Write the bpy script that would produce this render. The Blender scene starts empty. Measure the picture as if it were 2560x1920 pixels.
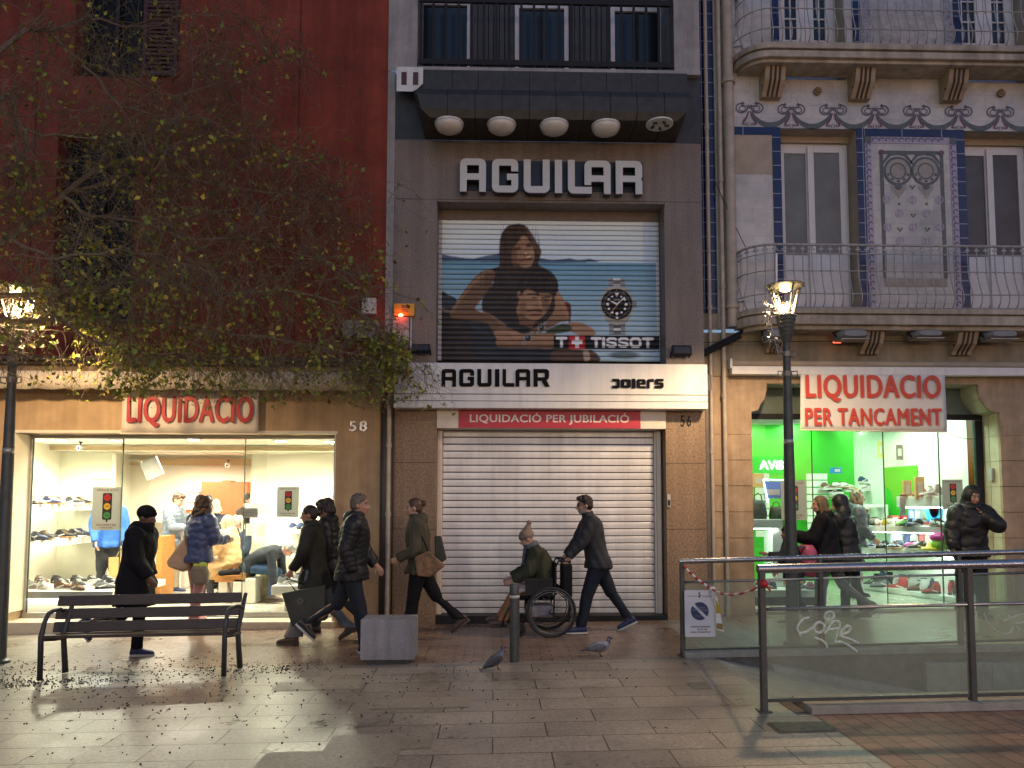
import bpy, bmesh, math, random
import numpy as np
from mathutils import Vector, Matrix
from math import sin, cos, pi, radians as R
random.seed(7); RNG = np.random.default_rng(11)
SC = bpy.context.scene
COL = SC.collection
# ---------------------------------------------------------------- camera
CAMZ = 1.66; FPX = 1850.0; CX, CY = 1280.0, 1134.0
PITCH, YAW, ROLL = R(3.785), R(1.434), R(0.079)
fwd = Vector((sin(YAW)*cos(PITCH), cos(YAW)*cos(PITCH), sin(PITCH)))
rt0 = Vector((cos(YAW), -sin(YAW), 0)); dn0 = fwd.cross(rt0)
rt = cos(ROLL)*rt0 - sin(ROLL)*dn0
dn = sin(ROLL)*rt0 + cos(ROLL)*dn0
cam_d = bpy.data.cameras.new('camera'); cam = bpy.data.objects.new('camera', cam_d); COL.objects.link(cam)
cam.matrix_world = Matrix(((rt.x, -dn.x, -fwd.x, 0), (rt.y, -dn.y, -fwd.y, 0), (rt.z, -dn.z, -fwd.z, CAMZ), (0, 0, 0, 1)))
cam_d.sensor_width = 36; cam_d.lens = 36*FPX/2560; cam_d.shift_y = (CY-960)/2560
cam_d.clip_end = 500; cam_d.clip_start = .05
SC.camera = cam
GS = 0.016                               # the street climbs gently to the right
K = 2560/2212.0
def ray(x, y):
    v = Vector(((x*K-CX)/FPX, (y*K-CY)/FPX, 1))
    return rt*v.x + dn*v.y + fwd*v.z
def W(x, y, Y):                          # picture point -> point of the plane y = Y
    d = ray(x, y); t = Y/d.y
    return Vector((d.x*t, Y, CAMZ+d.z*t))
def G(x, y):                             # picture point -> point of the ground
    d = ray(x, y); t = CAMZ/(GS*d.x-d.z)
    return Vector((d.x*t, d.y*t, CAMZ+d.z*t))
def gz(x): return GS*x
# ---------------------------------------------------------------- mesh builder
class MB:
    def __init__(s): s.v = []; s.f = []; s.m = []
    def add(s, vs, fs, m=0):
        o = len(s.v); s.v += [tuple(p) for p in vs]
        for f in fs: s.f.append(tuple(i+o for i in f)); s.m.append(m)
        return s
    def box(s, x0, y0, z0, x1, y1, z1, m=0):
        x0, x1 = min(x0, x1), max(x0, x1); y0, y1 = min(y0, y1), max(y0, y1); z0, z1 = min(z0, z1), max(z0, z1)
        return s.add([(x0,y0,z0),(x1,y0,z0),(x1,y1,z0),(x0,y1,z0),(x0,y0,z1),(x1,y0,z1),(x1,y1,z1),(x0,y1,z1)],
              [(0,3,2,1),(4,5,6,7),(0,1,5,4),(1,2,6,5),(2,3,7,6),(3,0,4,7)], m)
    def obox(s, c, sz, M=None, m=0):
        M = M or Matrix.Identity(3); c = Vector(c); vs = []
        for i in range(8):
            vs.append(c + M @ Vector(((-.5, .5)[i & 1]*sz[0], (-.5, .5)[i >> 1 & 1]*sz[1], (-.5, .5)[i >> 2]*sz[2])))
        return s.add(vs, [(0,2,3,1),(4,5,7,6),(0,1,5,4),(1,3,7,5),(3,2,6,7),(2,0,4,6)], m)
    def bar(s, a, b, w, h, m=0, up=(0,0,1)):   # rectangular bar from a to b
        a, b = Vector(a), Vector(b); d = b-a; L = d.length; d.normalize()
        u = Vector(up); sd = d.cross(u)
        if sd.length < 1e-4: sd = d.cross(Vector((1,0,0)))
        sd.normalize(); u = sd.cross(d)
        return s.obox((a+b)/2, (L, w, h), Matrix((d, sd, u)).transposed(), m)
    def quad(s, a, b, c, d, m=0): return s.add([a, b, c, d], [(0,1,2,3)], m)
    def tube(s, pts, r, n=8, m=0, cap=True, closed=False):
        pts = [Vector(p) for p in pts]; k = len(pts)
        rs = r if isinstance(r, (list, tuple)) else [r]*k
        vs = []; fs = []; pu = None
        for i, p in enumerate(pts):
            a = pts[i-1] if (i > 0 or closed) else p; b = pts[(i+1) % k] if (i < k-1 or closed) else p
            t = (b-a)
            if t.length < 1e-9: t = Vector((0,0,1))
            t.normalize()
            if pu is None:
                u = t.cross(Vector((0,0,1)))
                if u.length < 1e-3: u = t.cross(Vector((0,1,0)))
            else: u = pu - t*pu.dot(t)
            u.normalize(); w = t.cross(u); pu = u
            for j in range(n):
                an = 2*pi*j/n; vs.append(p+(u*cos(an)+w*sin(an))*rs[i])
        for i in range(k if closed else k-1):
            for j in range(n):
                a0 = i*n+j; a1 = i*n+(j+1) % n; b0 = ((i+1) % k)*n+j; b1 = ((i+1) % k)*n+(j+1) % n
                fs.append((a0, a1, b1, b0))
        if cap and not closed:
            fs.append(tuple(range(n))[::-1]); fs.append(tuple((k-1)*n+j for j in range(n)))
        return s.add(vs, fs, m)
    def lathe(s, prof, c=(0,0,0), n=16, m=0, M=None):
        vs = []; fs = []; c = Vector(c)
        for r, z in prof:
            for j in range(n):
                p = Vector((r*cos(2*pi*j/n), r*sin(2*pi*j/n), z))
                vs.append(c + (M @ p if M else p))
        for i in range(len(prof)-1):
            for j in range(n):
                fs.append((i*n+j, i*n+(j+1) % n, (i+1)*n+(j+1) % n, (i+1)*n+j))
        if prof[0][0] > 1e-6: fs.append(tuple(range(n))[::-1])
        if prof[-1][0] > 1e-6: fs.append(tuple((len(prof)-1)*n+j for j in range(n)))
        return s.add(vs, fs, m)
    def prism(s, poly, y0, y1, m=0):          # outline in the x-z plane, from y0 (front) to y1
        a = sum(poly[i][0]*poly[(i+1) % len(poly)][1]-poly[(i+1) % len(poly)][0]*poly[i][1] for i in range(len(poly)))
        if a < 0: poly = poly[::-1]
        n = len(poly); vs = [(x, y0, z) for x, z in poly]+[(x, y1, z) for x, z in poly]
        fs = [tuple(range(n)), tuple(range(2*n-1, n-1, -1))]+[(i, i+n, (i+1) % n+n, (i+1) % n) for i in range(n)]
        return s.add(vs, fs, m)
    def ell(s, c, r, M=None, m=0, nu=14, nv=9):
        r = r if isinstance(r, (tuple, list)) else (r, r, r); c = Vector(c); vs = []; fs = []
        for i in range(1, nv):
            th = pi*i/nv
            for j in range(nu):
                p = Vector((r[0]*sin(th)*cos(2*pi*j/nu), r[1]*sin(th)*sin(2*pi*j/nu), r[2]*cos(th)))
                vs.append(c+(M @ p if M else p))
        top = Vector((0,0,r[2])); vs.append(c+(M @ top if M else top)); vs.append(c-(M @ top if M else top))
        for i in range(nv-2):
            for j in range(nu):
                fs.append((i*nu+j, (i+1)*nu+j, (i+1)*nu+(j+1) % nu, i*nu+(j+1) % nu))
        T = len(vs)-2
        for j in range(nu):
            fs.append((T, j, (j+1) % nu)); fs.append((T+1, (nv-2)*nu+(j+1) % nu, (nv-2)*nu+j))
        return s.add(vs, fs, m)
    def cone(s, a, b, ra, rb, n=12, m=0):     # round-ended tapered limb
        a, b = Vector(a), Vector(b); d = b-a; L = d.length
        if L < 1e-6: return s.ell(a, max(ra, rb), m=m)
        z = d/L; x = z.orthogonal().normalized(); y = z.cross(x)
        M = Matrix((x, y, z)).transposed(); prof = []
        for t in (0.0, .35, .7, .92): prof.append((max(1e-7, ra*sin(t*pi/2)), -ra*cos(t*pi/2)))
        prof.append((ra, 0)); prof.append((rb, L))
        for t in (.92, .7, .35, 0.0): prof.append((max(1e-7, rb*sin(t*pi/2)), L+rb*cos(t*pi/2)))
        return s.lathe(prof, a, n, m, M)
    def loft(s, secs, n=20, m=0, pw=2.0):     # sections (centre, u, v, ru, rv): an elliptic trunk with capped ends
        vs = []; fs = []; k = len(secs)
        for c, u, v, ru, rv in secs:
            for j in range(n):
                a = 2*pi*j/n; ca, sa = cos(a), sin(a); q = (abs(ca)**pw+abs(sa)**pw)**(-1/pw)
                vs.append(Vector(c)+Vector(u)*ru*ca*q+Vector(v)*rv*sa*q)
        for i in range(k-1):
            for j in range(n): fs.append((i*n+j, i*n+(j+1) % n, (i+1)*n+(j+1) % n, (i+1)*n+j))
        fs.append(tuple(range(n))[::-1]); fs.append(tuple((k-1)*n+j for j in range(n)))
        return s.add(vs, fs, m)
    def ribbon(s, pts, w, y, m=0):            # flat strip on the x-z plane at depth y
        k = len(pts); ws = w if isinstance(w, (list, tuple)) else [w]*k; vs = []
        for i, (x, z) in enumerate(pts):
            a = pts[max(i-1, 0)]; b = pts[min(i+1, k-1)]; dx, dz = b[0]-a[0], b[1]-a[1]; L = math.hypot(dx, dz) or 1
            vs += [(x-dz/L*ws[i]/2, y, z+dx/L*ws[i]/2), (x+dz/L*ws[i]/2, y, z-dx/L*ws[i]/2)]
        return s.add(vs, [(2*i, 2*i+1, 2*i+3, 2*i+2) for i in range(k-1)], m)
    def mesh(s, name, mats, smooth=False, off=None):
        me = bpy.data.meshes.new(name)
        vs = s.v if off is None else [(a-off[0], b-off[1], c-off[2]) for a, b, c in s.v]
        me.from_pydata(vs, [], s.f)
        for mt in (mats if isinstance(mats, (list, tuple)) else [mats]): me.materials.append(mt)
        me.polygons.foreach_set('material_index', s.m)
        if smooth: me.polygons.foreach_set('use_smooth', [True]*len(s.f))
        me.update(); return me
    def build(s, name, mats, parent=None, smooth=False, bevel=0, local=False, sharp=None):
        off = None if (parent is None or local) else WL(parent)
        o = bpy.data.objects.new(name, s.mesh(name, mats, smooth, off)); COL.objects.link(o)
        if parent: o.parent = parent
        if bevel:
            b = o.modifiers.new('bevel', 'BEVEL'); b.width = bevel; b.segments = 2; b.limit_method = 'ANGLE'; b.angle_limit = R(40)
        if sharp is not None: o.data.set_sharp_from_angle(angle=R(sharp))
        return o
def WL(o):
    l = Vector(o.location)
    while o.parent: o = o.parent; l = l+o.location
    return l
def tag(o, label=None, cat=None, group=None, kind=None):
    if label: o['label'] = label
    if cat: o['category'] = cat
    if group: o['group'] = group
    if kind: o['kind'] = kind
    return o
def thing(name, label, cat, loc=(0,0,0), rz=0, group=None):
    o = bpy.data.objects.new(name, None); COL.objects.link(o); o.empty_display_size = .1
    o.location = loc; o.rotation_euler = (0, 0, rz)
    return tag(o, label, cat, group)
def single(mb, name, mats, label, cat, group=None, loc=(0,0,0), smooth=False, bevel=0, kind=None, world=True, sharp=None):
    off = loc if world else None
    o = bpy.data.objects.new(name, mb.mesh(name, mats, smooth, off)); COL.objects.link(o); o.location = loc
    if bevel:
        b = o.modifiers.new('bevel', 'BEVEL'); b.width = bevel; b.segments = 2; b.limit_method = 'ANGLE'; b.angle_limit = R(40)
    if sharp is not None: o.data.set_sharp_from_angle(angle=R(sharp))
    return tag(o, label, cat, group, kind)
def dup(o, loc=None, rz=None, label=None, group=None, parent=None):
    c = o.copy(); COL.objects.link(c)
    if parent: c.parent = parent
    if loc is not None: c.location = loc
    if rz is not None: c.rotation_euler = (0, 0, rz)
    if label: c['label'] = label
    if group: c['group'] = group
    for ch in list(o.children): dup(ch, parent=c)
    return c
def struct(mb, name, mats, smooth=False, kind='structure'):
    o = mb.build(name, mats, smooth=smooth); o['kind'] = kind; return o
# ---------------------------------------------------------------- materials
def M(name, col, rough=.6, metal=0, var=.12, scale=6, bump=0, bscale=60, spec=.5, col2=None, emit=None, estr=0, coat=0, stain=0, stretch=None, streak=0):
    m = bpy.data.materials.new(name); m.use_nodes = True; nt = m.node_tree; N = nt.nodes; L = nt.links
    b = N['Principled BSDF']; b.inputs['Roughness'].default_value = rough; b.inputs['Metallic'].default_value = metal
    b.inputs['Specular IOR Level'].default_value = spec; b.inputs['Coat Weight'].default_value = coat
    c4 = tuple(col)+(1,)
    tc = N.new('ShaderNodeTexCoord'); src = tc.outputs['Object']
    if stretch:
        mp = N.new('ShaderNodeMapping'); mp.inputs['Scale'].default_value = stretch; L.new(src, mp.inputs[0]); src = mp.outputs[0]
    if var or col2:
        n1 = N.new('ShaderNodeTexNoise'); n1.inputs['Scale'].default_value = scale; n1.inputs['Detail'].default_value = 6; n1.inputs['Roughness'].default_value = .65
        L.new(src, n1.inputs['Vector'])
        mx = N.new('ShaderNodeMix'); mx.data_type = 'RGBA'
        if col2: ca, cb = c4, tuple(col2)+(1,)
        else:
            ca = tuple(min(1, x*(1+var)) for x in col)+(1,); cb = tuple(x*(1-var) for x in col)+(1,)
        mx.inputs[6].default_value = ca; mx.inputs[7].default_value = cb
        rp = N.new('ShaderNodeMapRange'); rp.inputs['From Min'].default_value = .3; rp.inputs['From Max'].default_value = .7
        L.new(n1.outputs['Fac'], rp.inputs[0]); L.new(rp.outputs[0], mx.inputs[0]); out = mx.outputs[2]
        if stain:
            n2 = N.new('ShaderNodeTexNoise'); n2.inputs['Scale'].default_value = 1.3; n2.inputs['Detail'].default_value = 8; n2.inputs['Roughness'].default_value = .7
            L.new(tc.outputs['Object'], n2.inputs['Vector'])
            r2 = N.new('ShaderNodeMapRange'); r2.inputs['From Min'].default_value = .45; r2.inputs['From Max'].default_value = .75; r2.inputs['To Max'].default_value = stain
            L.new(n2.outputs['Fac'], r2.inputs[0])
            m2 = N.new('ShaderNodeMix'); m2.data_type = 'RGBA'; m2.inputs[7].default_value = (col[0]*.35, col[1]*.33, col[2]*.3, 1)
            L.new(r2.outputs[0], m2.inputs[0]); L.new(out, m2.inputs[6]); out = m2.outputs[2]
        if streak:                              # rain marks running down
            mp3 = N.new('ShaderNodeMapping'); mp3.inputs['Scale'].default_value = (5.5, 5.5, .32); L.new(tc.outputs['Object'], mp3.inputs[0])
            n3 = N.new('ShaderNodeTexNoise'); n3.inputs['Scale'].default_value = 1; n3.inputs['Detail'].default_value = 7; n3.inputs['Roughness'].default_value = .7; L.new(mp3.outputs[0], n3.inputs['Vector'])
            r4 = N.new('ShaderNodeMapRange'); r4.inputs['From Min'].default_value = .38; r4.inputs['From Max'].default_value = .72; r4.inputs['To Min'].default_value = 1.1; r4.inputs['To Max'].default_value = 1-streak; L.new(n3.outputs['Fac'], r4.inputs[0])
            m3 = N.new('ShaderNodeMix'); m3.data_type = 'RGBA'; m3.blend_type = 'MULTIPLY'; m3.inputs[0].default_value = 1; L.new(out, m3.inputs[6]); L.new(r4.outputs[0], m3.inputs[7]); out = m3.outputs[2]
        L.new(out, b.inputs['Base Color'])
        r3 = N.new('ShaderNodeMapRange'); r3.inputs['To Min'].default_value = max(.02, rough-.12); r3.inputs['To Max'].default_value = min(1, rough+.12)
        L.new(n1.outputs['Fac'], r3.inputs[0]); L.new(r3.outputs[0], b.inputs['Roughness'])
    else: b.inputs['Base Color'].default_value = c4
    if bump:
        nb = N.new('ShaderNodeTexNoise'); nb.inputs['Scale'].default_value = bscale; nb.inputs['Detail'].default_value = 4
        L.new(src, nb.inputs['Vector'])
        bp = N.new('ShaderNodeBump'); bp.inputs['Strength'].default_value = min(1, bump); bp.inputs['Distance'].default_value = .01*max(1, bump)
        L.new(nb.outputs['Fac'], bp.inputs['Height']); L.new(bp.outputs[0], b.inputs['Normal'])
    if emit:
        b.inputs['Emission Color'].default_value = tuple(emit)+(1,); b.inputs['Emission Strength'].default_value = estr
    return m
def VC(name, rough=.6, spec=.4, bump=0, bscale=80):            # colour from the mesh's own printed/dyed pattern
    m = bpy.data.materials.new(name); m.use_nodes = True; N = m.node_tree.nodes; L = m.node_tree.links
    b = N['Principled BSDF']; b.inputs['Roughness'].default_value = rough; b.inputs['Specular IOR Level'].default_value = spec
    a = N.new('ShaderNodeAttribute'); a.attribute_name = 'Col'; L.new(a.outputs['Color'], b.inputs['Base Color'])
    if bump:
        nb = N.new('ShaderNodeTexNoise'); nb.inputs['Scale'].default_value = bscale
        t = N.new('ShaderNodeTexCoord'); L.new(t.outputs['Object'], nb.inputs['Vector'])
        bp = N.new('ShaderNodeBump'); bp.inputs['Strength'].default_value = bump; bp.inputs['Distance'].default_value = .01
        L.new(nb.outputs['Fac'], bp.inputs['Height']); L.new(bp.outputs[0], b.inputs['Normal'])
    return m
def EM(name, col, st):
    m = bpy.data.materials.new(name); m.use_nodes = True; N = m.node_tree.nodes
    N.remove(N['Principled BSDF']); e = N.new('ShaderNodeEmission'); e.inputs[0].default_value = tuple(col)+(1,); e.inputs[1].default_value = st
    m.node_tree.links.new(e.outputs[0], N['Material Output'].inputs[0]); return m
def GL(name, tint=(1,1,1), refl=1.0, haze=0, hazecol=(.7,.75,.7)):   # thin pane: see-through plus a Fresnel mirror, a little dust
    m = bpy.data.materials.new(name); m.use_nodes = True; N = m.node_tree.nodes; L = m.node_tree.links
    N.remove(N['Principled BSDF']); t = N.new('ShaderNodeBsdfTransparent'); t.inputs[0].default_value = tuple(tint)+(1,)
    g = N.new('ShaderNodeBsdfGlossy'); g.inputs['Roughness'].default_value = .01
    f = N.new('ShaderNodeFresnel'); f.inputs[0].default_value = 1.5
    mu = N.new('ShaderNodeMath'); mu.operation = 'MULTIPLY'; mu.inputs[1].default_value = refl; mu.use_clamp = True
    L.new(f.outputs[0], mu.inputs[0])
    mx = N.new('ShaderNodeMixShader'); L.new(mu.outputs[0], mx.inputs[0]); L.new(t.outputs[0], mx.inputs[1]); L.new(g.outputs[0], mx.inputs[2])
    out = mx.outputs[0]
    if haze:
        d = N.new('ShaderNodeBsdfDiffuse'); d.inputs[0].default_value = tuple(hazecol)+(1,)
        tr = N.new('ShaderNodeBsdfTranslucent'); tr.inputs[0].default_value = tuple(hazecol)+(1,)
        ad = N.new('ShaderNodeMixShader'); ad.inputs[0].default_value = .5; L.new(d.outputs[0], ad.inputs[1]); L.new(tr.outputs[0], ad.inputs[2])
        tc = N.new('ShaderNodeTexCoord'); n = N.new('ShaderNodeTexNoise'); n.inputs['Scale'].default_value = 2.2; n.inputs['Detail'].default_value = 7
        L.new(tc.outputs['Object'], n.inputs['Vector'])
        mr = N.new('ShaderNodeMapRange'); mr.inputs['From Min'].default_value = .25; mr.inputs['From Max'].default_value = .8; mr.inputs['To Min'].default_value = haze*.8; mr.inputs['To Max'].default_value = haze*1.25
        L.new(n.outputs['Fac'], mr.inputs[0])
        m2 = N.new('ShaderNodeMixShader'); L.new(mr.outputs[0], m2.inputs[0]); L.new(out, m2.inputs[1]); L.new(ad.outputs[0], m2.inputs[2]); out = m2.outputs[0]
    L.new(out, N['Material Output'].inputs[0]); return m
def TL(name, col, tr=.5):                      # thin paper or vinyl that lets light through
    m = bpy.data.materials.new(name); m.use_nodes = True; N = m.node_tree.nodes; L = m.node_tree.links; N.remove(N['Principled BSDF'])
    a = N.new('ShaderNodeBsdfDiffuse'); b = N.new('ShaderNodeBsdfTranslucent'); x = N.new('ShaderNodeMixShader'); x.inputs[0].default_value = tr
    tc = N.new('ShaderNodeTexCoord'); n = N.new('ShaderNodeTexNoise'); n.inputs['Scale'].default_value = 5; L.new(tc.outputs['Object'], n.inputs['Vector'])
    mx = N.new('ShaderNodeMix'); mx.data_type = 'RGBA'; mx.inputs[6].default_value = tuple(c*.92 for c in col)+(1,); mx.inputs[7].default_value = tuple(min(1, c*1.05) for c in col)+(1,); L.new(n.outputs['Fac'], mx.inputs[0])
    for s in (a, b): L.new(mx.outputs[2], s.inputs[0])
    L.new(a.outputs[0], x.inputs[1]); L.new(b.outputs[0], x.inputs[2]); L.new(x.outputs[0], N['Material Output'].inputs[0]); return m
def BRK(name, c1, c2, mortar, w, h, ms=.006, rough=.6, axis='XY', bump=.4, offset=.5, spec=.5, grain=.25, rot=0, gscale=40, dirt=.35, msm=.1, spots=0):
    m = bpy.data.materials.new(name); m.use_nodes = True; N = m.node_tree.nodes; L = m.node_tree.links
    b = N['Principled BSDF']; b.inputs['Specular IOR Level'].default_value = spec
    tc = N.new('ShaderNodeTexCoord'); sx = N.new('ShaderNodeSeparateXYZ'); cx = N.new('ShaderNodeCombineXYZ')
    L.new(tc.outputs['Object'], sx.inputs[0]); L.new(sx.outputs['X'], cx.inputs['X']); L.new(sx.outputs['Y' if axis == 'XY' else 'Z'], cx.inputs['Y'])
    vec = cx.outputs[0]
    if rot:
        mp = N.new('ShaderNodeMapping'); mp.inputs['Rotation'].default_value[2] = rot; L.new(vec, mp.inputs[0]); vec = mp.outputs[0]
    bt = N.new('ShaderNodeTexBrick'); bt.inputs['Scale'].default_value = 1; bt.inputs['Brick Width'].default_value = w; bt.inputs['Row Height'].default_value = h
    bt.inputs['Mortar Size'].default_value = ms; bt.inputs['Mortar Smooth'].default_value = msm; bt.offset = offset; bt.inputs['Bias'].default_value = 0
    bt.inputs['Color1'].default_value = tuple(c1)+(1,); bt.inputs['Color2'].default_value = tuple(c2)+(1,); bt.inputs['Mortar'].default_value = tuple(mortar)+(1,)
    L.new(vec, bt.inputs['Vector'])
    n = N.new('ShaderNodeTexNoise'); n.inputs['Scale'].default_value = gscale; n.inputs['Detail'].default_value = 5; n.inputs['Roughness'].default_value = .7; L.new(tc.outputs['Object'], n.inputs['Vector'])
    n2 = N.new('ShaderNodeTexNoise'); n2.inputs['Scale'].default_value = .8; n2.inputs['Detail'].default_value = 7; n2.inputs['Roughness'].default_value = .65; L.new(tc.outputs['Object'], n2.inputs['Vector'])
    mr = N.new('ShaderNodeMapRange'); mr.inputs['From Min'].default_value = .3; mr.inputs['From Max'].default_value = .7; mr.inputs['To Min'].default_value = 1-grain; mr.inputs['To Max'].default_value = 1+grain; L.new(n.outputs['Fac'], mr.inputs[0])
    mr2 = N.new('ShaderNodeMapRange'); mr2.inputs['From Min'].default_value = .3; mr2.inputs['From Max'].default_value = .7; mr2.inputs['To Min'].default_value = 1-dirt; mr2.inputs['To Max'].default_value = 1+dirt*.4; L.new(n2.outputs['Fac'], mr2.inputs[0])
    mm = N.new('ShaderNodeMath'); mm.operation = 'MULTIPLY'; L.new(mr.outputs[0], mm.inputs[0]); L.new(mr2.outputs[0], mm.inputs[1])
    mx = N.new('ShaderNodeMix'); mx.data_type = 'RGBA'; mx.blend_type = 'MULTIPLY'; mx.inputs[0].default_value = 1
    if spots:                                   # trodden gum
        vo = N.new('ShaderNodeTexVoronoi'); vo.inputs['Scale'].default_value = 2.3; L.new(tc.outputs['Object'], vo.inputs['Vector'])
        vr = N.new('ShaderNodeMapRange'); vr.inputs['From Min'].default_value = .045; vr.inputs['From Max'].default_value = .075; vr.inputs['To Min'].default_value = 1-spots; L.new(vo.outputs['Distance'], vr.inputs[0])
        m4 = N.new('ShaderNodeMath'); m4.operation = 'MULTIPLY'; L.new(mm.outputs[0], m4.inputs[0]); L.new(vr.outputs[0], m4.inputs[1]); mm = m4
    L.new(bt.outputs['Color'], mx.inputs[6]); L.new(mm.outputs[0], mx.inputs[7]); L.new(mx.outputs[2], b.inputs['Base Color'])
    r3 = N.new('ShaderNodeMapRange'); r3.inputs['From Min'].default_value = .3; r3.inputs['From Max'].default_value = .7; r3.inputs['To Min'].default_value = rough-.14; r3.inputs['To Max'].default_value = min(1, rough+.16); L.new(n2.outputs['Fac'], r3.inputs[0]); L.new(r3.outputs[0], b.inputs['Roughness'])
    ms_ = N.new('ShaderNodeMath'); ms_.operation = 'MULTIPLY_ADD'; ms_.inputs[1].default_value = .25; L.new(n.outputs['Fac'], ms_.inputs[0])
    iv = N.new('ShaderNodeMath'); iv.operation = 'SUBTRACT'; iv.inputs[0].default_value = 1; L.new(bt.outputs['Fac'], iv.inputs[1]); L.new(iv.outputs[0], ms_.inputs[2])
    bp = N.new('ShaderNodeBump'); bp.inputs['Strength'].default_value = bump; bp.inputs['Distance'].default_value = .012; L.new(ms_.outputs[0], bp.inputs['Height']); L.new(bp.outputs[0], b.inputs['Normal'])
    return m
# ---------------------------------------------------------------- lettering
def text(mb, s, x0, x1, z0, z1, y, th=.01, bold=0, m=0, slant=0, space=1.0):
    """letters of the string filling the given box on the plane y, standing th proud of it"""
    cu = bpy.data.curves.new('t', 'FONT'); cu.body = s; cu.extrude = .5; cu.resolution_u = 4; cu.space_character = space
    ob = bpy.data.objects.new('t', cu); COL.objects.link(ob)
    dg = bpy.context.evaluated_depsgraph_get(); me = ob.evaluated_get(dg).to_mesh()
    P = np.array([v.co[:] for v in me.vertices]); F = [tuple(p.vertices) for p in me.polygons]
    ob.evaluated_get(dg).to_mesh_clear(); bpy.data.objects.remove(ob); bpy.data.curves.remove(cu)
    if bold:                                    # heavier strokes: the letter repeated a hair's breadth aside and behind
        n0 = len(P); sh = [(0,0),(bold,0),(-bold,0),(bold*.5,bold*.6),(-bold*.5,-bold*.6)]; P = np.concatenate([P+np.array([dx, dy, -.06*i]) for i, (dx, dy) in enumerate(sh)]); F = [tuple(q+n0*i for q in f) for i in range(len(sh)) for f in F]
    a, b = P.min(0), P.max(0)
    X = x0+(P[:, 0]-a[0])/(b[0]-a[0])*(x1-x0); Z = z0+(P[:, 1]-a[1])/max(1e-6, b[1]-a[1])*(z1-z0); Yv = y-(P[:, 2]+.5)*th
    mb.add(np.stack([X+slant*(Z-z0), Yv, Z], 1).tolist(), F, m); return mb
def gridsheet(mb, f, n, m, mat=0):            # one welded sheet over u, v in 0..1
    o = len(mb.v); mb.v += [tuple(f(i/n, j/m)) for j in range(m+1) for i in range(n+1)]
    for j in range(m):
        for i in range(n): a = o+j*(n+1)+i; mb.f.append((a, a+1, a+n+2, a+n+1)); mb.m.append(mat)
    return mb
def arc(cx, cz, rx, rz, a0, a1, n=10): return [(cx+rx*cos(R(a0+(a1-a0)*i/n)), cz+rz*sin(R(a0+(a1-a0)*i/n))) for i in range(n+1)]
def rrect(x0, z0, x1, z1, r, n=4):
    return arc(x1-r, z1-r, r, r, 0, 90, n)+arc(x0+r, z1-r, r, r, 90, 180, n)+arc(x0+r, z0+r, r, r, 180, 270, n)+arc(x1-r, z0+r, r, r, 270, 360, n)
SKY_S = .15; EXPO = 3
# ================================================================ ground
m_slab = BRK('granite_slabs', (.35,.30,.24), (.265,.225,.18), (.05,.042,.036), .78, .335, .0055, .35, grain=.40, gscale=38, dirt=.5, bump=.7, spec=.5, spots=.45, msm=.25)
m_pav = BRK('clay_pavers', (.30,.20,.15), (.22,.145,.11), (.04,.03,.025), .21, .105, .005, .33, grain=.3, gscale=60, dirt=.35, bump=.6)
m_pav2 = BRK('red_pavers', (.28,.15,.105), (.19,.10,.072), (.035,.024,.02), .22, .13, .005, .55, grain=.3, gscale=60, dirt=.4, bump=.6, rot=pi/2)
m_grey = BRK('grey_flags', (.30,.29,.26), (.25,.24,.22), (.07,.065,.06), .8, .4, .005, .4, grain=.2, gscale=60)
m_conc = M('concrete', (.33,.30,.26), .75, var=.2, scale=9, bump=.35, bscale=70, stain=.5)
m_ramp = M('ramp_concrete', (.26,.235,.205), .6, var=.22, scale=5, bump=.5, bscale=90, stain=.45)
m_rwall = M('dark_stone_wall', (.13,.115,.10), .8, var=.4, scale=7, bump=.9, bscale=26, stain=.7)
m_dark = M('black_iron', (.035,.037,.04), .45, var=.25, scale=18, bump=.15, bscale=120)
m_post = M('dark_paint', (.075,.08,.078), .4, .3, var=.2, scale=14)
XR, YF0, YF1, YR0, YR1 = 2.32, 5.74, 6.12, 7.86, 8.1
def sheet(name, rects, mat, dz=0, kind='structure'):
    mb = MB()
    for x0, y0, x1, y1 in rects:
        mb.quad((x0,y0,gz(x0)+dz), (x1,y0,gz(x1)+dz), (x1,y1,gz(x1)+dz), (x0,y1,gz(x0)+dz))
    return struct(mb, name, mat, kind=kind)
sheet('pavement', [(-60,-60,2.45,YF0), (-60,YF0,XR,YR0), (-60,YR0,-5.05,11)], m_slab)
sheet('brick_pavement', [(-5.05,YR0,XR,11), (XR+.9,YR1,60,11.2)], m_pav)
sheet('flagstone_pavement', [(XR,YR1,XR+.9,11.2)], m_grey)
sheet('red_brick_pavement', [(2.45,-60,60,YF0)], m_pav2)
mb = MB(); L_ = 9.0; ZE = -1.25
mb.quad((XR,YF1,gz(XR)-.004), (XR+6.5,YF1,ZE), (XR+6.5,YR0,ZE), (XR,YR0,gz(XR)-.004)); mb.quad((XR+6.5,YF1,ZE), (60,YF1,ZE), (60,YR0,ZE), (XR+6.5,YR0,ZE))
mb.quad((XR,YF0,gz(XR)-.002),(XR+.06,YF0,gz(XR)-.002),(XR+.06,YF1,gz(XR)-.006),(XR,YF1,gz(XR)-.006))
struct(mb, 'ramp', m_ramp)
mb = MB()                                     # kerbs round the ramp: real steps
mb.add([(2.45,YF0,0.0),(60,YF0,0.6),(60,YF1,0.6),(2.45,YF1,0.0),(2.45,YF0,gz(2.45)+.05),(60,YF0,gz(60)+.05),(60,YF1,gz(60)+.05),(2.45,YF1,gz(2.45)+.05)],
       [(0,3,2,1),(4,5,6,7),(0,1,5,4),(1,2,6,5),(2,3,7,6),(3,0,4,7)])
struct(mb, 'kerb', m_conc)
mb = MB()
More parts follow.
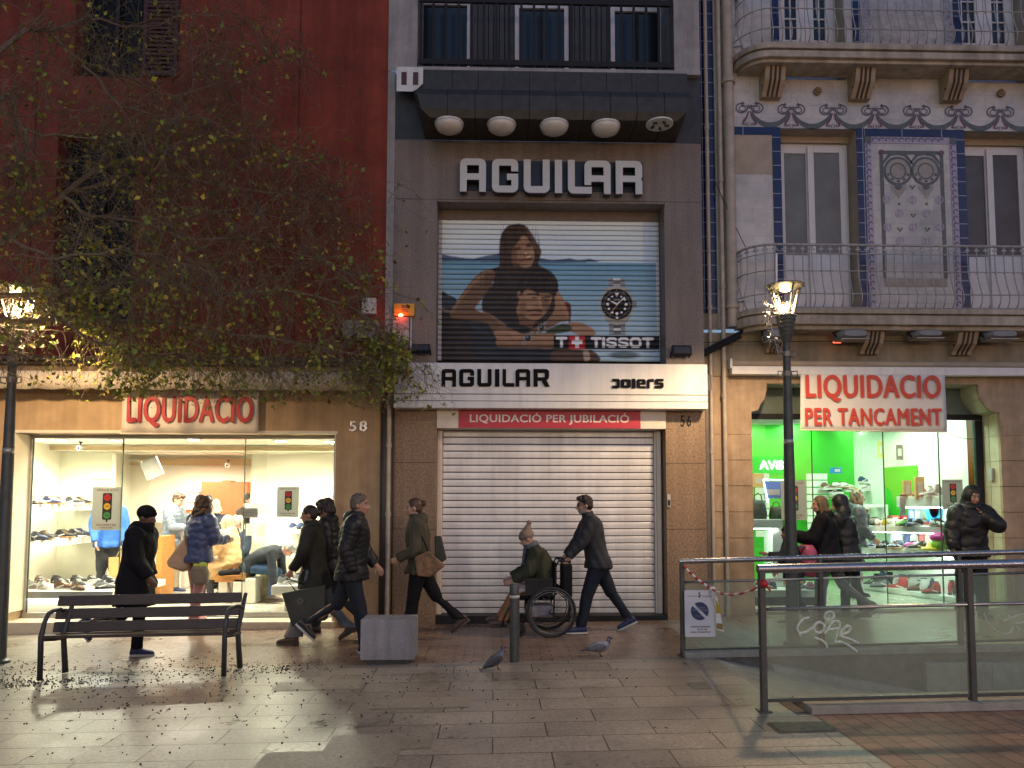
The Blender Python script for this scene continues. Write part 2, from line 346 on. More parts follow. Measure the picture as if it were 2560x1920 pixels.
for y0, y1, top in ((YR0, YR1, .06), (YF0+.01, YF1-.004, -.01)):
    mb.add([(XR+.02,y0,-1.6),(60,y0,-1.6),(60,y1,-1.6),(XR+.02,y1,-1.6),(XR+.02,y0,gz(XR)+.0),(60,y0,gz(60)-.03),(60,y1,gz(60)-.03),(XR+.02,y1,gz(XR)+.0)],
       [(0,3,2,1),(4,5,6,7),(0,1,5,4),(1,2,6,5),(2,3,7,6),(3,0,4,7)])
single(mb, 'retaining_wall', [m_rwall], 'rough dark stone retaining walls along both sides of the ramp', 'retaining wall')
mb = MB(); mb.add([(XR-.3,YR0-.02,gz(2)+.0),(60,YR0-.02,gz(60)+.0),(60,YR1,gz(60)+.0),(XR-.3,YR1,gz(2)+.0),(XR-.3,YR0-.02,gz(2)+.055),(60,YR0-.02,gz(60)+.055),(60,YR1,gz(60)+.055),(XR-.3,YR1,gz(2)+.055)],
       [(0,3,2,1),(4,5,6,7),(0,1,5,4),(1,2,6,5),(2,3,7,6),(3,0,4,7)]); struct(mb, 'coping_kerb', m_conc)
mb = MB(); mb.box(4.55, YR0-.07, -1.3, 5.25, YR0-.002, -.02); mb.box(5.256, YR0-.066, -1.3, 8.4, YR0-.002, -.02)
single(mb, 'wall_cladding', [m_conc], 'pale concrete cladding slabs on the ramp wall behind the glass', 'wall cladding', bevel=.004)
mb = MB(); mb.add([(2.9,YR0-.16,-.25),(9,YR0-.16,-1.5),(9,YR0-.004,-1.5),(2.9,YR0-.004,-.25),(2.9,YR0-.16,-.02),(9,YR0-.16,-1.13),(9,YR0-.004,-1.13),(2.9,YR0-.004,-.02)],
       [(0,3,2,1),(4,5,6,7),(0,1,5,4),(1,2,6,5),(2,3,7,6),(3,0,4,7)]); struct(mb, 'ramp_kerb', m_conc)
# ================================================================ glass railings of the ramp
m_steel = M('brushed_steel', (.42,.40,.38), .28, 1.0, var=.15, scale=30, stretch=(1,30,30))
m_rail = M('dark_steel_rail', (.36,.37,.38), .28, .9, var=.2, scale=20)
m_rglass = GL('dusty_glass', (.80,.87,.82), 1.3, haze=.25, hazecol=(.60,.68,.60))
m_tag = M('white_marker', (.55,.60,.55), .6, var=.3, scale=40)
def railing(label, y, xs, ztop, zglass, zbot, rr, slope=.016, ends=(0, 0)):
    x0, x1 = xs[0], xs[-1]; t = thing('glass_railing', label, 'railing', (x0, y, gz(x0)), group='glass railings of the ramp')
    zz = lambda x, z: gz(x0)+z+slope*(x-x0)
    mb = MB(); mb.tube([(x0-.03,y,zz(x0-.03,ztop)),(x0-.02,y,zz(x0-.02,ztop)),(x1,y,zz(x1,ztop))], rr, 14); mb.build('handrail', m_rail, t, smooth=True, sharp=50)
    mb = MB(); mb.tube([(x0,y,zz(x0,zglass)),(x1,y,zz(x1,zglass))], .014, 8); mb.build('middle_rail', m_steel, t, smooth=True)
    for i, x in enumerate(xs):
        mb = MB(); zb = gz(x)+.0; mb.box(x-.022, y-.03, zb-(.02), x+.022, y+.03, zz(x, ztop)-rr*.6); mb.box(x-.05, y-.055, zb, x+.05, y+.055, zb+.012)
        mb.build('post', m_post, t, bevel=.004)
    for a, b in zip(xs[:-1], xs[1:]):
        mb = MB(); a2, b2 = a+.028, b-.028
        mb.add([(a2,y-.005,zz(a2,zbot)),(b2,y-.005,zz(b2,zbot)),(b2,y-.005,zz(b2,zglass)-.016),(a2,y-.005,zz(a2,zglass)-.016)], [(0,1,2,3)])
        mb.build('glass_panel', m_rglass, t)
        mb = MB(); mb.bar((a2,y,zz(a2,zbot)-.014), (b2,y,zz(b2,zbot)-.014), .03, .026); mb.build('bottom_rail', m_post, t)
    return t
railing('front glass railing of the ramp scrawled with a white tag', 5.85, [2.12, 3.78, 5.45, 7.1], 1.105, .79, .10, .036, slope=.020)
rr_ = railing('rear glass railing of the ramp with a parking sign hung on it', 7.98, [2.03, 3.53, 5.05, 6.6], 1.00, .775, .07, .030, slope=.026)
# scrawls on the panes
def zc(x, y):   # picture coordinates of the 880 px wide close-up
    return ((1680+x/2.5136)/K, (1380+y/2.5136)/K)
def scrawl(name, label, strokes, Y, w, zf):
    mb = MB()
    for si, st in enumerate(strokes):
        pts = [W(*zf(x, y), Y) for x, y in st]; P = []
        for i in range(len(pts)-1):
            for q in range(4):
                p0, p1, p2, p3 = pts[max(i-1,0)], pts[i], pts[i+1], pts[min(i+2,len(pts)-1)]; u = q/4
                P.append(.5*((2*p1)+(p2-p0)*u+(2*p0-5*p1+4*p2-p3)*u*u+(3*p1-p0-3*p2+p3)*u**3))
        P.append(pts[-1]); mb.tube(P, [w*.5*(.8+.4*random.random()) for _ in P], 6)
    return single(mb, name, [m_tag], label, 'graffiti', smooth=True)
zg7 = lambda x, y: ((1840+x/3.0722)/K, (1180+y/3.0722)/K)
scrawl('graffiti_tag', 'white marker graffiti tag on the front glass pane', [
    [(565,1118),(520,1128),(485,1165),(472,1205),(490,1235),(530,1232),(565,1212),(600,1190)], [(490,1235),(493,1262)],
    [(640,1150),(605,1175),(602,1215),(635,1235),(670,1215),(675,1175),(640,1150)],
    [(682,1245),(715,1190),(745,1150),(785,1146),(798,1170),(780,1230),(757,1308)], [(695,1215),(785,1200)],
    [(820,1205),(795,1262)], [(825,1205),(858,1180),(880,1195),(862,1228),(800,1258),(870,1280),(940,1315)],
    [(602,1275),(655,1290),(688,1318),(700,1348)], [(757,1308),(810,1306),(870,1335),(930,1382)],
    [(680,1120),(690,1085),(725,1072),(750,1090),(742,1122),(705,1135),(680,1120)]], 5.838, .020, zg7)
scrawl('graffiti_scrawl', 'faint white scribbles on the rear glass pane at the right', [
    [(1960,385),(1985,440),(2030,490),(2090,515),(2130,505),(2145,470)], [(2050,395),(2080,440)], [(2120,400),(2140,440),(2190,495)], [(2075,440),(2120,420),(2175,395),(2210,390)], [(2150,450),(2210,440)]], 7.966, .016, zc)
# striped barrier tape
m_red = M('red_plastic', (.42,.02,.025), .4, var=.1); m_white = M('white_plastic', (.72,.70,.68), .45, var=.1)
t = thing('barrier_tape', 'red and white striped barrier tape tied between the two railings', 'tape', (2.03, 7.9, .97))
A, B_, C_ = Vector((2.03,7.92,.99)), W(*zc(255,235), 7.88), Vector((2.12,5.80,1.03))
for i, (a, b) in enumerate([(A, B_), (B_, C_)]):
    for q in range(10):
        u0, u1 = q/10, (q+1.02)/10; sag = -.05*(i+.4)
        P = [a.lerp(b, u0+(u1-u0)*k/3)+Vector((0,0,sag*4*(u0+(u1-u0)*k/3)*(1-(u0+(u1-u0)*k/3)))) for k in range(4)]
        mb = MB(); mb.tube(P, [.012, .015, .011, .013], 5); mb.build('tape_stripe', m_red if q % 2 == 0 else m_white, t)
mb = MB(); mb.ell(C_+Vector((0,0,0)), (.035,.04,.03)); mb.tube([C_, C_+Vector((.05,-.02,-.06))], [.016,.006], 5); mb.build('knot', m_red, t, smooth=True)
mb = MB(); mb.ell(B_, (.035,.02,.03))
for dx, L2 in ((-.01,.10), (.02,.16), (.035,.12)): mb.bar(B_+Vector((dx*.3,-.015,0)), B_+Vector((dx,-.02,-L2)), .025, .004)
mb.build('tape_end', m_white, t)
# parking notice on the rear railing
def zr(x0, y0, x1, y1, Y): a, b = W(*zc(x0, y0), Y), W(*zc(x1, y1), Y); return a.x, b.x, b.z, a.z
m_sign = M('white_card', (.62,.61,.66), .5, var=.06); m_navy = M('navy_print', (.03,.04,.11), .5, var=.1); m_ink = M('dark_ink', (.06,.06,.09), .6, var=0)
x0, x1, z0, z1 = zr(78, 240, 275, 533, 7.90)
t = thing('parking_notice', 'white no parking notice with a barred navy disc on the rear railing', 'notice', ((x0+x1)/2, 7.9, z0))
mb = MB(); mb.prism(rrect(x0, z0, x1, z1, .012), 7.90, 7.906); mb.build('board', m_sign, t)
w_, h_ = x1-x0, z1-z0; cx_, cz_ = x0+w_*.49, z0+h_*.55; r_ = w_*.29
mb = MB()
for a0 in (-45+9, 135+9): mb.prism(arc(cx_, cz_, r_, r_, a0, a0+162, 16), 7.897, 7.8995)
mb.build('no_parking_disc', m_navy, t)
mb = MB()
text(mb, 'LLICENCIA MUNICIPAL', x0+.18*w_, x0+.84*w_, z0+.20*h_, z0+.235*h_, 7.899, .002, .02)
text(mb, "N/ 22 102", x0+.40*w_, x0+.72*w_, z0+.145*h_, z0+.18*h_, 7.899, .002, .02)
text(mb, 'GUAL ACTUALITZAT', x0+.18*w_, x0+.84*w_, z0+.085*h_, z0+.12*h_, 7.899, .002, .02)
text(mb, 'Ajuntament', x0+.09*w_, x0+.41*w_, z0+.86*h_, z0+.885*h_, 7.899, .002, .01); text(mb, 'de Terrassa', x0+.57*w_, x0+.88*w_, z0+.86*h_, z0+.885*h_, 7.899, .002, .01)
mb.build('lettering', m_ink, t)
mb = MB(); mb.prism([(cx_-.008,z0+.955*h_),(cx_+.012,z0+.955*h_),(cx_-.002,z0+.925*h_),(cx_+.018,z0+.89*h_),(cx_,z0+.835*h_),(cx_-.02,z0+.87*h_),(cx_+.002,z0+.885*h_),(cx_-.012,z0+.925*h_)], 7.8965, 7.8995); mb.build('emblem', m_navy, t)
mb = MB(); text(mb, 'RETIRADA', cx_-.45*r_, cx_+.6*r_, cz_+.3*r_, cz_+.47*r_, 7.8965, .001); text(mb, 'DE VEHICLES', cx_-.8*r_, cx_+.85*r_, cz_+.02*r_, cz_+.2*r_, 7.8965, .001); text(mb, 'permanent', cx_-.6*r_, cx_+.2*r_, cz_-.62*r_, cz_-.48*r_, 7.8965, .001)
mb.build('disc_lettering', M('grey_print', (.3,.3,.38), .6, var=0), t)
xa, xb, za, zb = zr(270, 285, 325, 500, 7.87)
mb = MB(); p = [(xa+.004,zb),(xa+.02,zb+.01),(xb,za),(xa+.004,za+.02)]; mb.prism(p, 7.86, 7.866, 0)
mb.prism([(xa+.008,zb-.03),(xa+.018,zb-.03),(xb-.022,zb-.17),(xa+.006,zb-.16)], 7.857, 7.8598, 1); mb.prism([(xa+.008,za+.09),(xb-.016,za+.085),(xb-.008,za+.02),(xa+.008,za+.03)], 7.857, 7.8598, 2)
single(mb, 'warning_tag', [m_white, M('yellow_card', (.42,.28,.02), .5), M('brown_card', (.25,.16,.06), .6)], 'slanted yellow and white card hanging beside the parking notice', 'card', loc=((xa+xb)/2, 7.87, za))
# ================================================================ bench
m_wood = M('dark_bench_wood', (.055,.036,.026), .5, var=.4, scale=8, stretch=(1,14,14), bump=.2, bscale=30)
zc_b = lambda x, y: (x/3.4563/K, (1400+y/3.4563)/K)
bl = (W(101,1440,7.38).x*0-4.37, 7.38); br = (-2.63, 7.43); zg = gz(-3.5)
t = thing('park_bench', 'dark slatted park bench with bent steel arms before the red building', 'bench', (-3.5, 7.6, zg))
def bp(u, y, z, dx=0): return (bl[0]+(br[0]-bl[0])*u+dx, bl[1]+(br[1]-bl[1])*u+y*(.9+.15*u), zg+z+.02*u)
xb0, xb1 = W(133,1290,7.85).x, W(516,1285,7.85).x
for zc0, yb in ((.445, .395), (.572, .43), (.70, .465)):
    mb = MB(); q0, q1_ = bp(0, yb, zc0), bp(1, yb, zc0); mb.bar((xb0, q0[1], q0[2]), (xb1, q1_[1], q1_[2]), .030, .104, up=(0,.3,1)); mb.build('back_slat', m_wood, t, bevel=.006)
for k in range(4):
    mb = MB(); mb.bar(bp(0, .03+k*.105, .41-.012*k, -.02), bp(1, .03+k*.105, .41-.012*k, .01), .092, .03); mb.build('seat_slat', m_wood, t, bevel=.005)
for u, s_ in ((0, 1), (1, -1)):
    d = [.0, -.005, .015, .03, .03, .02, .0] if u == 0 else [0, 0, .005, .01, .015, .02, .03]
    mb = MB(); mb.tube([bp(u, y, z, dd) for (y, z), dd in zip(((0,0),(0,.41),(.015,.55),(.05,.625),(.14,.645),(.28,.64),(.39,.61)), d)], [.026,.026,.022,.022,.02,.02,.018], 8); mb.build('front_leg', m_dark, t, smooth=True)
    dx = .05 if u == 0 else .02
    mb = MB(); mb.tube([bp(u,.36,0,dx+.01), bp(u,.35,.38,dx-.02), bp(u,.45,.59,dx-.01), bp(u,.50,.74,dx)], [.03,.026,.024,.02], 8); mb.build('back_leg', m_dark, t, smooth=True)
    mb = MB(); mb.tube([bp(u,.0,.385), bp(u,.18,.36,dx*.5), bp(u,.36,.35,dx)], .02, 6); mb.build('seat_bracket', m_dark, t, smooth=True)
# ================================================================ block, bollard, manhole
p = G(1033/K, 1661/K); zb = gz(-1.1)
m_block = M('grey_granite', (.31,.30,.31), .65, var=.14, scale=55, bump=.5, bscale=90, col2=(.22,.215,.225), stain=.6, streak=.35)
t = thing('concrete_block', 'low grey granite block seat on a narrower plinth', 'block', (-1.1, 7.98, zb), R(0))
mb = MB(); mb.box(-1.375, 7.82, zb+.045, -.815, 8.18, zb+.46); mb.build('block', m_block, t, bevel=.008)
mb = MB(); mb.box(-1.31, 7.88, zb-.01, -.86, 8.14, zb+.05); mb.build('plinth', m_dark, t)
t = thing('bollard', 'slim dark steel bollard with a reflective band', 'bollard', (.225, 7.85, 0))
mb = MB(); mb.lathe([(.052,0),(.052,.655),(.052,.70),(.055,.702),(.055,.715),(.052,.717),(.052,.80),(.045,.812),(0,.815)], (.225,7.85,.0), 18); mb.build('post', m_post, t, smooth=True, sharp=40)
mb = MB(); mb.lathe([(.0535,.66),(.0535,.69)], (.225,7.85,0), 18); mb.build('reflective_band', M('reflective_band', (.5,.48,.42), .3, var=.1), t, smooth=True)
# manhole grate
a, b, c, d = G(*zc(592,1078)), G(*zc(965,1072)), G(*zc(1045,1130)), G(*zc(672,1142))
mb = MB(); up = Vector((0,0,.006)); mb.add([a+up, d+up, c+up, b+up, a-up, d-up, c-up, b-up], [(0,1,2,3),(0,4,5,1),(1,5,6,2),(2,6,7,3),(3,7,4,0)])
for i in range(1, 15):
    u = i/15; p0, p1 = a.lerp(d, u), b.lerp(c, u); mb.bar(p0.lerp(p1,.03)+up*1.6, p0.lerp(p1,.97)+up*1.6, .008, .008)
single(mb, 'manhole_cover', [M('cast_iron', (.10,.10,.085), .45, .3, var=.3, scale=20)], 'ribbed iron manhole cover beside the red brick paving', 'manhole cover', loc=tuple(a))
a, b = G(*zc(90,822)), G(*zc(255,860))
mb = MB(); mb.quad((a.x,b.y,gz(a.x)+.004),(b.x,b.y,gz(b.x)+.004),(b.x,a.y,gz(b.x)+.004),(a.x,a.y,gz(a.x)+.004)); struct(mb, 'paving_patch', M('asphalt_patch', (.12,.115,.105), .7, var=.2))
mb = MB()
for q in ((690,1500,480,1660),(860,1480,1000,1500)):
    pass
for (x0, x1, y0, y1) in ((-1.15,-.42,5.15,5.49), (-1.52,-.62,4.81,5.15), (-1.0,-.2,6.15,6.48), (-2.0,-1.2,6.82,7.15)):
    mb.quad((x0,y0,gz(x0)+.003),(x1,y0,gz(x1)+.003),(x1,y1,gz(x1)+.003),(x0,y1,gz(x0)+.003))
struct(mb, 'replaced_slabs', M('smooth_slab', (.27,.23,.18), .5, var=.3, scale=45, bump=.5, bscale=90, stain=.5))
# fallen berries and twigs
m_berry = M('berry', (.02,.016,.012), .6, var=0); m_twig = M('dry_twig', (.05,.032,.02), .8, var=.2)
mb = MB()
def litter(n, cx, cy, sx, sy):
    for _ in range(n):
        x, y = random.gauss(cx, sx), random.gauss(cy, sy)
        if y > 10.2 or (x > 2.2 and y > 5.6): continue
        z = gz(x)+.006; r = random.uniform(.004, .008)
        if random.random() < .7: mb.ell((x, y, z), r, nu=5, nv=4)
        else:
            a = random.uniform(0, pi); L2 = random.uniform(.006, .022); mb.bar((x-cos(a)*L2, y-sin(a)*L2, z), (x+cos(a)*L2, y+sin(a)*L2, z+.003), .004, .004, 1)
litter(360, -3.4, 7.55, 1.1, .45); litter(230, -4.3, 7.3, .35, .12); litter(170, -2.5, 7.75, .4, .15); litter(300, -3, 6.6, 1.5, .8); litter(120, -1.5, 6.3, 1.6, .9); litter(260, -5.0, 7.6, .5, .4)
for _ in range(40):
    x, y = random.uniform(-1.3, -.9), random.uniform(7.70, 7.82)
o = single(mb, 'fallen_twig_litter', [m_berry, m_twig], 'dark fallen berries and twigs scattered over the paving under the bench', 'litter', kind='stuff')
# ================================================================ shared builders
def wallgrid(mb, x0, x1, z0, z1, holes, y0, y1, m=0, mr=None, faces=True):
    xs = sorted({x0, x1, *[h[0] for h in holes], *[h[1] for h in holes]}); zs = sorted({z0, z1, *[h[2] for h in holes], *[h[3] for h in holes]})
    xs = [x for x in xs if x0 <= x <= x1]; zs = [z for z in zs if z0 <= z <= z1]
    for i in range(len(xs)-1):
        for j in range(len(zs)-1):
            cx, cz = (xs[i]+xs[i+1])/2, (zs[j]+zs[j+1])/2
            if any(h[0] < cx < h[1] and h[2] < cz < h[3] for h in holes): continue
            mb.quad((xs[i],y0,zs[j]), (xs[i+1],y0,zs[j]), (xs[i+1],y0,zs[j+1]), (xs[i],y0,zs[j+1]), m)
    for h in holes:
        a, b, c, d = h[:4]; r = mr if mr is not None else m
        mb.quad((a,y0,c), (a,y0,d), (a,y1,d), (a,y1,c), r); mb.quad((b,y0,c), (b,y1,c), (b,y1,d), (b,y0,d), r)
        mb.quad((a,y0,d), (b,y0,d), (b,y1,d), (a,y1,d), r); mb.quad((a,y0,c), (a,y1,c), (b,y1,c), (b,y0,c), r)
def frame(mb, x0, x1, z0, z1, y0, y1, w, m=0):
    mb.box(x0, y0, z0, x0+w, y1, z1, m); mb.box(x1-w, y0, z0, x1, y1, z1, m)
    mb.box(x0+w, y0, z1-w, x1-w, y1, z1, m); mb.box(x0+w, y0, z0, x1-w, y1, z0+w, m)
def cz(x, y, z):                              # picture point -> point of a level plane
    d = ray(x, y); t = (z-CAMZ)/d.z; return Vector((d.x*t, d.y*t, z))
def WX(x, Y): return W(x, 1085, Y).x
def WZ(y, Y, x=1106): return W(x, y, Y).z
z1p = lambda x, y: (x/3.4563/K, (1000+y/3.4563)/K)             # close-up of the left shop
z2p = lambda x, y: ((500+x/3.4563)/K, (1000+y/3.4563)/K)
SHOE = {}
shoe_m = {}
def smat(n, col, rough=.5):
    if n not in shoe_m: shoe_m[n] = M('shoe_'+n, col, rough, var=.2, scale=30)
    return shoe_m[n]
SC_ = {'black': (.022,.022,.025), 'white': (.72,.72,.70), 'brown': (.16,.07,.035), 'tan': (.38,.24,.12), 'grey': (.22,.23,.25), 'navy': (.03,.05,.13),
       'red': (.42,.03,.03), 'green': (.12,.42,.08), 'yellow': (.55,.40,.03), 'blue': (.05,.17,.5), 'pink': (.55,.12,.3), 'orange': (.55,.18,.03)}
def shoe_mesh(col, sole='white', kind='low'):
    key = (col, sole, kind)
    if key in SHOE: return SHOE[key]
    mb = MB(); hi = {'low': 1.0, 'boot': 1.75, 'sandal': .7}[kind]
    S = [(.0,.026,.070*hi),(.02,.035,.098*hi),(.06,.037,.105*hi),(.10,.037,.100*hi),(.125,.038,.088),(.16,.041,.068),(.205,.045,.058),(.245,.043,.050),(.27,.033,.042),(.285,.014,.032)]
    mb.loft([((x,0,.012+h/2), (0,1,0), (0,0,1), w, h/2) for x, w, h in S], 12, 0, 2.4)
    mb.loft([((.06,0,.010+.104*hi), (1,0,0), (0,1,0), .045, .028), ((.06,0,.018+.104*hi), (1,0,0), (0,1,0), .048, .030)], 12, 2)
    B = [(-.006,.024),(.02,.041),(.09,.042),(.15,.043),(.21,.050),(.255,.046),(.285,.028),(.293,.012)]
    mb.loft([((x,0,.013), (0,1,0), (0,0,1), w, .013) for x, w in B], 12, 1, 5)
    for k in range(4):
        x = .105+k*.022; mb.bar((x,-.028,.105-k*.011), (x+.006,.028,.107-k*.011), .006, .012, 1)
    mb.bar((.05,-.040,.03), (.15,-.0435,.06), .004, .018, 3)
    mb.bar((.05,.040,.03), (.15,.0435,.06), .004, .018, 3)
    alt = 'white' if col != 'white' else 'grey'
    SHOE[key] = mb.mesh('shoe', [smat(col, SC_[col]), smat(sole, SC_[sole]), smat('black', SC_['black']), smat(alt, SC_[alt])], smooth=True)
    SHOE[key].set_sharp_from_angle(angle=R(50)); return SHOE[key]
def place_shoe(x, y, z, rz, where, palette, scale=1.0, kinds=('low',)):
    col = random.choice(palette); kind = random.choice(kinds); sole = random.choice(('white', 'white', 'tan', 'black')) if col != 'white' else random.choice(('white', 'tan'))
    o = bpy.data.objects.new('shoe', shoe_mesh(col, sole, kind)); COL.objects.link(o); o.location = (x, y, z); o.rotation_euler = (0, 0, rz); o.scale = (scale,)*3
    kn = {'low': 'trainer', 'boot': 'ankle boot', 'sandal': 'flat slipper'}[kind]
    lab = f'{col} {kn} with {sole} sole {where}'
    return tag(o, lab, 'shoe', f'{col} {kn}s with {sole} soles {where}')
# ================================================================ red building with the bright shoe shop
m_redw = M('red_render', (.205,.036,.018), .85, var=.36, scale=1.1, bump=.3, bscale=50, stain=.35, streak=.35)
m_beige = M('beige_render', (.42,.29,.16), .75, var=.14, scale=3, bump=.15, bscale=70, stain=.3, streak=.22)
m_cream = M('cream_metal', (.68,.62,.48), .45, var=.06)
m_void = M('dark_room', (.012,.013,.018), .8, var=.2)
m_shut = M('dark_red_shutter', (.055,.014,.014), .6, var=.25, scale=12)
m_ledge = M('dark_ledge', (.07,.045,.032), .7, var=.3, scale=10, stain=.5)
m_alu = M('aluminium', (.45,.44,.41), .35, .7, var=.1, scale=30)
m_wallw = M('shop_white_wall', (.78,.74,.62), .7, var=.03, scale=2)
m_ceilw = M('shop_ceiling_paint', (.80,.76,.64), .7, var=.03)
m_tan = M('tan_trim', (.50,.36,.20), .6, var=.06)
m_orange = M('terracotta_panel', (.48,.10,.03), .6, var=.08)
m_tile = BRK('shop_floor_tiles', (.55,.50,.42), (.50,.46,.39), (.3,.28,.25), .45, .45, .003, .25, grain=.06, dirt=.12, bump=.1)
m_shelf = M('white_laminate', (.80,.78,.70), .4, var=.03)
m_glass = GL('shop_glass', (.93,.965,.94), 1.0)
m_lamp = EM('downlight_diffuser', (1.0,.93,.78), 2.5)
RB = thing('red_building', 'tall dark red building with a brightly lit shoe shop on its ground floor', 'building', (-4.5, 10.3, 0))
Y0 = 10.30; XB = W(834, 500, Y0).x; ZL = WZ(792, Y0, 400)
win1 = (WX(119,Y0), WX(276,Y0), WZ(165,Y0,200), 9.6); win2 = (WX(92,Y0), WX(268,Y0), WZ(700,Y0,200), WZ(290,Y0,200))
mb = MB(); wallgrid(mb, -16, XB, ZL, 14, [win1, win2], Y0, Y0+.28)
mb.quad((XB,Y0,ZL), (XB,Y0+.3,ZL), (XB,Y0+.3,14), (XB,Y0,14))
mb.build('wall', m_redw, RB)
for xj in (WX(628,Y0), WX(40,Y0)):
    mb = MB(); mb.box(xj-.006, Y0-.004, ZL+.2, xj+.006, Y0+.01, 14); mb.build('wall_joint', M('joint', (.05,.012,.01), .9, var=0), RB)
for i, wn in enumerate((win1, win2)):
    a, b, c, d = wn; mb = MB(); frame(mb, a+.01, b-.01, c+.01, d-.01, Y0+.2, Y0+.26, .06); mb.box((a+b)/2-.025, Y0+.2, c+.08, (a+b)/2+.025, Y0+.25, d-.08)
    fr = mb.build('window', M('dark_window_wood', (.018,.010,.010), .6), RB)
    mb = MB(); mb.quad((a,Y0+.262,c),(b,Y0+.262,c),(b,Y0+.262,d),(a,Y0+.262,d)); mb.build('pane', M('dark_pane', (.006,.007,.009), .45, var=0, spec=.15), fr)
    mb = MB(); x0 = b+.01; x1 = b+.50 if i == 0 else b+.04
    if i == 0:
        frame(mb, x0, x1, c, min(d,9.5), Y0-.06, Y0-.015, .05)
        for k in range(26):
            zz = c+.06+k*(min(d,9.5)-c-.12)/26; mb.bar((x0+.05,Y0-.035,zz),(x1-.05,Y0-.035,zz+.0),.03,.035)
        mb.build('shutter', m_shut, RB)
# ground floor front
XS0, XS1, ZS1 = WX(28,Y0), WX(725,Y0), WZ(936,Y0,400)
ZS0 = .03
mb = MB(); wallgrid(mb, -16, XB-.03, -.4, ZL, [(XS0, XS1, ZS0, ZS1)], Y0-.03, Y0+.36); mb.build('shop_front', m_beige, RB)
mb = MB(); mb.box(-16, Y0-.10, ZL-.0, XB-.02, Y0+.02, ZL+.05); mb.box(-16, Y0-.16, ZL+.052, XB-.02, Y0+.0, ZL+.11); mb.build('ledge', m_ledge, RB, bevel=.006)
mb = MB(); mb.box(XS0-.06, Y0-.045, ZS1-.005, XS1+.02, Y0-.005, ZS1+.035); mb.box(XS0-.06, Y0-.044, ZS0, XS0-.001, Y0-.006, ZS1-.008)
mb.box(XS0+.001, Y0-.04, ZS0+.13, XS0+.02, Y0+.30, ZS1-.01); mb.box(XS1-.02, Y0-.04, ZS0, XS1-.001, Y0+.3, ZS1-.01)
mb.build('door_surround', m_cream, RB, bevel=.004)
mb = MB(); mb.box(XS0-.05, Y0-.12, -.15, XS1+.03, Y0+.33, ZS0+.02); mb.build('doorstep', M('pale_stone_step', (.52,.46,.35), .5, var=.12, scale=8, bump=.1), RB, bevel=.008)
YG = 10.62
XI0, XI1, YI1, ZC, ZF = -7.45, -1.78, 15.4, ZS1+.02, .06
mb = MB(); mb.quad((XI0,Y0+.33,ZF),(XI1,Y0+.33,ZF),(XI1,YI1,ZF),(XI0,YI1,ZF)); mb.build('shop_floor', m_tile, RB)
mb = MB(); mb.quad((XI0,Y0+.3,ZC),(XI0,YI1,ZC),(XI1,YI1,ZC),(XI1,Y0+.3,ZC)); mb.box(XI0,12.6,ZC-.10,XI1,12.9,ZC-.004); mb.box(XI0,13.9,ZC-.06,XI1,14.0,ZC-.004); mb.build('shop_ceiling', m_ceilw, RB)
mb = MB(); mb.quad((XI0,Y0+.3,ZF),(XI0,YI1,ZF),(XI0,YI1,ZC),(XI0,Y0+.3,ZC)); mb.quad((XI1,YI1,ZF),(XI1,Y0+.3,ZF),(XI1,Y0+.3,ZC),(XI1,YI1,ZC)); mb.quad((XI0,YI1,ZF),(XI1,YI1,ZF),(XI1,YI1,ZC),(XI0,YI1,ZC))
mb.build('shop_wall', m_wallw, RB)
mb = MB(); mb.box(XI0, YI1-.08, WZ(1005,YI1,400), XI1, YI1-.004, WZ(991,YI1,400)); mb.box(XI0,12.585,ZC-.10,XI1,12.597,ZC-.03); mb.build('cornice', m_tan, RB)
xp = WX(238, 12.9); mb = MB(); mb.box(XI0, 12.9, ZF, xp, 13.0, ZC-.11); mb.box(xp-.35, 12.86, WZ(1035,12.9,250), xp+.02, 12.895, WZ(1020,12.9,250)); mb.box(xp-.02,12.89,WZ(1210,12.9,250),xp+.02,13.01,ZC-.12)
mb.build('partition', M('partition_paint', (.62,.62,.50), .6, var=.05), RB)
mb = MB(); xo0, xo1 = WX(402,14.9), WX(534,14.9); mb.box(xo0, 14.9, ZF, xo1, 15.3, WZ(1041,14.9,450)); xm = WX(488,14.9); mb.prism(arc(xm, WZ(1041,14.9,450), .1, .035, 0, 180, 8), 14.91, 15.2); mb.build('back_panel', m_orange, RB)
# right-hand display column of the shop
mb = MB(); mb.box(WX(541,13.2), 13.2, ZF+.1, XI1, 13.3, ZC-.11); mb.build('display_wall', m_wallw, RB)
mb = MB(); mb.box(WX(541,13.2)-.02, 13.15, ZF, XI1, 13.19, ZF+.1); mb.build('skirting', M('brown_skirting', (.14,.07,.04), .6), RB)
def glasspane(root, x0, x1, z0, z1, y, name='glass_pane', mat=None, fr=.008, edge=True):
    mb = MB(); mb.quad((x0,y,z0),(x1,y,z0),(x1,y,z1),(x0,y,z1)); g = mb.build(name, mat or m_glass, root)
    if edge:
        for a_ in (x0-fr, x1): MB().box(a_, y-.012, z0, a_+fr, y+.012, z1).build('pane_edge', edge, g)
    return g
ZG0, ZG1 = .12, ZS1-.05
g_edge = M('green_glass_edge', (.05,.09,.08), .2, var=.1)
glasspane(RB, WX(68,YG), WX(262,YG), ZG0, ZG1, YG, edge=g_edge); glasspane(RB, WX(528,YG), WX(720,YG), ZG0, ZG1, YG, edge=g_edge)
glasspane(RB, WX(258,YG+.06), WX(322,YG+.06), ZG0, ZG1-.02, YG+.06, 'sliding_door', edge=False); glasspane(RB, WX(524,YG+.06), WX(575,YG+.06), ZG0, ZG1-.02, YG+.06, 'sliding_door', edge=False)
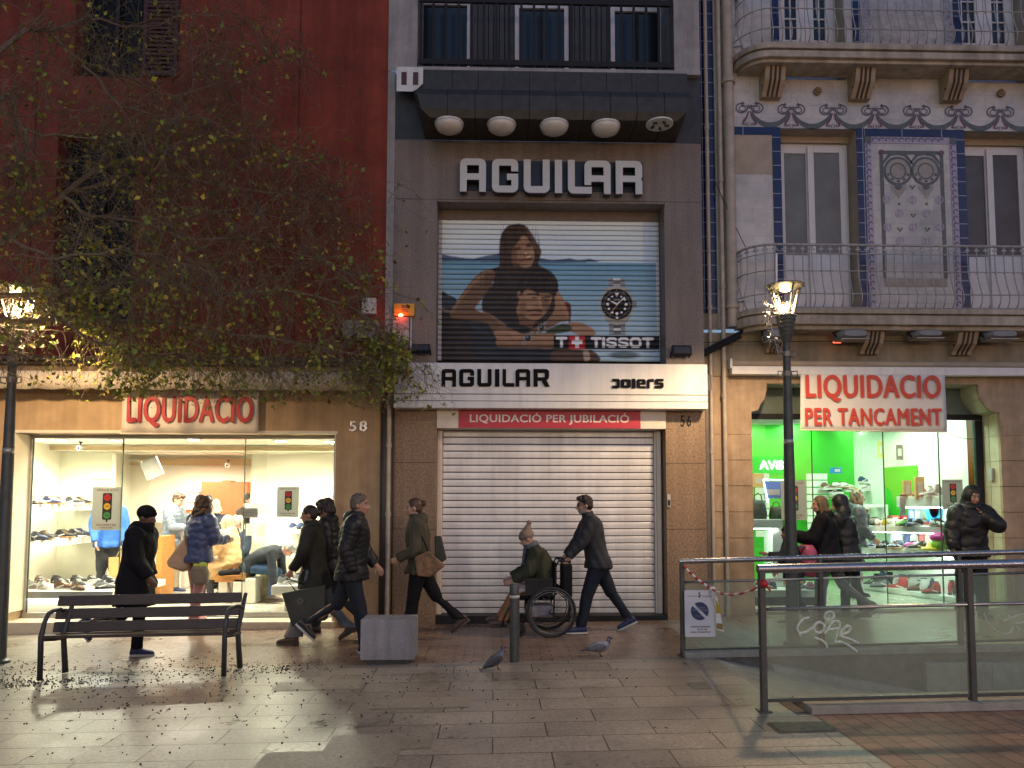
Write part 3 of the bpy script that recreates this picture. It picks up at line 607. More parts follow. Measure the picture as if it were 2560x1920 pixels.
for bx_ in ((XS0+.001, YG-.03, ZG1, XS1-.001, YG+.09, ZS1-.006), (XS0+.022, YG-.05, ZS0+.02, WX(262,YG), YG+.05, ZG0), (WX(528,YG), YG-.05, ZS0+.02, XS1-.022, YG+.05, ZG0)): MB().box(*bx_).build('window_frame', m_alu, RB)
mb = MB(); mb.box(XS0+.021, YG-.03, ZG0, WX(67,YG), YG+.03, ZG1-.001); mb.build('window_mullion', m_alu, RB)
# downlights
def downlight(p, ceil, name, label, group, r=.095, pw=9, col=(1,.95,.73), mat=None, rad=.07):
    t = thing(name, label, 'ceiling light', (p.x, p.y, ceil), group=group)
    mb = MB(); mb.lathe([(r+.02,-.004),(r+.02,-.012),(r,-.016),(r-.005,-.012)], n=18); mb.build('rim', m_alu, t, smooth=True, local=True)
    mb = MB(); mb.lathe([(r-.004,-.013),(r*.6,-.024),(0,-.028)], n=18); mb.build('diffuser', mat or m_lamp, t, smooth=True, local=True)
    l = bpy.data.lights.new('downlight_lamp', 'SPOT'); l.spot_size = R(168); l.spot_blend = .5; l.energy = pw; l.color = col; l.shadow_soft_size = rad
    o = bpy.data.objects.new('downlight_lamp', l); COL.objects.link(o); o.parent = t; o.location = (0, 0, -.05); return t
DL1 = [z1p(540,348), z1p(1005,350), z1p(1670,343), z1p(1500,405), z1p(1620,447), z2p(695,355), z2p(765,400), z2p(713,447), z2p(1120,360), z1p(1085,398)]
for q in DL1:
    p = cz(q[0], q[1], ZC-.012); p.y = min(p.y, 15.0)
    downlight(p, ZC, 'ceiling_light', 'round white downlight in the ceiling of the shoe shop in the red building', 'downlights in the red building shop', pw=32)
m_led1 = EM('warm_shelf_strip', (1,.93,.72), 3)
# furniture and shelves
def shelf(x0, y0, z0, x1, y1, z1, label, group='white shelves of the shoe shop', mat=None, name='display_shelf', cat='shelf'):
    mb = MB(); mb.box(x0, y0, z0, x1, y1, z1); o = single(mb, name, [mat or m_shelf], label, cat, group, loc=((x0+x1)/2, (y0+y1)/2, z0), bevel=.006)
    if 'side wall' in label: MB().box(x0+.1, y0+.05, z0-.012, x0+.14, y1-.05, z0-.001).build('light_strip', m_led1, o)
    return o
shelf(XI0+.01, 10.75, 1.52, -6.78, 12.88, 1.62, 'upper white shelf of shoes on the side wall of the beige shop')
shelf(XI0+.01, 10.75, .98, -6.72, 12.88, 1.09, 'middle white shelf of shoes on the side wall of the beige shop')
xpl = WX(252,10.72); t = thing('display_plinth', 'low white plinth covered in shoes with a glowing strip under its lip', 'plinth', ((XI0+xpl)/2, 11.5, .06))
mb = MB(); mb.box(XI0+.01, 10.70, .30, xpl, 12.4, .40); mb.build('plinth_top', m_shelf, t, bevel=.006)
mb = MB(); mb.box(XI0+.01, 10.86, .06, xpl-.14, 12.3, .298); mb.build('plinth_base', m_shelf, t)
mb = MB(); mb.box(XI0+.05, 10.78, .285, xpl-.06, 10.81, .297); mb.build('light_strip', EM('warm_led_strip', (1,.93,.72), 2.2), t)
pal1 = ['black','black','black','white','navy','brown']; pal2 = ['black','black','black','white','navy']; pal3 = ['brown','brown','black','black','grey','white','navy','black']
for i in range(9): place_shoe(-6.98+random.uniform(-.05,.05), 10.95+i*.21, 1.622, R(random.uniform(-30,10)), 'on the upper shelf of the red building shop', pal1, 1.05)
for i in range(9): place_shoe(-6.98+random.uniform(-.05,.05), 10.92+i*.21, 1.092, R(random.uniform(-25,5)), 'on the middle shelf of the red building shop', pal2, 1.05)
for j in range(3):
    for i in range(6):
        x = XI0+.35+i*.26+random.uniform(-.04,.04); 
        if x < xpl-.25: place_shoe(x, 10.95+j*.42+random.uniform(-.05,.05), .402, R(random.uniform(-40,25)), 'on the low plinth of the red building shop', pal3, 1.0)
def carton(x, y, z, sx, sy, sz, mat, label, group=None):
    mb = MB(); mb.box(x-sx/2, y-sy/2, z, x+sx/2, y+sy/2, z+sz*.72); mb.box(x-sx/2-.004, y-sy/2-.004, z+sz*.73, x+sx/2+.004, y+sy/2+.004, z+sz, 0)
    mb.box(x-sx*.18, y-sy/2-.006, z+sz*.25, x+sx*.18, y-sy/2-.0045, z+sz*.6, 1)
    return single(mb, 'shoe_box', [mat, m_white], label, 'box', group, loc=(x, y, z))
m_rbox = M('red_card', (.45,.03,.025), .5, var=.05)
carton(-6.92, 10.80, 1.621, .20, .12, .12, m_rbox, 'red shoe box at the near end of the upper shelf')
# counter, back shelf, benches
yb = 14.75; xa, xb2 = WX(300,yb), WX(400,yb); zs = WZ(1121,yb,350)
shelf(xa, yb-.05, zs-.06, xb2, 15.38, zs, 'white wall shelf left of the terracotta panel in the beige shop')
for i, c in enumerate((['white'], ['white'], ['black'], ['black'])): place_shoe(xa+.12+i*.22, yb+.12, zs+.002, R(20), 'on the wall shelf beside the terracotta panel', c)
carton(WX(367,yb), yb+.1, zs+.001, .16, .2, .30, m_rbox, 'tall red shoe box on the wall shelf beside the terracotta panel')
yc = 13.9; xa, xb2 = WX(300,yc), WX(398,yc); zt = WZ(1195,yc,380)
t = thing('counter', 'white shop counter behind the man in the grey padded jacket', 'counter', ((xa+xb2)/2, yc+.3, ZF))
mb = MB(); mb.box(xa, yc, zt-.05, xb2, yc+.6, zt); mb.build('counter_top', m_shelf, t, bevel=.005)
mb = MB(); mb.box(xa+.04, yc+.05, ZF, xb2-.04, yc+.55, zt-.052); mb.build('cabinet', m_shelf, t, bevel=.005)
carton(WX(392,yc), yc+.2, zt+.001, .28, .2, .15, m_rbox, 'red shoe box on the shop counter')
m_woodo = M('orange_wood', (.45,.20,.05), .45, var=.2, scale=6, stretch=(1,1,8))
mb = MB(); yw = 12.5; mb.box(WX(341,yw), yw, ZF, WX(353,yw), yw+.5, WZ(1158,yw,345)); single(mb, 'wooden_panel', [m_woodo], 'upright orange wooden side panel beside the man in grey', 'panel', loc=(WX(347,yw), yw, ZF), bevel=.005)
ys = 11.9; t = thing('seat_bench', 'orange wooden bench seat under the woman in the beige coat', 'bench', (WX(497,ys), ys+.25, ZF))
zs = .50
mb = MB(); mb.box(WX(468,ys), ys, zs-.10, WX(535,ys), ys+.5, zs); mb.build('seat', m_woodo, t, bevel=.008)
for xx in (482, 520):
    mb = MB(); mb.box(WX(xx-9,ys), ys+.08, ZF, WX(xx+9,ys), ys+.42, zs-.102); mb.build('leg', m_shelf, t)
yq = 12.75
for yy, gname in ((1143, 'upper'), (1196, 'lower')):
    zq = WZ(yy,yq,640); shelf(WX(622,yq), yq-.2, zq-.07, WX(700,yq), 13.19, zq, f'{gname} white bracket shelf with shoes behind the traffic light poster', 'bracket shelves behind the traffic light poster')
    for i in range(3): place_shoe(WX(632+i*17,yq), yq-.15, zq+.002, R(55+random.uniform(-10,10)), f'on the {gname} bracket shelf of the red building shop', ['navy'] if gname == 'upper' else ['black'], .9)
mb = MB(); yt = 11.0; zt = .44; mb.box(WX(590,yt), yt, zt-.13, WX(720,yt), yt+.9, zt); mb.box(WX(615,yt), yt+.1, ZF, WX(700,yt), yt+.75, zt-.132)
single(mb, 'display_table', [m_shelf], 'low white display table with trainers behind the right pane', 'table', loc=(WX(655,yt), yt+.4, ZF), bevel=.006)
for i in range(5): place_shoe(WX(598+i*22,yt), yt+.15+(i % 2)*.3, zt+.002, R(random.uniform(5,40)), 'on the low display table of the red building shop', ['black','grey','white'], 1.15)
# posters
m_pgrey = TL('grey_paper', (.50,.52,.48), .45); m_pred = M('print_red', (.55,.03,.03), .5, var=0); m_pyel = M('print_yellow', (.75,.48,.03), .5, var=0); m_pgrn = M('print_green', (.06,.32,.08), .5, var=0); m_pblk = M('print_black', (.03,.03,.03), .5, var=0)
def poster(x0, x1, z0, z1, y, label, group=None, small=False, bold_red=True):
    w, h = x1-x0, z1-z0; t = thing('traffic_light_poster', label, 'poster', ((x0+x1)/2, y, z0), group=group); mb = MB(); mb.box(x0, y-.003, z0, x1, y, z1); mb.build('sheet', m_pgrey, t)
    cx = (x0+x1)/2+.02*w; mb = MB(); mb.prism(rrect(cx-.16*w, z0+.24*h, cx+.16*w, z0+.86*h, .05*w), y-.005, y-.0035, 0); mb.box(cx-.03*w, y-.005, z0+.19*h, cx+.03*w, y-.0035, z0+.24*h, 0)
    for k, mm in ((2, 1), (1, 2), (0, 3)): mb.prism(arc(cx, z0+(.345+.205*k)*h, .115*w, .115*w, 0, 342, 18), y-.007, y-.0055, mm)
    mb.build('traffic_light', [m_pblk, m_pred, m_pyel, m_pgrn], t)
    mb = MB()
    for k, s in ((2, '-50%'), (1, '-30%'), (0, '-20%')): text(mb, s, cx-.075*w, cx+.075*w, z0+(.345+.205*k)*h-.018*h, z0+(.345+.205*k)*h+.018*h, y-.008, .001, .02)
    mb.build('numbers', m_pblk, t)
    if not small:
        mb = MB(); text(mb, 'APLICA EL % DTE', x0+.14*w, x1-.12*w, z0+.905*h, z0+.95*h, y-.004, .001, .02); text(mb, 'TANCAMENT PER', x0+.16*w, x1-.16*w, z0+.10*h, z0+.145*h, y-.004, .001, .02); text(mb, 'JUBILACIÓ', x0+.28*w, x1-.28*w, z0+.035*h, z0+.08*h, y-.004, .001, .02)
        mb.build('lettering', M('dark_red_print', (.22,.05,.05), .5, var=0), t)
yp = YG-.008
def px(x, y, Y): p = W(x, y, Y); return p
a, b = px(*z1p(815,752),yp), px(*z1p(1040,1125),yp); poster(a.x-.02, b.x, b.z, a.z, yp, 'grey traffic light discount poster on the pane in front of the blue jacket')
a, b = px(*z2p(667,750),yp), px(*z2p(853,1012),yp); poster(a.x, b.x, b.z, a.z, yp, 'grey traffic light discount poster beside the bracket shelves')
m_paper = TL('white_paper', (.85,.87,.84), .6)
def paper(p0, p1, y, label, lines=0, group=None, mat=None, txt=None):
    a, b = px(*p0,y), px(*p1,y); x0, x1, z0, z1 = a.x, b.x, b.z, a.z; mb = MB(); mb.box(x0, y-.002, z0, x1, y, z1); h = z1-z0; w = x1-x0
    for k in range(lines): mb.box(x0+.12*w, y-.0035, z1-(.3+.16*k)*h, x1-(.15+.1*(k % 2))*w, y-.0023, z1-(.27+.16*k)*h, 1)
    return single(mb, 'paper_notice', [mat or m_paper, m_ink], label, 'notice', group, loc=(x0, y, z0))
paper(z2p(375,893), z2p(605,985), YG+.055, 'wide blank white sheet stuck on the glass door'); paper(z2p(398,1068), z2p(470,1172), YG+.055, 'blank white sheet low on the glass door edge'); paper(z2p(488,1068), z2p(563,1172), YG+.055, 'blank white sheet low on the glass beside the bent man')
paper(z2p(372,935), z2p(498,1018), yp, 'grey printed opening hours notice on the shop door', 4, mat=m_pgrey)
def zr5(x, y): return ((380+x/5.5306)/K, (1180+y/5.5306)/K)
paper(zr5(472,135), zr5(678,275), 14.88, 'white payment sign at the top of the terracotta panel', 1); paper(zr5(470,285), zr5(648,415), 14.88, 'white printed sheet below the payment sign', 4); paper(zr5(468,425), zr5(575,520), 14.88, 'small white sheet lowest on the terracotta panel', 3)
# cameras
def cctv(p, label, s=1):
    t = thing('security_camera', label, 'camera', tuple(p)); mb = MB(); mb.lathe([(.03,0),(.03,-.02)], n=12); mb.tube([(0,0,-.02),(0,-.01,-.06)], .012, 6); mb.build('mount', m_dark, t, local=True)
    mb = MB(); mb.ell((0,-.02,-.10), (.05,.055,.05)); mb.build('dome', m_white, t, local=True, smooth=True)
    mb = MB(); mb.ell((0,-.068,-.105), (.02,.012,.02)); mb.build('lens', m_pblk, t, local=True, smooth=True)
cctv(px(*z1p(1972,520),14.4), 'white security camera on the wall above the terracotta panel'); cctv(px(*z1p(697,360),11.9), 'white ceiling camera above the shoe shelves'); 
mb = MB(); a = px(*z1p(1110,520),12.8); mb.bar(a, a+Vector((.22,0,-.02)), .02, .02); mb.obox(a+Vector((.4,0,-.14)), (.30,.03,.34), Matrix.Rotation(R(-25),3,'Y')); single(mb, 'monitor', [M('grey_plastic', (.35,.35,.33), .4)], 'tilted grey screen on a wall arm behind the sliding door', 'screen', loc=tuple(a))
# awning
m_canvas = M('cream_canvas', (.62,.53,.40), .8, var=.08, scale=5, bump=.2, bscale=120, stain=.15)
ya = 9.98; xa0, xa1 = -9.5, WX(786,ya); za1, za0 = WZ(803,ya,400), WZ(838,ya,400)
t = thing('awning', 'rolled cream canvas awning with a scalloped edge over the shoe shop', 'awning', ((xa0+xa1)/2, ya, za0))
mb = MB(); n = 130; vs = []; per = .36
for i in range(n+1):
    x = xa0+(xa1-xa0)*i/n; wv = .012*sin(x*5.1)+.008*sin(x*13); zl = za0-.028*abs(sin(pi*x/per))**.7
    for y, z in ((ya+.16+wv*.3, za1+.035), (ya+.0, za1), (ya+wv*.6, (za0+za1)/2), (ya+.012+wv, zl)): vs.append((x, y, z))
for i in range(n):
    for k in range(3): mb.f.append((i*4+k, (i+1)*4+k, (i+1)*4+k+1, i*4+k+1)[::-1]); mb.m.append(0)
mb.v = vs; o = mb.build('valance', m_canvas, t, smooth=True); sm = o.modifiers.new('thick', 'SOLIDIFY'); sm.thickness = .004
mb = MB(); mb.tube([(xa0,ya+.2,za1-.01),(xa1+.02,ya+.2,za1-.01)], .05, 12); mb.build('roller', m_canvas, t, smooth=True)
mb = MB(); mb.box(xa1+.005, ya-.01, za1-.10, xa1+.045, Y0-.03, za1+.05); mb.build('bracket', m_dark, t)
# banner, number
m_bann = M('banner_vinyl', (.66,.60,.50), .5, var=.05, scale=3); m_bred = M('banner_red', (.44,.025,.03), .5, var=.05)
yb = 10.20; xb0, xb1 = WX(256,yb), WX(554,yb); zb0, zb1 = WZ(937,yb,400), WZ(838,yb,400)
t = thing('sale_banner', 'cream banner with one line of tall red letters above the shoe shop', 'banner', ((xb0+xb1)/2, yb, zb0))
mb = gridsheet(MB(), lambda u, v: (xb0+(xb1-xb0)*u, yb+.008*sin(u*9)+.004*sin(u*23+v*3), zb0+(zb1-zb0)*v), 30, 6)
o = mb.build('banner_sheet', m_bann, t, smooth=True); o.modifiers.new('s','SOLIDIFY').thickness = .003
mb = MB(); mb.tube([(xb0-.01,yb,zb0),(xb1+.01,yb,zb0)], .012, 8); mb.build('hem_bar', m_cream, t)
mb = MB(); text(mb, 'LIQUIDACIO', WX(268,yb), WX(543,yb), WZ(924,yb,400), WZ(855,yb,400), yb-.018, .003, .034, space=1.06); mb.build('lettering', m_bred, t)
mb = MB(); text(mb, '58', WX(753,Y0), WX(792,Y0), WZ(932,Y0,770), WZ(910,Y0,770), Y0-.032, .02, .018, space=1.25)
single(mb, 'house_number', [M('brushed_metal', (.55,.55,.56), .35, .6, var=.2, scale=40)], 'silver metal house number 58 on the beige wall', 'house number', loc=(WX(770,Y0), Y0, WZ(932,Y0,770)))
a, b = W(785,648,Y0), W(814,682,Y0)
mb = MB(); mb.box(a.x, Y0-.12, b.z, b.x, Y0-.002, a.z); mb.box(a.x+.03, Y0-.125, b.z+.03, b.x-.03, Y0-.121, b.z+.08); single(mb, 'alarm_box', [m_white], 'small white box on the red wall near the grey pilaster', 'alarm box', loc=tuple(a), bevel=.01)
a, b = W(748,700,Y0), W(820,738,Y0)
mb = MB(); mb.box(a.x, Y0-.25, b.z, b.x, Y0-.002, a.z); mb.box(a.x+.03, Y0-.254, b.z+.03, b.x-.12, Y0-.2505, a.z-.03); single(mb, 'air_conditioner', [M('grey_metal_box', (.36,.35,.32), .5, var=.15)], 'grey air conditioning box on the red wall behind the leaves', 'air conditioner', loc=tuple(a), bevel=.01)
# ================================================================ cut-out letters
def shape(mb, loops, y, th, m=0):
    cu = bpy.data.curves.new('s', 'CURVE'); cu.dimensions = '2D'; cu.fill_mode = 'BOTH'; cu.extrude = .5
    for lp in loops:
        sp = cu.splines.new('POLY'); sp.points.add(len(lp)-1); sp.use_cyclic_u = True
        for i, (x, z) in enumerate(lp): sp.points[i].co = (x, z, 0, 1)
    ob = bpy.data.objects.new('s', cu); COL.objects.link(ob); dg = bpy.context.evaluated_depsgraph_get(); me = ob.evaluated_get(dg).to_mesh()
    mb.add([(v.co.x, y-(v.co.z+.5)*th, v.co.y) for v in me.vertices], [tuple(p.vertices) for p in me.polygons], m)
    ob.evaluated_get(dg).to_mesh_clear(); bpy.data.objects.remove(ob); bpy.data.curves.remove(cu)
def ca(cx, cz, r, a0): return arc(cx, cz, r*1.3, r, a0, a0+90, 4)
r_ = .17
HOLE = [(.27,.55),(.73,.55),(.73,.80),(.27,.80)]
LET = {
 'A': [[(0,0),(.26,0),(.26,.36),(.74,.36),(.74,0),(1,0)]+ca(1-r_*1.3,1-r_,r_,0)+ca(r_*1.3,1-r_,r_,90), HOLE],
 'G': [[(1,.63)]+ca(1-r_*1.3,1-r_,r_,0)+ca(r_*1.3,1-r_,r_,90)+ca(r_*1.3,r_,r_,180)+ca(1-r_*1.3,r_,r_,270)+[(1,.56),(.57,.56),(.57,.37),(.74,.37),(.74,.2),(.27,.2),(.27,.8),(.73,.8),(.73,.63)]],
 'U': [[(0,1)]+ca(r_*1.3,r_,r_,180)+ca(1-r_*1.3,r_,r_,270)+[(1,1),(.73,1),(.73,.2),(.27,.2),(.27,1)]],
 'I': [[(0,0),(1,0),(1,1),(0,1)]],
 'L': [[(0,1)]+ca(r_*1.3,r_,r_,180)+[(1,0),(1,.2),(.29,.2),(.29,1)]],
 'R': [[(0,0),(.26,0),(.26,.36),(.74,.36),(.74,0),(1,0),(1,.38),(.95,.45),(1,.52)]+ca(1-r_*1.3,1-r_,r_,0)+[(0,1)], HOLE],
 'R2': [[(0,0),(.27,0),(.27,.34),(.52,.34),(.72,0),(1.04,0),(.82,.38),(.96,.45),(1,.6)]+ca(1-r_*1.3,1-r_,r_,0)+[(0,1)], [(.27,.53),(.72,.53),(.72,.79),(.27,.79)]],
 'j': [[(0,0)]+ca(.78,.17,.17,270)+ca(.78,.83,.17,0)+[(0,1),(0,.72),(.60,.72),(.60,.28),(0,.28)]],
 'o': [ca(1-.2,.8,.16,0)+ca(.2,.8,.16,90)+ca(.2,.2,.16,180)+ca(.8,.2,.16,270), [(.36,.3),(.64,.3),(.64,.7),(.36,.7)]],
 'e': [[(1,.40)]+ca(.8,.8,.16,0)+ca(.2,.8,.16,90)+ca(.2,.2,.16,180)+[(1,0),(1,.22),(.36,.22),(.36,.40)], [(.36,.56),(.64,.56),(.64,.76),(.36,.76)]],
 'r': [[(0,0),(.4,0),(.4,.7),(1,.7),(1,1)]+ca(.25,.8,.16,90)],
 's': [[(0,0),(.85,0),(1,.12),(1,.5),(.88,.6),(.36,.62),(.36,.74),(1,.74),(1,1),(.15,1),(0,.88),(0,.5),(.12,.4),(.64,.38),(.64,.26),(0,.26)]]}
def letter(mb, k, x0, x1, z0, z1, y, th, m=0): shape(mb, [[(x0+a*(x1-x0), z0+b*(z1-z0)) for a, b in lp] for lp in LET[k]], y, th, m)
# ================================================================ jeweller's building
m_stone = M('brown_granite', (.26,.215,.18), .55, var=.30, scale=42, bump=.12, bscale=150, col2=(.13,.10,.09), stain=.4, streak=.30)
m_stone2 = M('speckled_granite', (.36,.24,.14), .5, scale=34, bump=.2, bscale=120, col2=(.12,.075,.05), stain=.25, streak=.2)
m_plast = M('grey_plaster', (.34,.33,.33), .85, var=.16, scale=4, bump=.2, bscale=90, stain=.35, streak=.35)
m_can = M('dark_canopy_panels', (.030,.028,.024), .5, var=.35, scale=7, stain=.3)
m_seam = M('dark_seam', (.012,.012,.012), .9, var=0)
m_wht = M('white_sign_panel', (.66,.66,.65), .45, var=.06, scale=3, stain=.14, streak=.12)
m_sign_letter = M('pale_metal_letters', (.55,.56,.55), .5, var=.05)
m_navyside = M('dark_letter_returns', (.012,.014,.03), .4, var=0)
m_plank = M('dark_planks', (.06,.06,.065), .6, var=.3, scale=10, stretch=(8,8,.6))
m_pale = M('pale_window_frame', (.62,.61,.64), .5, var=.1)
m_blackp = M('black_paint', (.02,.02,.022), .55, var=.1, spec=.2); m_blet = M('black_lettering', (.012,.012,.013), .85, var=0, spec=.05)
zp1 = lambda x, y: ((960+x/2.6976)/K, (y/2.6976)/K)
zp2 = lambda x, y: ((960+x/2.6756)/K, (480+y/2.6756)/K)
def P1(x, y, Y): return W(*zp1(x, y), Y)
def P2(x, y, Y): return W(*zp2(x, y), Y)
AB = thing('jeweller_building', 'narrow granite fronted jeweller building with dark canopy and two roller shutters', 'building', (.8, 10.3, 0))
YA = 10.30
XA0, XA1 = XB+.002, P2(2138, 900, YA).x+.0
xs0 = P1(78, 700, YA).x; zc0, zc1 = P1(1100,955,YA).z, P1(1100,500,YA).z
ox0, ox1, oz0, oz1 = P2(352,600,YA).x, P2(1880,600,YA).x, P2(1100,1138,YA).z-.03, P2(1100,72,YA).z
dx0, dx1, dz1 = W(942,1100,YA).x, W(1440,1100,YA).x, W(1190,886,YA).z
zpil = W(1190,884,YA).z
bx0_, bx1_ = P1(228,200,YA).x, P1(1952,200,YA).x
# upper wall with the loggia, stone front with shutter openings
mb = MB(); wallgrid(mb, XA0, XA1+.0, zc1, 14, [(bx0_, bx1_, zc1, 12.6)], YA-.02, YA+.9); mb.quad((XA1,YA-.02,zc1),(XA1,YA+.5,zc1),(XA1,YA+.5,14),(XA1,YA-.02,14)); mb.quad((XA0,YA-.02,zc1),(XA0,YA-.02,14),(XA0,YA+.1,14),(XA0,YA+.1,zc1)); mb.build('upper_wall', m_plast, AB)
mb = MB(); wallgrid(mb, xs0, XA1, zpil, zc0, [(ox0, ox1, oz0, oz1)], YA, YA+.38); mb.quad((XA1,YA,-.1),(XA1,YA+.4,-.1),(XA1,YA+.4,zc0),(XA1,YA,zc0))
mb.build('stone_front', m_stone, AB)
mb = MB(); mb.box(XA0, YA-.012, -.1, xs0-.003, YA+.1, zc1-.002); mb.build('edge_strip', m_plast, AB)
mb = MB(); wallgrid(mb, xs0, XA1, -.15, zpil, [(dx0, dx1, -.15, zpil)], YA, YA+.38); mb.build('granite_pilasters', m_stone2, AB)
for z in (W(1190,1000,YA).z, W(1190,1143,YA).z):
    mb = MB(); mb.box(xs0, YA-.002, z-.003, dx0, YA+.004, z+.003); mb.box(dx1, YA-.002, z-.003, XA1, YA+.004, z+.003); mb.build('stone_joint', m_seam, AB)
mb = MB(); zj = P1(1100,1352,YA).z; mb.box(xs0, YA-.002, zj-.003, XA1, YA+.004, zj+.003)
for xx in (ox0-.004, ox1+.004): mb.box(xx-.003, YA-.0025, oz1-.05, xx+.003, YA+.004, zj-.004)
mb.build('stone_joint', m_seam, AB)
# loggia
mb = MB(); yb_ = YA+.88; n = 44
for i in range(n):
    x0 = bx0_+(bx1_-bx0_)*i/n; mb.box(x0+.006, yb_-.02-(.02 if i % 2 else 0), zc1, bx0_+(bx1_-bx0_)*(i+1)/n-.006, yb_, 12.6)
mb.build('plank_wall', m_plank, AB)
mb = MB(); mb.quad((bx0_,yb_+.002,zc1),(bx1_,yb_+.002,zc1),(bx1_,yb_+.002,12.6),(bx0_,yb_+.002,12.6)); mb.build('back_wall', m_blackp, AB)
for a, b, t_ in ((240,590,40), (882,1240,52), (1522,1880,62)):
    xa, xb_, zt = P1(a,100,yb_).x, P1(b,100,yb_).x, P1(1000,t_,yb_).z
    mb = MB(); frame(mb, xa, xb_, zc1+.02, zt, yb_-.09, yb_-.045, .065); w = mb.build('window', m_pale, AB)
    mb = MB(); mb.quad((xa+.06,yb_-.05,zc1+.02),(xb_-.06,yb_-.05,zc1+.02),(xb_-.06,yb_-.05,zt-.06),(xa+.06,yb_-.05,zt-.06)); mb.build('pane', M('night_pane', (.008,.010,.016), .15, var=0), w)
    mb = MB(); mb.box((xa+xb_)/2-.02, yb_-.085, zc1+.09, (xa+xb_)/2+.02, yb_-.055, zt-.07); mb.build('sash_bar', m_blackp, w)
mb = MB(); mb.box(P1(228,480,YA-.06).x, YA-.10, zc1-.035, P1(2130,480,YA-.06).x, YA+.9, zc1+.03); mb.build('loggia_slab', m_plast, AB, bevel=.006)
rl = None
zr0, zr1 = P1(1100,440,YA-.06).z, P1(1100,18,YA-.06).z
mb = MB(); mb.box(bx0_+.02, YA-.085, zr0-.02, bx1_-.02, YA-.04, zr0+.06); mb.box(bx0_+.02, YA-.085, zr1-.03, bx1_-.02, YA-.04, zr1+.05); rl = mb.build('loggia_railing', m_blackp, AB, bevel=.003)
nb = 20
for i in range(nb+1):
    x = bx0_+.05+(bx1_-bx0_-.1)*i/nb; mb = MB(); mb.box(x-.018, YA-.075, zc1+.04, x+.018, YA-.05, zr1+1.0); mb.build('railing_bar', m_blackp, rl)
# canopy
yf = 9.66; cx0, cx1 = P1(225,760,yf).x, P1(2065,760,yf).x
mb = MB(); mb.box(xs0-.0, YA-.016, zc0, XA1, YA-.002, zc1-.04); mb.build('dark_wall_panel', m_can, AB)
prof = [(YA-.02,zc0-.0),(yf+.02,zc0),(yf-.03,zc0+.10),(yf-.03,zc0+.30),(yf+.02,zc0+.40),(YA-.15,zc0+.64),(YA-.15,zc1-.05),(YA-.02,zc1-.05)]
mb = MB(); n = len(prof); k_ = 10
tp = [0.0, .22, .12, .02, .0, -.02, -.02, -.02]
vs = [(cx0+(.0 if q > 0 else -.0)+[.05,.17,.05,.0,0,-.12,-.16,-.16][q], y, z) for q, (y, z) in enumerate(prof)]+[(cx1-[.05,.17,.05,0,0,-.10,-.10,-.10][q], y, z) for q, (y, z) in enumerate(prof)]
mb.add(vs, [(i, (i+1) % n, (i+1) % n+n, i+n)[::-1] for i in range(n)]+[tuple(range(n)), tuple(range(2*n-1, n-1, -1))])
cn = mb.build('canopy', m_can, AB)
for zx in (430,615,797,980,1160,1345,1525,1705,1890):
    x = P1(zx,700,yf).x; xx = x+.03; MB().box(xx-.004, YA-.154, zc0+.64, xx+.004, YA-.149, zc1-.05).build('canopy_seam', m_seam, cn); mb = MB()
    P = [(x,y-(.004 if i else 0)*(1 if y < YA-.1 else 0),z-(.003 if i < 2 else 0)) for i, (y, z) in enumerate(prof[:5])]
    for p, q in zip(P[:-1], P[1:]): mb.bar(p, q, .010, .006)
    mb.build('canopy_seam', m_seam, cn)
m_opal = M('opal_glass_dome', (.62,.60,.56), .3, var=.08, coat=.3)
for i, (zx, zy) in enumerate(((440,858),(793,862),(1148,868),(1495,874),(1858,860))):
    c = Vector(ray(*zp1(zx, zy-28))); c = c*((zc0-.0-CAMZ)/c.z)+Vector((0,0,CAMZ)); c.z = zc0-.002
    if i < 4:
        lab = ['leftmost opal dome lamp under the dark canopy', 'second opal dome lamp from the left under the dark canopy', 'middle opal dome lamp, right above the large letters U and I', 'opal dome lamp beside the broken one under the canopy'][i]
        t = thing('canopy_lamp', lab, 'lamp', tuple(c), group='dome lamps under the canopy')
        mb = MB(); mb.lathe([(.2,0),(.2,-.02),(.185,-.03)], n=24); mb.build('base_ring', m_wht, t, smooth=True, local=True, sharp=40)
        mb = MB(); mb.lathe([(.19,-.022),(.19,-.05),(.17,-.085),(.12,-.115),(.06,-.128),(0,-.132)], n=24); mb.build('glass_dome', m_opal, t, smooth=True, local=True)
    else:
        t = thing('canopy_lamp', 'broken canopy lamp without its dome, bare white base plate', 'lamp', tuple(c), group='dome lamps under the canopy')
        mb = MB(); mb.lathe([(.185,0),(.185,-.018),(0,-.02)], n=24); mb.build('base_plate', m_wht, t, smooth=True, local=True, sharp=40)
        mb = MB()
        for a in range(5): mb.obox((.10*cos(a*1.3), .09*sin(a*1.3), -.03), (.06, .025, .025), Matrix.Rotation(a, 3, 'Z'))
        mb.build('socket', m_dark, t, local=True)
a, b = P1(88,458,YA-.16), P1(264,625,YA-.16)
t = thing('wall_plaque', 'white metal plaque with two dark slots at the canopy end', 'plaque', tuple(a))
mb = MB(); mb.prism([(a.x,b.z),(a.x,a.z),(b.x,a.z),(b.x,b.z+.12),(b.x-.12,b.z)], YA-.19, YA-.178); mb.build('plate', m_wht, t)
mb = MB(); w = b.x-a.x; h = a.z-b.z
for u in (.18,.62): mb.box(a.x+u*w, YA-.196, b.z+.26*h, a.x+(u+.2)*w, YA-.1915, b.z+.78*h)
mb.build('slot', M('brown_slot', (.07,.03,.025), .6), t)
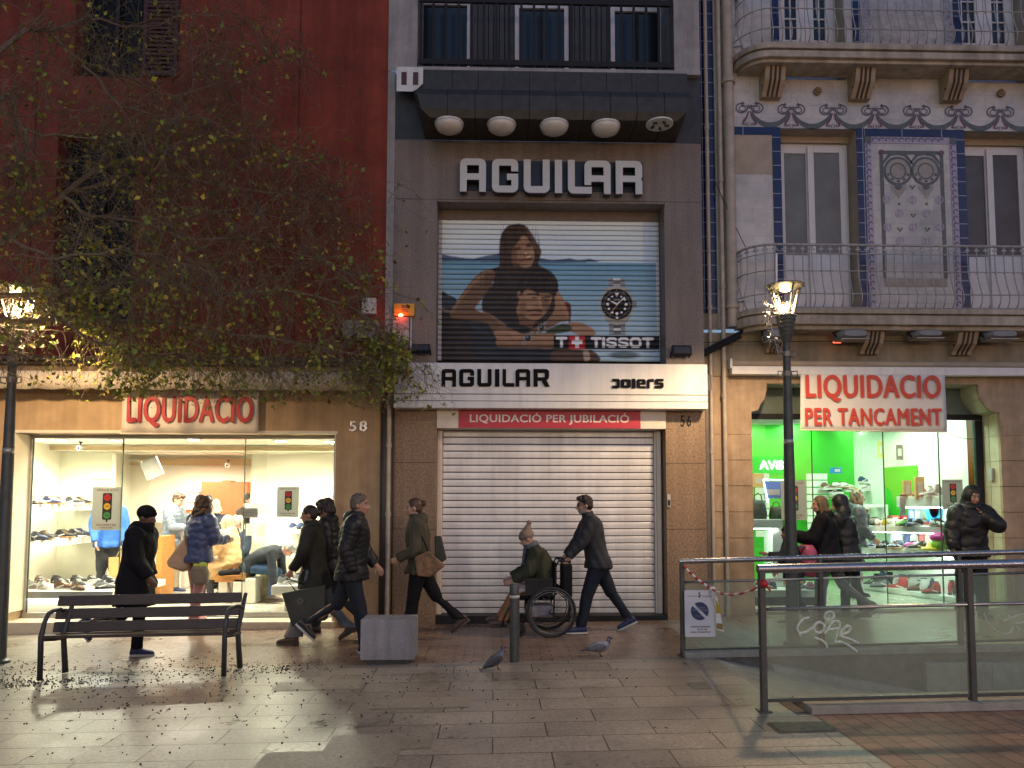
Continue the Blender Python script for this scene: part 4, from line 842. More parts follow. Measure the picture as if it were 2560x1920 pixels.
# big letters
t = thing('letter_sign', 'large pale cut-out letters reading AGUILAR on the stone front', 'sign', (.9, YA, P1(1100,1310,YA).z))
for i, (k, a, b, za, zb) in enumerate((('A',512,688,1293,1072),('G',728,905,1298,1075),('U',942,1117,1301,1079),('I',1152,1200,1303,1080),('L',1240,1400,1306,1082),('A',1352,1527,1308,1086),('R',1563,1740,1309,1088))):
    yl = 10.14; p0, p1 = P1(a,za,yl), P1(b,zb,yl); mb = MB(); z0 = p0.z; 
    if i == 5:  # this A stands on the foot of the L: its left leg is cut short
        lp = [[(0,.26),(.26,.26),(.26,.36),(.74,.36),(.74,0),(1,0)]+ca(1-r_*1.3,1-r_,r_,0)+ca(r_*1.3,1-r_,r_,90), HOLE]
        f = lambda lps: [[(p0.x+u*(p1.x-p0.x), p0.z+v*(p1.z-p0.z)) for u, v in l] for l in lps]
        shape(mb, f(lp), yl, .012, 0); shape(mb, f(lp), yl+.10, .098, 1)
    else:
        letter(mb, k, p0.x, p1.x, p0.z, p1.z, yl, .012, 0); letter(mb, k, p0.x, p1.x, p0.z, p1.z, yl+.10, .098, 1)
    mb.build('letter', [m_sign_letter, m_navyside], t)
mb = MB()
pl0, pl1 = P1(530,1290,YA), P1(1745,1095,YA); mb.box(pl0.x, YA-.018, pl0.z+.01, pl1.x, YA-.003, pl1.z-.01); mb.build('backing_board', m_navyside, t)
# shutters
def slats(x0, x1, z0, z1, y, n, sub, depth, prof=1.0):
    """ribbed curtain: rows of (z, y)"""
    rows = []
    for i in range(n):
        for k in range(sub):
            u = k/(sub-1); z = z0+(z1-z0)*(i+u*.94+.03)/n
            rows.append((z, y-depth*(sin(pi*u)**.5)))
    return rows
m_print = VC('printed_shutter', .45, .4)
ys = YA+.34
sx0, sx1, sz0, sz1 = P2(350,600,ys).x, P2(1840,600,ys).x, P2(1100,1132,ys).z, P2(1100,122,ys).z
rows = slats(sx0, sx1, sz0, sz1, ys, 30, 11, .016)
NX = 460; xs_ = np.linspace(sx0, sx1, NX); rz = np.array([r[0] for r in rows]); ry = np.array([r[1] for r in rows])
AX = np.tile(355+(1838-355)*(xs_-sx0)/(sx1-sx0), (len(rows), 1)); AY = np.tile((1132-(1132-122)*(rz-sz0)/(sz1-sz0))[:, None], (1, NX))
IM = np.zeros((len(rows), NX, 3))
def lin(c): return np.array(c)**2.0
def nz(ax, ay, sx, sy, seed, oct=3):
    r = np.random.default_rng(seed); v = 0; 
    for o in range(oct):
        ph = r.uniform(0, 6.28, 4); k = r.uniform(.7, 1.3, 4)*2**o
        v = v+(np.sin(ax/sx*k[0]+ph[0]+1.7*np.sin(ay/sy*k[1]+ph[1]))*np.sin(ay/sy*k[2]+ph[2]+1.3*np.sin(ax/sx*k[3]+ph[3])))/2**o
    return v/1.6
def pip(poly):
    c = np.zeros(AX.shape, bool); n = len(poly)
    for i in range(n):
        x0, y0 = poly[i]; x1, y1 = poly[(i+1) % n]
        if y0 == y1: continue
        c ^= ((AY < y0) != (AY < y1)) & (AX < (x1-x0)*(AY-y0)/(y1-y0)+x0)
    return c
def crv(poly, n=6):                           # smooth closed outline
    P = [np.array(p, float) for p in poly]; k = len(P); out = []
    for i in range(k):
        p0, p1, p2, p3 = P[i-1], P[i], P[(i+1) % k], P[(i+2) % k]
        for q in range(n):
            u = q/n; out.append(tuple(.5*((2*p1)+(p2-p0)*u+(2*p0-5*p1+4*p2-p3)*u*u+(3*p1-p0-3*p2+p3)*u**3)))
    return out
def fill(poly, c, amp=.0, seed=1, sx=40, sy=40, grad=None, smooth=True):
    m = pip(crv(poly) if smooth else poly); col = lin(c)[None, None]*(1+amp*nz(AX, AY, sx, sy, seed))[..., None]
    if grad: gx, gy, g0, g1 = grad; u = np.clip((AX*gx+AY*gy-g0)/(g1-g0), 0, 1); col = col*(1.25-.75*u)[..., None]
    IM[m] = np.broadcast_to(col, IM.shape)[m]
def blob(x, y, rx, ry, c, a=1.0, ang=0):
    dx, dy = AX-x, AY-y; ca_, sa_ = cos(ang), sin(ang); u = (dx*ca_+dy*sa_)/rx; v = (-dx*sa_+dy*ca_)/ry
    w = np.clip(1.6-1.6*(u*u+v*v), 0, 1)[..., None]*a; IM[:] = IM*(1-w)+lin(c)*w
def disc(x, y, r, c, r0=0):
    d = np.hypot(AX-x, AY-y); m = (d < r) & (d >= r0); IM[m] = lin(c)
def line(pts, w, c, a=1.0):
    D = np.full(AX.shape, 1e9)
    for (x0, y0), (x1, y1) in zip(pts[:-1], pts[1:]):
        L2 = (x1-x0)**2+(y1-y0)**2 or 1; u = np.clip(((AX-x0)*(x1-x0)+(AY-y0)*(y1-y0))/L2, 0, 1); D = np.minimum(D, np.hypot(AX-x0-u*(x1-x0), AY-y0-u*(y1-y0)))
    k = np.clip((w/2+2-D)/3, 0, 1)[..., None]*a; IM[:] = IM*(1-k)+lin(c)*k
def soft(k):
    for ax in (0, 1):
        P_ = np.pad(IM, [(k, k) if a == ax else (0, 0) for a in range(3)], mode='edge'); acc = 0
        for q in range(2*k+1): acc = acc+(P_[q:q+IM.shape[0]] if ax == 0 else P_[:, q:q+IM.shape[1]])
        IM[:] = acc/(2*k+1)
def rect(x0, y0, x1, y1, c): IM[(AX >= x0) & (AX < x1) & (AY >= y0) & (AY < y1)] = lin(c)
u = np.clip((AY-120)/360, 0, 1)[..., None]
IM[:] = lin((.80,.84,.90))*(1-u)+lin((.74,.82,.89))*u
IM *= (1+.07*nz(AX, AY, 160, 50, 3))[..., None]
sea = AY > 474; u = np.clip((AY-474)/560, 0, 1)[..., None]
S_ = (lin((.36,.55,.65))*(1-u)+lin((.62,.72,.77))*u)*(1+.16*nz(AX, AY*3, 90, 26, 5, 4))[..., None]; IM[sea] = S_[sea]
fill([(385,425),(450,440),(520,450),(600,456),(700,432),(770,418),(860,430),(1040,445),(1120,462),(1240,447),(1300,462),(1370,448),(1450,468),(1180,480),(385,478)], (.27,.36,.45), .2, 6, smooth=False)
m = AX > 1730; IM[m] = IM[m]*.75+lin((.50,.55,.70))*.25
A_ = lambda *P: [(374.6+.6746*x, 160.5+.6746*y) for x, y in P]
B_ = lambda *P: [(347.8+.990*x, 481.6+.990*y) for x, y in P]
HI, SK, SH, DK = (.64,.50,.39), (.53,.40,.30), (.38,.27,.20), (.25,.18,.14)
fill([(385,690),(440,700),(490,730),(500,800),(470,900),(385,900)], (.17,.20,.24), .3, 7)
fill([(385,840),(560,860),(820,870),(980,950),(1140,955),(1180,1140),(380,1140)], (.15,.165,.18), .3, 8, 60, 30)
fill(B_((0,300),(60,310),(110,345),(230,400),(240,660),(0,660)), (.16,.14,.135), .35, 81, 40, 60); fill(B_((0,300),(50,305),(105,330),(70,335)), (.42,.36,.30), .1, 82)
fill(B_((150,500),(240,480),(245,660),(150,660)), (.19,.16,.15), .2, 83)
fill(B_((850,270),(905,275),(905,390),(890,385)), (.33,.15,.14), .1, 84)
fill(B_((890,400),(960,395),(1040,430),(1075,475),(1000,490),(930,470),(880,440)), (.55,.43,.34), .10, 9)
fill(B_((800,580),(1000,580),(1060,590),(1090,660),(800,660)), (.30,.225,.185), .2, 10)
fill(B_((990,590),(1020,580),(1035,640),(1000,655)), (.62,.55,.46), .15, 85)
fill(B_((340,70),(380,40),(480,20),(640,20),(760,60),(815,130),(830,200),(890,330),(760,400),(640,470),(480,400),(330,350),(320,230),(390,130)), (.17,.15,.14), .25, 11, 30, 60)
fill(B_((320,55),(385,50),(398,95),(345,200),(268,300),(310,335),(385,365),(470,425),(560,465),(600,485),(470,520),(410,505),(345,400),(240,385),(120,372),(98,332),(150,255),(245,120)), SK, .08, 12, grad=(.5,1,700,960))
line(B_((330,75),(250,140),(160,260),(115,330)), 16, HI, .35); line(B_((375,120),(320,215),(262,300)), 22, SH, .5); line(B_((120,365),(240,382),(340,398)), 18, SH, .6); line(B_((280,318),(370,352),(470,420)), 12, HI, .4)
fill(B_((800,190),(835,200),(870,270),(895,340),(890,385),(830,400),(760,440),(680,480),(600,478),(690,425),(760,370),(800,300)), SK, .08, 13, grad=(0,1,700,960))
line(B_((815,200),(855,280),(885,360)), 14, HI, .45); line(B_((640,465),(760,400),(860,385)), 12, SH, .5)
fill(B_((740,455),(850,408),(915,430),(890,460),(780,475)), (.21,.24,.18), .2, 14)
fill(A_((590,500),(588,330),(600,220),(640,140),(690,100),(760,86),(830,94),(880,140),(925,210),(965,280),(1003,350),(996,400),(978,440),(985,500),(1060,540),(940,560),(700,560),(560,520)), (.20,.155,.13), .30, 15, 14, 120)
fill(A_((840,105),(885,150),(930,220),(968,290),(1000,350),(990,400),(960,380),(930,310),(900,240),(860,170)), (.36,.26,.21), .3, 16, 8, 60)
fill(A_((780,255),(805,212),(850,206),(888,258),(925,325),(936,395),(922,465),(890,508),(840,522),(785,502),(735,445),(715,385),(742,315)), SK, .03, 17)
blob(*A_((735,400))[0], 26, 80, SH, .8); blob(*A_((760,470))[0], 36, 34, SH, .7); blob(*A_((835,235))[0], 28, 22, HI, .6); blob(*A_((900,375))[0], 20, 30, HI, .7); blob(*A_((880,495))[0], 26, 12, HI, .5)
blob(*A_((875,288))[0], 24, 8, DK, 1, -.35); blob(*A_((880,308))[0], 20, 7, (.20,.14,.11), 1, -.2); blob(*A_((770,330))[0], 26, 12, DK, .9, -.1)
blob(*A_((828,350))[0], 10, 30, HI, .5); blob(*A_((852,377))[0], 9, 8, (.78,.66,.55), .9); blob(*A_((840,395))[0], 18, 6, SH, .9)
line(A_((790,452),(840,440),(910,425)), 8, (.30,.15,.13)); line(A_((862,420),(892,412)), 6, (.82,.78,.72)); line(A_((800,462),(850,460),(900,440)), 7, (.44,.26,.22), .8)
for _ in range(90):
    x = random.uniform(600,985); y = random.uniform(100,300); line(A_((x,y),(x+random.uniform(-15,25),y+random.uniform(80,240))), 2.5, random.choice(((.30,.22,.18),(.13,.10,.085),(.24,.18,.15))), .55) if not (735 < x < 930 and y > 130) else None
for _ in range(50):
    x = random.uniform(400,1000); line(A_((x,random.uniform(560,600)),(x+random.uniform(-20,20),random.uniform(660,760))), 3, random.choice(((.22,.19,.17),(.11,.10,.09))), .5)
fill(B_((545,318),(600,370),(665,388),(650,430),(600,470),(570,430),(560,390)), SH, .05, 20); fill(B_((570,420),(640,440),(600,480),(560,470)), (.12,.12,.125), .1, 86)
fill(B_((572,205),(612,172),(690,200),(778,208),(772,270),(748,320),(718,362),(672,388),(622,378),(580,345),(543,332),(558,262)), SK, .03, 19)
blob(*B_((640,215))[0], 50, 22, HI, .5); blob(*B_((590,300))[0], 34, 60, SH, .55); blob(*B_((745,275))[0], 26, 60, SH, .75); blob(*B_((632,295))[0], 34, 26, HI, .55); blob(*B_((660,372))[0], 24, 10, HI, .4)
line(B_((618,210),(655,206),(692,216)), 9, (.17,.12,.10)); line(B_((715,234),(745,226),(772,226)), 9, (.17,.12,.10)); blob(*B_((662,234))[0], 20, 6, (.16,.11,.09)); blob(*B_((742,250))[0], 16, 6, (.16,.11,.09))
line(B_((698,235),(708,300)), 12, HI, .9); line(B_((714,240),(720,300)), 10, SH, .8); blob(*B_((695,310))[0], 22, 7, SH, .9)
line(B_((618,322),(660,316),(712,326)), 12, (.20,.15,.125), .9); line(B_((640,346),(672,348),(706,344)), 7, (.33,.17,.14)); line(B_((650,357),(690,357)), 6, (.52,.35,.29), .8); line(B_((560,345),(610,380),(665,394)), 10, SH, .8)
fill(B_((548,200),(552,130),(595,60),(680,28),(760,48),(815,108),(822,170),(800,225),(772,208),(705,188),(690,212),(645,182),(605,178),(578,215)), (.15,.125,.11), .25, 21, 14, 60)
blob(*B_((560,212))[0], 13, 26, (.56,.42,.33)); blob(*B_((562,214))[0], 6, 13, SH)
for _ in range(45):
    x = random.uniform(570,810); y = random.uniform(45,130); line(B_((x,y),(x+random.uniform(-25,25),y+random.uniform(30,70))), 3, random.choice(((.25,.22,.18),(.08,.07,.065))), .5)
fill(B_((415,500),(480,455),(600,478),(800,480),(800,568),(640,572),(430,565)), SK, .08, 22, grad=(0,1,950,1080))
fill(B_((395,465),(450,450),(540,462),(575,495),(510,520),(425,515)), (.58,.44,.34), .06, 23)
for i in range(4): line(B_((398+i*5,470+i*17),(500+i*10,478+i*15)), 4, SH, .8)
line(B_((440,560),(640,568),(800,562)), 16, DK, .7)
for x, y, r in ((962,980,27),(1052,912,24)): disc(x,y,r,(.55,.55,.55)); disc(x,y,r*.75,(.08,.08,.09)); disc(x-4,y-5,r*.2,(.6,.6,.6)); line([(x-r,y+r*.9),(x-r*1.2,y+r*1.6)],16,(.45,.45,.45)); line([(x+r*.9,y-r*.9),(x+r*1.1,y-r*1.5)],16,(.45,.45,.45))
IM *= (1+.05*nz(AX, AY, 7, 7, 77, 2))[..., None]
soft(1)
# the wrist watch on offer
for y0, y1 in ((578,660),(868,955)):
    for k in range(4):
        ya, yb = y0+(y1-y0)*k/4, y0+(y1-y0)*(k+1)/4; rect(1500,ya,1607,yb-3,(.50,.52,.53)); rect(1528,ya,1578,yb-3,(.78,.80,.80) if k % 2 == 0 else (.34,.35,.36)); rect(1500,yb-4,1607,yb,(.16,.17,.18))
fill([(1490,640),(1615,640),(1640,700),(1648,800),(1610,880),(1495,880),(1460,800),(1466,700)], (.56,.56,.54), .1, 24)
disc(1553,752,112,(.60,.58,.50)); disc(1553,752,104,(.08,.08,.085)); disc(1553,752,86,(.42,.41,.38),82); disc(1553,752,80,(.06,.06,.065))
rect(1655,730,1686,775,(.45,.45,.44))
for k in range(12):
    a = k*pi/6; disc(1553+94*sin(a),752-94*cos(a),3,(.6,.6,.58)); 
    if k not in (0,): disc(1553+62*sin(a),752-62*cos(a),8 if k % 3 else 10,(.90,.90,.86))
fill([(1538,675),(1568,675),(1553,705)], (.9,.9,.86), smooth=False)
line([(1553,752),(1603,708)],8,(.92,.92,.9)); line([(1553,752),(1515,730)],9,(.92,.92,.9)); line([(1575,735),(1508,812)],3,(.8,.6,.3)); disc(1553,752,7,(.8,.8,.8)); line([(1535,722),(1572,722)],4,(.6,.6,.6)); disc(1553,842,9,(.85,.83,.75))
blob(1600,1090,120,30,(.24,.30,.30),.8)
rect(1133,960,1833,1054,(.07,.075,.09)); rect(1232,960,1340,1054,(.66,.12,.13)); rect(1250,993,1322,1018,(.92,.90,.90)); rect(1273,970,1299,1042,(.92,.90,.90))
wc = (.86,.87,.88)
def tl(x0, x1, k):
    ya, yb, w = 972, 1040, 17
    if k == 'T': line([(x0+w/2,ya+w/2),(x1-w/2,ya+w/2)],w,wc); line([((x0+x1)/2,ya+w/2),((x0+x1)/2,yb-w/2)],w+2,wc)
    if k == 'I': line([((x0+x1)/2,ya+w/2),((x0+x1)/2,yb-w/2)],w+2,wc)
    if k == 'S': line([(x1-w/2,ya+w*.8),(x1-w*1.2,ya+w/2),(x0+w*1.2,ya+w/2),(x0+w/2,ya+w),(x0+w*.7,ya+w*1.6),((x0+x1)/2,1006),(x1-w*.7,1012),(x1-w/2,yb-w),(x1-w*1.2,yb-w/2),(x0+w*1.2,yb-w/2),(x0+w/2,yb-w*.9)],w*.9,wc)
    if k == 'O': line([(x0+w*1.2,ya+w/2),(x1-w*1.2,ya+w/2),(x1-w/2,ya+w*1.2),(x1-w/2,yb-w*1.2),(x1-w*1.2,yb-w/2),(x0+w*1.2,yb-w/2),(x0+w/2,yb-w*1.2),(x0+w/2,ya+w*1.2),(x0+w*1.2,ya+w/2)],w,wc)
for k, a, b in (('T',1146,1222),('T',1378,1450),('I',1452,1474),('S',1480,1552),('S',1558,1630),('O',1636,1714),('T',1718,1796)): tl(a, b, k)
rect(350,100,392,1140,(.66,.66,.65))
rect(1818,100,1845,960,(.70,.72,.75))
vs = [(xs_[j], ry[i], rz[i]) for i in range(len(rows)) for j in range(NX)]
mb = MB(); mb.v = vs
mb.f = [(i*NX+j, i*NX+j+1, (i+1)*NX+j+1, (i+1)*NX+j) for i in range(len(rows)-1) for j in range(NX-1)]; mb.m = [0]*len(mb.f)
o = mb.build('printed_shutter', m_print, AB, smooth=True)
ca_ = o.data.color_attributes.new('Col', 'FLOAT_COLOR', 'POINT'); ca_.data.foreach_set('color', np.concatenate([np.clip(IM*1.28,0,.92).reshape(-1,3), np.ones((len(vs),1))], 1).ravel())
mb = MB()
for i in range(1, 30): zz = sz0+(sz1-sz0)*i/30; mb.box(sx0, ys-.0035, zz-.0042, sx1, ys+.004, zz+.0042)
mb.build('slat_gap', m_seam, o)
a, b = P2(405,190,ys-.02), P2(610,177,ys-.02)
mb = MB(); text(mb, 'TISSOT SEASTAR 1000', a.x, b.x, a.z, b.z, ys-.019, .001); mb.build('small_print', m_ink, o)
mb = MB(); mb.box(ox0+.001, ys-.03, oz1-.14, ox1-.001, ys+.03, oz1-.001); mb.build('shutter_box', M('brown_metal', (.15,.115,.09), .5, var=.15), AB)
mb = MB(); mb.box(sx1+.004, ys-.04, oz0, ox1-.001, ys+.02, oz1-.142); mb.build('shutter_guide', M('brown_guide', (.17,.13,.10), .5), AB)
mb = MB(); mb.quad((ox0,ys+.03,oz0),(ox1,ys+.03,oz0),(ox1,ys+.03,oz1),(ox0,ys+.03,oz1)); mb.build('backing', m_seam, AB)
# lower shutter
m_slat = M('white_lacquer_shutter', (.60,.60,.62), .38, .2, var=.10, scale=3, stain=.18, streak=.16)
yl = YA+.30; lx0, lx1 = W(956,1100,yl).x, W(1412,1100,yl).x; lz0, lz1 = W(1190,1312,yl).z, W(1190,930,yl).z
rows = [(lz0+(lz1-lz0)*(i+u)/25, yl-d) for i in range(25) for u, d in ((.04,0),(.12,.004),(.55,.0055),(.88,.004),(.96,0))]; mb = MB()
for z, y in rows: mb.v += [(lx0, y, z), (lx1, y, z)]
mb.f = [(2*i, 2*i+1, 2*i+3, 2*i+2) for i in range(len(rows)-1)]; mb.m = [0]*len(mb.f)
sh = mb.build('roller_shutter', m_slat, AB, smooth=False)
mb = MB()
for i in range(26): zz = lz0+(lz1-lz0)*i/25; mb.box(lx0, yl-.0022, zz-.0055, lx1, yl+.004, zz+.0055)
mb.build('slat_gap', m_seam, sh)
m_crm = M('cream_frame', (.66,.60,.52), .45, var=.06)
mb = MB(); mb.box(lx0, yl-.03, lz0-.07, lx1, yl+.02, lz0-.006); mb.build('bottom_bar', m_slat, AB)
for i in range(7):
    pass
mb = MB(); mb.box(dx0+.001, yl-.12, .0, lx0-.004, yl+.05, dz1-.25); mb.build('shutter_guide', m_crm, AB, bevel=.003)
mb = MB(); mb.box(lx1+.004, yl-.06, .0, lx1+.03, yl+.05, dz1-.25); mb.box(lx1+.032, yl-.09, .0, lx1+.09, yl+.05, dz1-.25); mb.box(lx1+.092, yl-.02, .0, dx1-.001, yl+.05, dz1-.25); mb.build('shutter_guide', m_crm, AB, bevel=.003)
mb = MB(); mb.box(dx0-.0, YA-.02, dz1-.26, dx1, YA+.36, dz1-.005); mb.build('lintel_box', m_crm, AB, bevel=.004)
mb = MB(); mb.box(dx0+.001, YA+.02, -.12, dx1-.001, yl+.06, lz0-.075); mb.build('threshold', m_blackp, AB)
mb = MB(); mb.quad((dx0,yl+.05,-.1),(dx1,yl+.05,-.1),(dx1,yl+.05,dz1),(dx0,yl+.05,dz1)); mb.build('backing', m_seam, AB)
# fascia box with the name
yq = 10.06; fx0, fx1 = P2(65,1300,yq).x, P2(2165,1300,yq).x; fz0, fzm, fz1 = P2(1100,1447,yq).z, P2(1100,1352,yq).z, P2(1100,1146,yq).z
t = thing('name_fascia', 'white fascia box with black letters AGUILAR JOIERS above the shutter', 'sign', (.8, yq, fz0))
mb = MB(); mb.box(fx0, yq, fzm, fx1, YA-.002, fz1); mb.build('fascia_panel', m_wht, t, bevel=.006)
zm2 = (fzm+fz0)/2
mb = MB(); mb.box(fx0, yq+.004, zm2+.003, fx1, YA-.004, fzm-.008); mb.box(fx0, yq-.002, fz0, fx1, YA-.004, zm2-.004); mb.build('awning_cassette', m_wht, t, bevel=.006)
mb = MB()
for k, a, b in (('A',385,483),('G',503,603),('U',624,720),('I',742,772),('L',793,872),('A',880,978),('R2',1000,1104)): p0, p1 = P2(a,1302,yq), P2(b,1186,yq); letter(mb, k, p0.x, p1.x, p0.z, p1.z, yq-.002, .02)
mb.build('lettering', m_blet, t)
mb = MB()
for k, a, b in (('j',1527,1575),('o',1583,1648),('I',1657,1680),('e',1690,1747),('r',1757,1803),('s',1811,1868)): p0, p1 = P2(a,1313,yq), P2(b,1251,yq); letter(mb, k, p0.x, p1.x, p0.z, p1.z, yq-.002, .02)
mb.build('lettering', m_blet, t)
t = thing('retirement_banner', 'red strip banner with white letters over the lower shutter', 'banner', (.8, YA-.03, dz1-.25))
a, b = P2(498,1577,YA-.03), P2(1716,1462,YA-.03)
mb = MB(); mb.box(a.x, YA-.026, dz1-.255, b.x, YA-.022, dz1-.01); mb.build('banner_sheet', M('crimson_vinyl', (.46,.015,.045), .45, var=.04), t)
a, b = P2(573,1555,YA-.03), P2(1640,1481,YA-.03)
mb = MB(); text(mb, 'LIQUIDACIÓ PER JUBILACIÓ', a.x, b.x, a.z, b.z+.005, YA-.0285, .002, .022, space=1.05); mb.build('lettering', M('white_print', (.75,.70,.66), .5, var=0), t)
a, b = P2(1985,1567,YA), P2(2053,1495,YA); mb = MB(); text(mb, '56', a.x, b.x, a.z, b.z, YA-.002, .012, .0, space=1.3)
single(mb, 'house_number', [m_blackp], 'black house number 56 on the granite pilaster', 'house number', loc=tuple(a))
# alarm, meter box, floodlights, conduits
a, b = P2(72,757,YA), P2(207,838,YA)
t = thing('alarm_box', 'yellow alarm box with a glowing red light on the granite', 'alarm box', tuple(a))
mb = MB(); mb.prism(rrect(a.x, b.z, b.x, a.z, .02), YA-.09, YA-.01); mb.build('cover', M('yellow_plastic', (.60,.36,.01), .4, var=.05), t)
mb = MB(); w = b.x-a.x; h = a.z-b.z
for i in range(3): mb.box(a.x+(.36+.02*i)*w, YA-.094, b.z+(.80-.09*i)*h, a.x+(.66)*w, YA-.0915, b.z+(.85-.09*i)*h)
for i in range(2): mb.box(a.x+.36*w, YA-.094, b.z+(.44-.12*i)*h, a.x+.70*w, YA-.0915, b.z+(.49-.12*i)*h)
mb.build('lettering', M('brown_print', (.25,.08,.02), .5, var=0), t)
c = P2(112,824,YA-.1); mb = MB(); mb.ell(c, (.035,.02,.025)); mb.build('red_light', EM('red_led', (1,.06,.03), 4), t)
l = bpy.data.lights.new('alarm_led', 'POINT'); l.energy = .09; l.color = (1,.05,.02); l.shadow_soft_size = .03; lo = bpy.data.objects.new('alarm_led', l); COL.objects.link(lo); lo.location = c+Vector((0,-.06,0))
a, b = P2(62,842,YA), P2(170,1010,YA)
t = thing('meter_box', 'weathered white two-door meter box below the yellow alarm', 'meter box', tuple(a)); zmid = (a.z+b.z)/2
mb = MB(); mb.box(a.x, YA-.07, zmid+.002, b.x, YA-.004, a.z); mb.build('upper_door', M('grey_meter', (.33,.31,.28), .6, var=.2), t, bevel=.006)
mb = MB(); mb.box(a.x, YA-.075, b.z, b.x, YA-.004, zmid-.004); mb.build('lower_door', M('pale_meter', (.45,.44,.42), .6, var=.15), t, bevel=.006)
mb = MB(); c0, c1 = P2(182,840,YA), P2(182,1138,YA); mb.tube([(c0.x,YA-.02,c0.z),(c0.x,YA-.02,c1.z)], .012, 8); single(mb, 'conduit', [m_pale], 'thin pale conduit running down beside the meter box', 'conduit', loc=(c0.x,YA,c1.z))
def floodlight(p0, p1, y, label, group=None, tilt=0):
    t = thing('floodlight', label, 'floodlight', ((p0.x+p1.x)/2, y, p1.z), group=group); w = abs(p1.x-p0.x); h = abs(p0.z-p1.z); Mx = Matrix.Rotation(R(-20+tilt),3,'X')
    mb = MB(); mb.obox((0,-.12,h*.55), (w,.06,h*.8), Mx)
    for i in range(7): mb.obox((-w*.42+i*w*.14,-.07,h*.6), (.008,.06,h*.7), Mx)
    mb.build('housing', m_blackp, t, local=True)
    mb = MB(); mb.obox(Vector((0,-.12,h*.55))+Mx @ Vector((0,-.032,-.01)), (w*.86,.004,h*.58), Mx); mb.build('glass', M('lamp_glass', (.05,.05,.055), .15, var=0), t, local=True)
    mb = MB(); mb.bar((-w*.5,-.10,h*.5), (-w*.5,0,h*.1), .02, .006); mb.bar((w*.5,-.10,h*.5), (w*.5,0,h*.1), .02, .006); mb.build('bracket', m_blackp, t, local=True); return t
floodlight(P2(188,1018,YA-.1), P2(308,1090,YA-.1), YA, 'black floodlight on the stone beside the meter box', tilt=-10)
floodlight(P2(1925,1025,YA-.1), P2(2052,1108,YA-.1), YA, 'black floodlight at the right end of the stone front')
a, b = W(1428,1058,YA), W(1436,1130,YA)
mb = MB(); mb.box(dx1+.005, YA-.03, W(1432,1095,YA).z, dx1+.05, YA-.002, W(1432,1068,YA).z); mb.box(dx1+.012, YA-.036, W(1432,1092,YA).z, dx1+.043, YA-.0305, W(1432,1080,YA).z, 1); single(mb, 'lock_box', [m_alu, m_blackp], 'small metal key switch box on the granite pilaster', 'lock box', loc=(dx1, YA, 1.5))
# drainpipe between the beige and granite fronts
mb = MB(); xq = W(838,1100,YA-.06).x
P = [(xq-.06,YA-.07,3.55),(xq-.06,YA-.07,3.1),(xq,YA-.07,2.95),(xq,YA-.07,0.0)]
mb.tube(P, .033, 10)
for z in (2.45,1.5): mb.lathe([(.045,-.03),(.045,.03)], (xq,YA-.07,z), 12)
single(mb, 'drainpipe', [M('cream_pipe', (.42,.36,.28), .5, var=.2, scale=6)], 'cream drainpipe between the beige wall and the granite pilaster', 'drainpipe', loc=(xq,YA,0), smooth=True, sharp=40)
mb = MB(); xq2 = W(828,1100,YA-.04).x; mb.tube([(xq2,YA-.07,3.4),(xq2,YA-.07,-.05)], .045, 8); mb.tube([(xq2+.13,YA-.06,3.3),(xq2+.13,YA-.06,0)], .012, 6)
single(mb, 'cable_duct', [M('dark_duct', (.035,.03,.025), .6)], 'dark cable duct beside the cream drainpipe', 'duct', loc=(xq2,YA,0), smooth=True)
# ================================================================ tiled house with the green shoe shop
def plan(mb, poly, z0, z1, m=0):
    a = sum(poly[i][0]*poly[(i+1) % len(poly)][1]-poly[(i+1) % len(poly)][0]*poly[i][1] for i in range(len(poly)))
    if a < 0: poly = poly[::-1]
    n = len(poly); f0 = (lambda x, y: z0) if not callable(z0) else z0
    vs = [(x, y, z0) for x, y in poly]+[(x, y, z1) for x, y in poly]
    return mb.add(vs, [tuple(range(n))[::-1], tuple(range(n, 2*n))]+[(i, (i+1) % n, (i+1) % n+n, i+n) for i in range(n)], m)
z3 = lambda x, y: ((1740+x/2.6976)/K, (y/2.6976)/K)
z4 = lambda x, y: ((1740+x/2.6976)/K, (340+y/2.6976)/K)
z6 = lambda x, y: ((1820+x/2.9892)/K, (900+y/2.9892)/K)
z7 = lambda x, y: ((1840+x/3.0722)/K, (1180+y/3.0722)/K)
q1 = lambda x, y: ((1820+x/4.424)/K, (1020+y/4.424)/K)
q2 = lambda x, y: ((2060+x/4.365)/K, (1180+y/4.365)/K)
YT = 10.60
def P3(x, y, Y=YT): return W(*z3(x, y), Y)
def P4(x, y, Y=YT): return W(*z4(x, y), Y)
def P6(x, y, Y=YT): return W(*z6(x, y), Y)
m_wtile = BRK('white_wall_tiles', (.57,.54,.50), (.51,.48,.45), (.40,.38,.38), .42, .20, .003, .25, axis='XZ', grain=.08, dirt=.42, bump=.05, gscale=6, spec=.5)
m_btile = BRK('cobalt_tiles', (.008,.011,.075), (.006,.008,.05), (.30,.30,.36), .6, .215, .006, .18, axis='XZ', grain=.1, dirt=.2, bump=.1, offset=0)
m_sand = M('sand_render', (.40,.33,.26), .8, var=.12, scale=4, bump=.25, bscale=80, stain=.3)
m_block2 = M('sandstone_blocks', (.36,.26,.17), .75, var=.2, scale=5, bump=.3, bscale=70, stain=.35, streak=.25)
m_bandg = M('ochre_band', (.28,.23,.155), .8, var=.15, scale=4, bump=.2, stain=.5, streak=.35)
m_purp = M('glazed_purple', (.11,.095,.125), .35, var=.3, scale=20); m_olive = M('glazed_olive', (.085,.092,.085), .35, var=.35, scale=18); m_maroon = M('glazed_maroon', (.14,.05,.075), .35, var=.2)
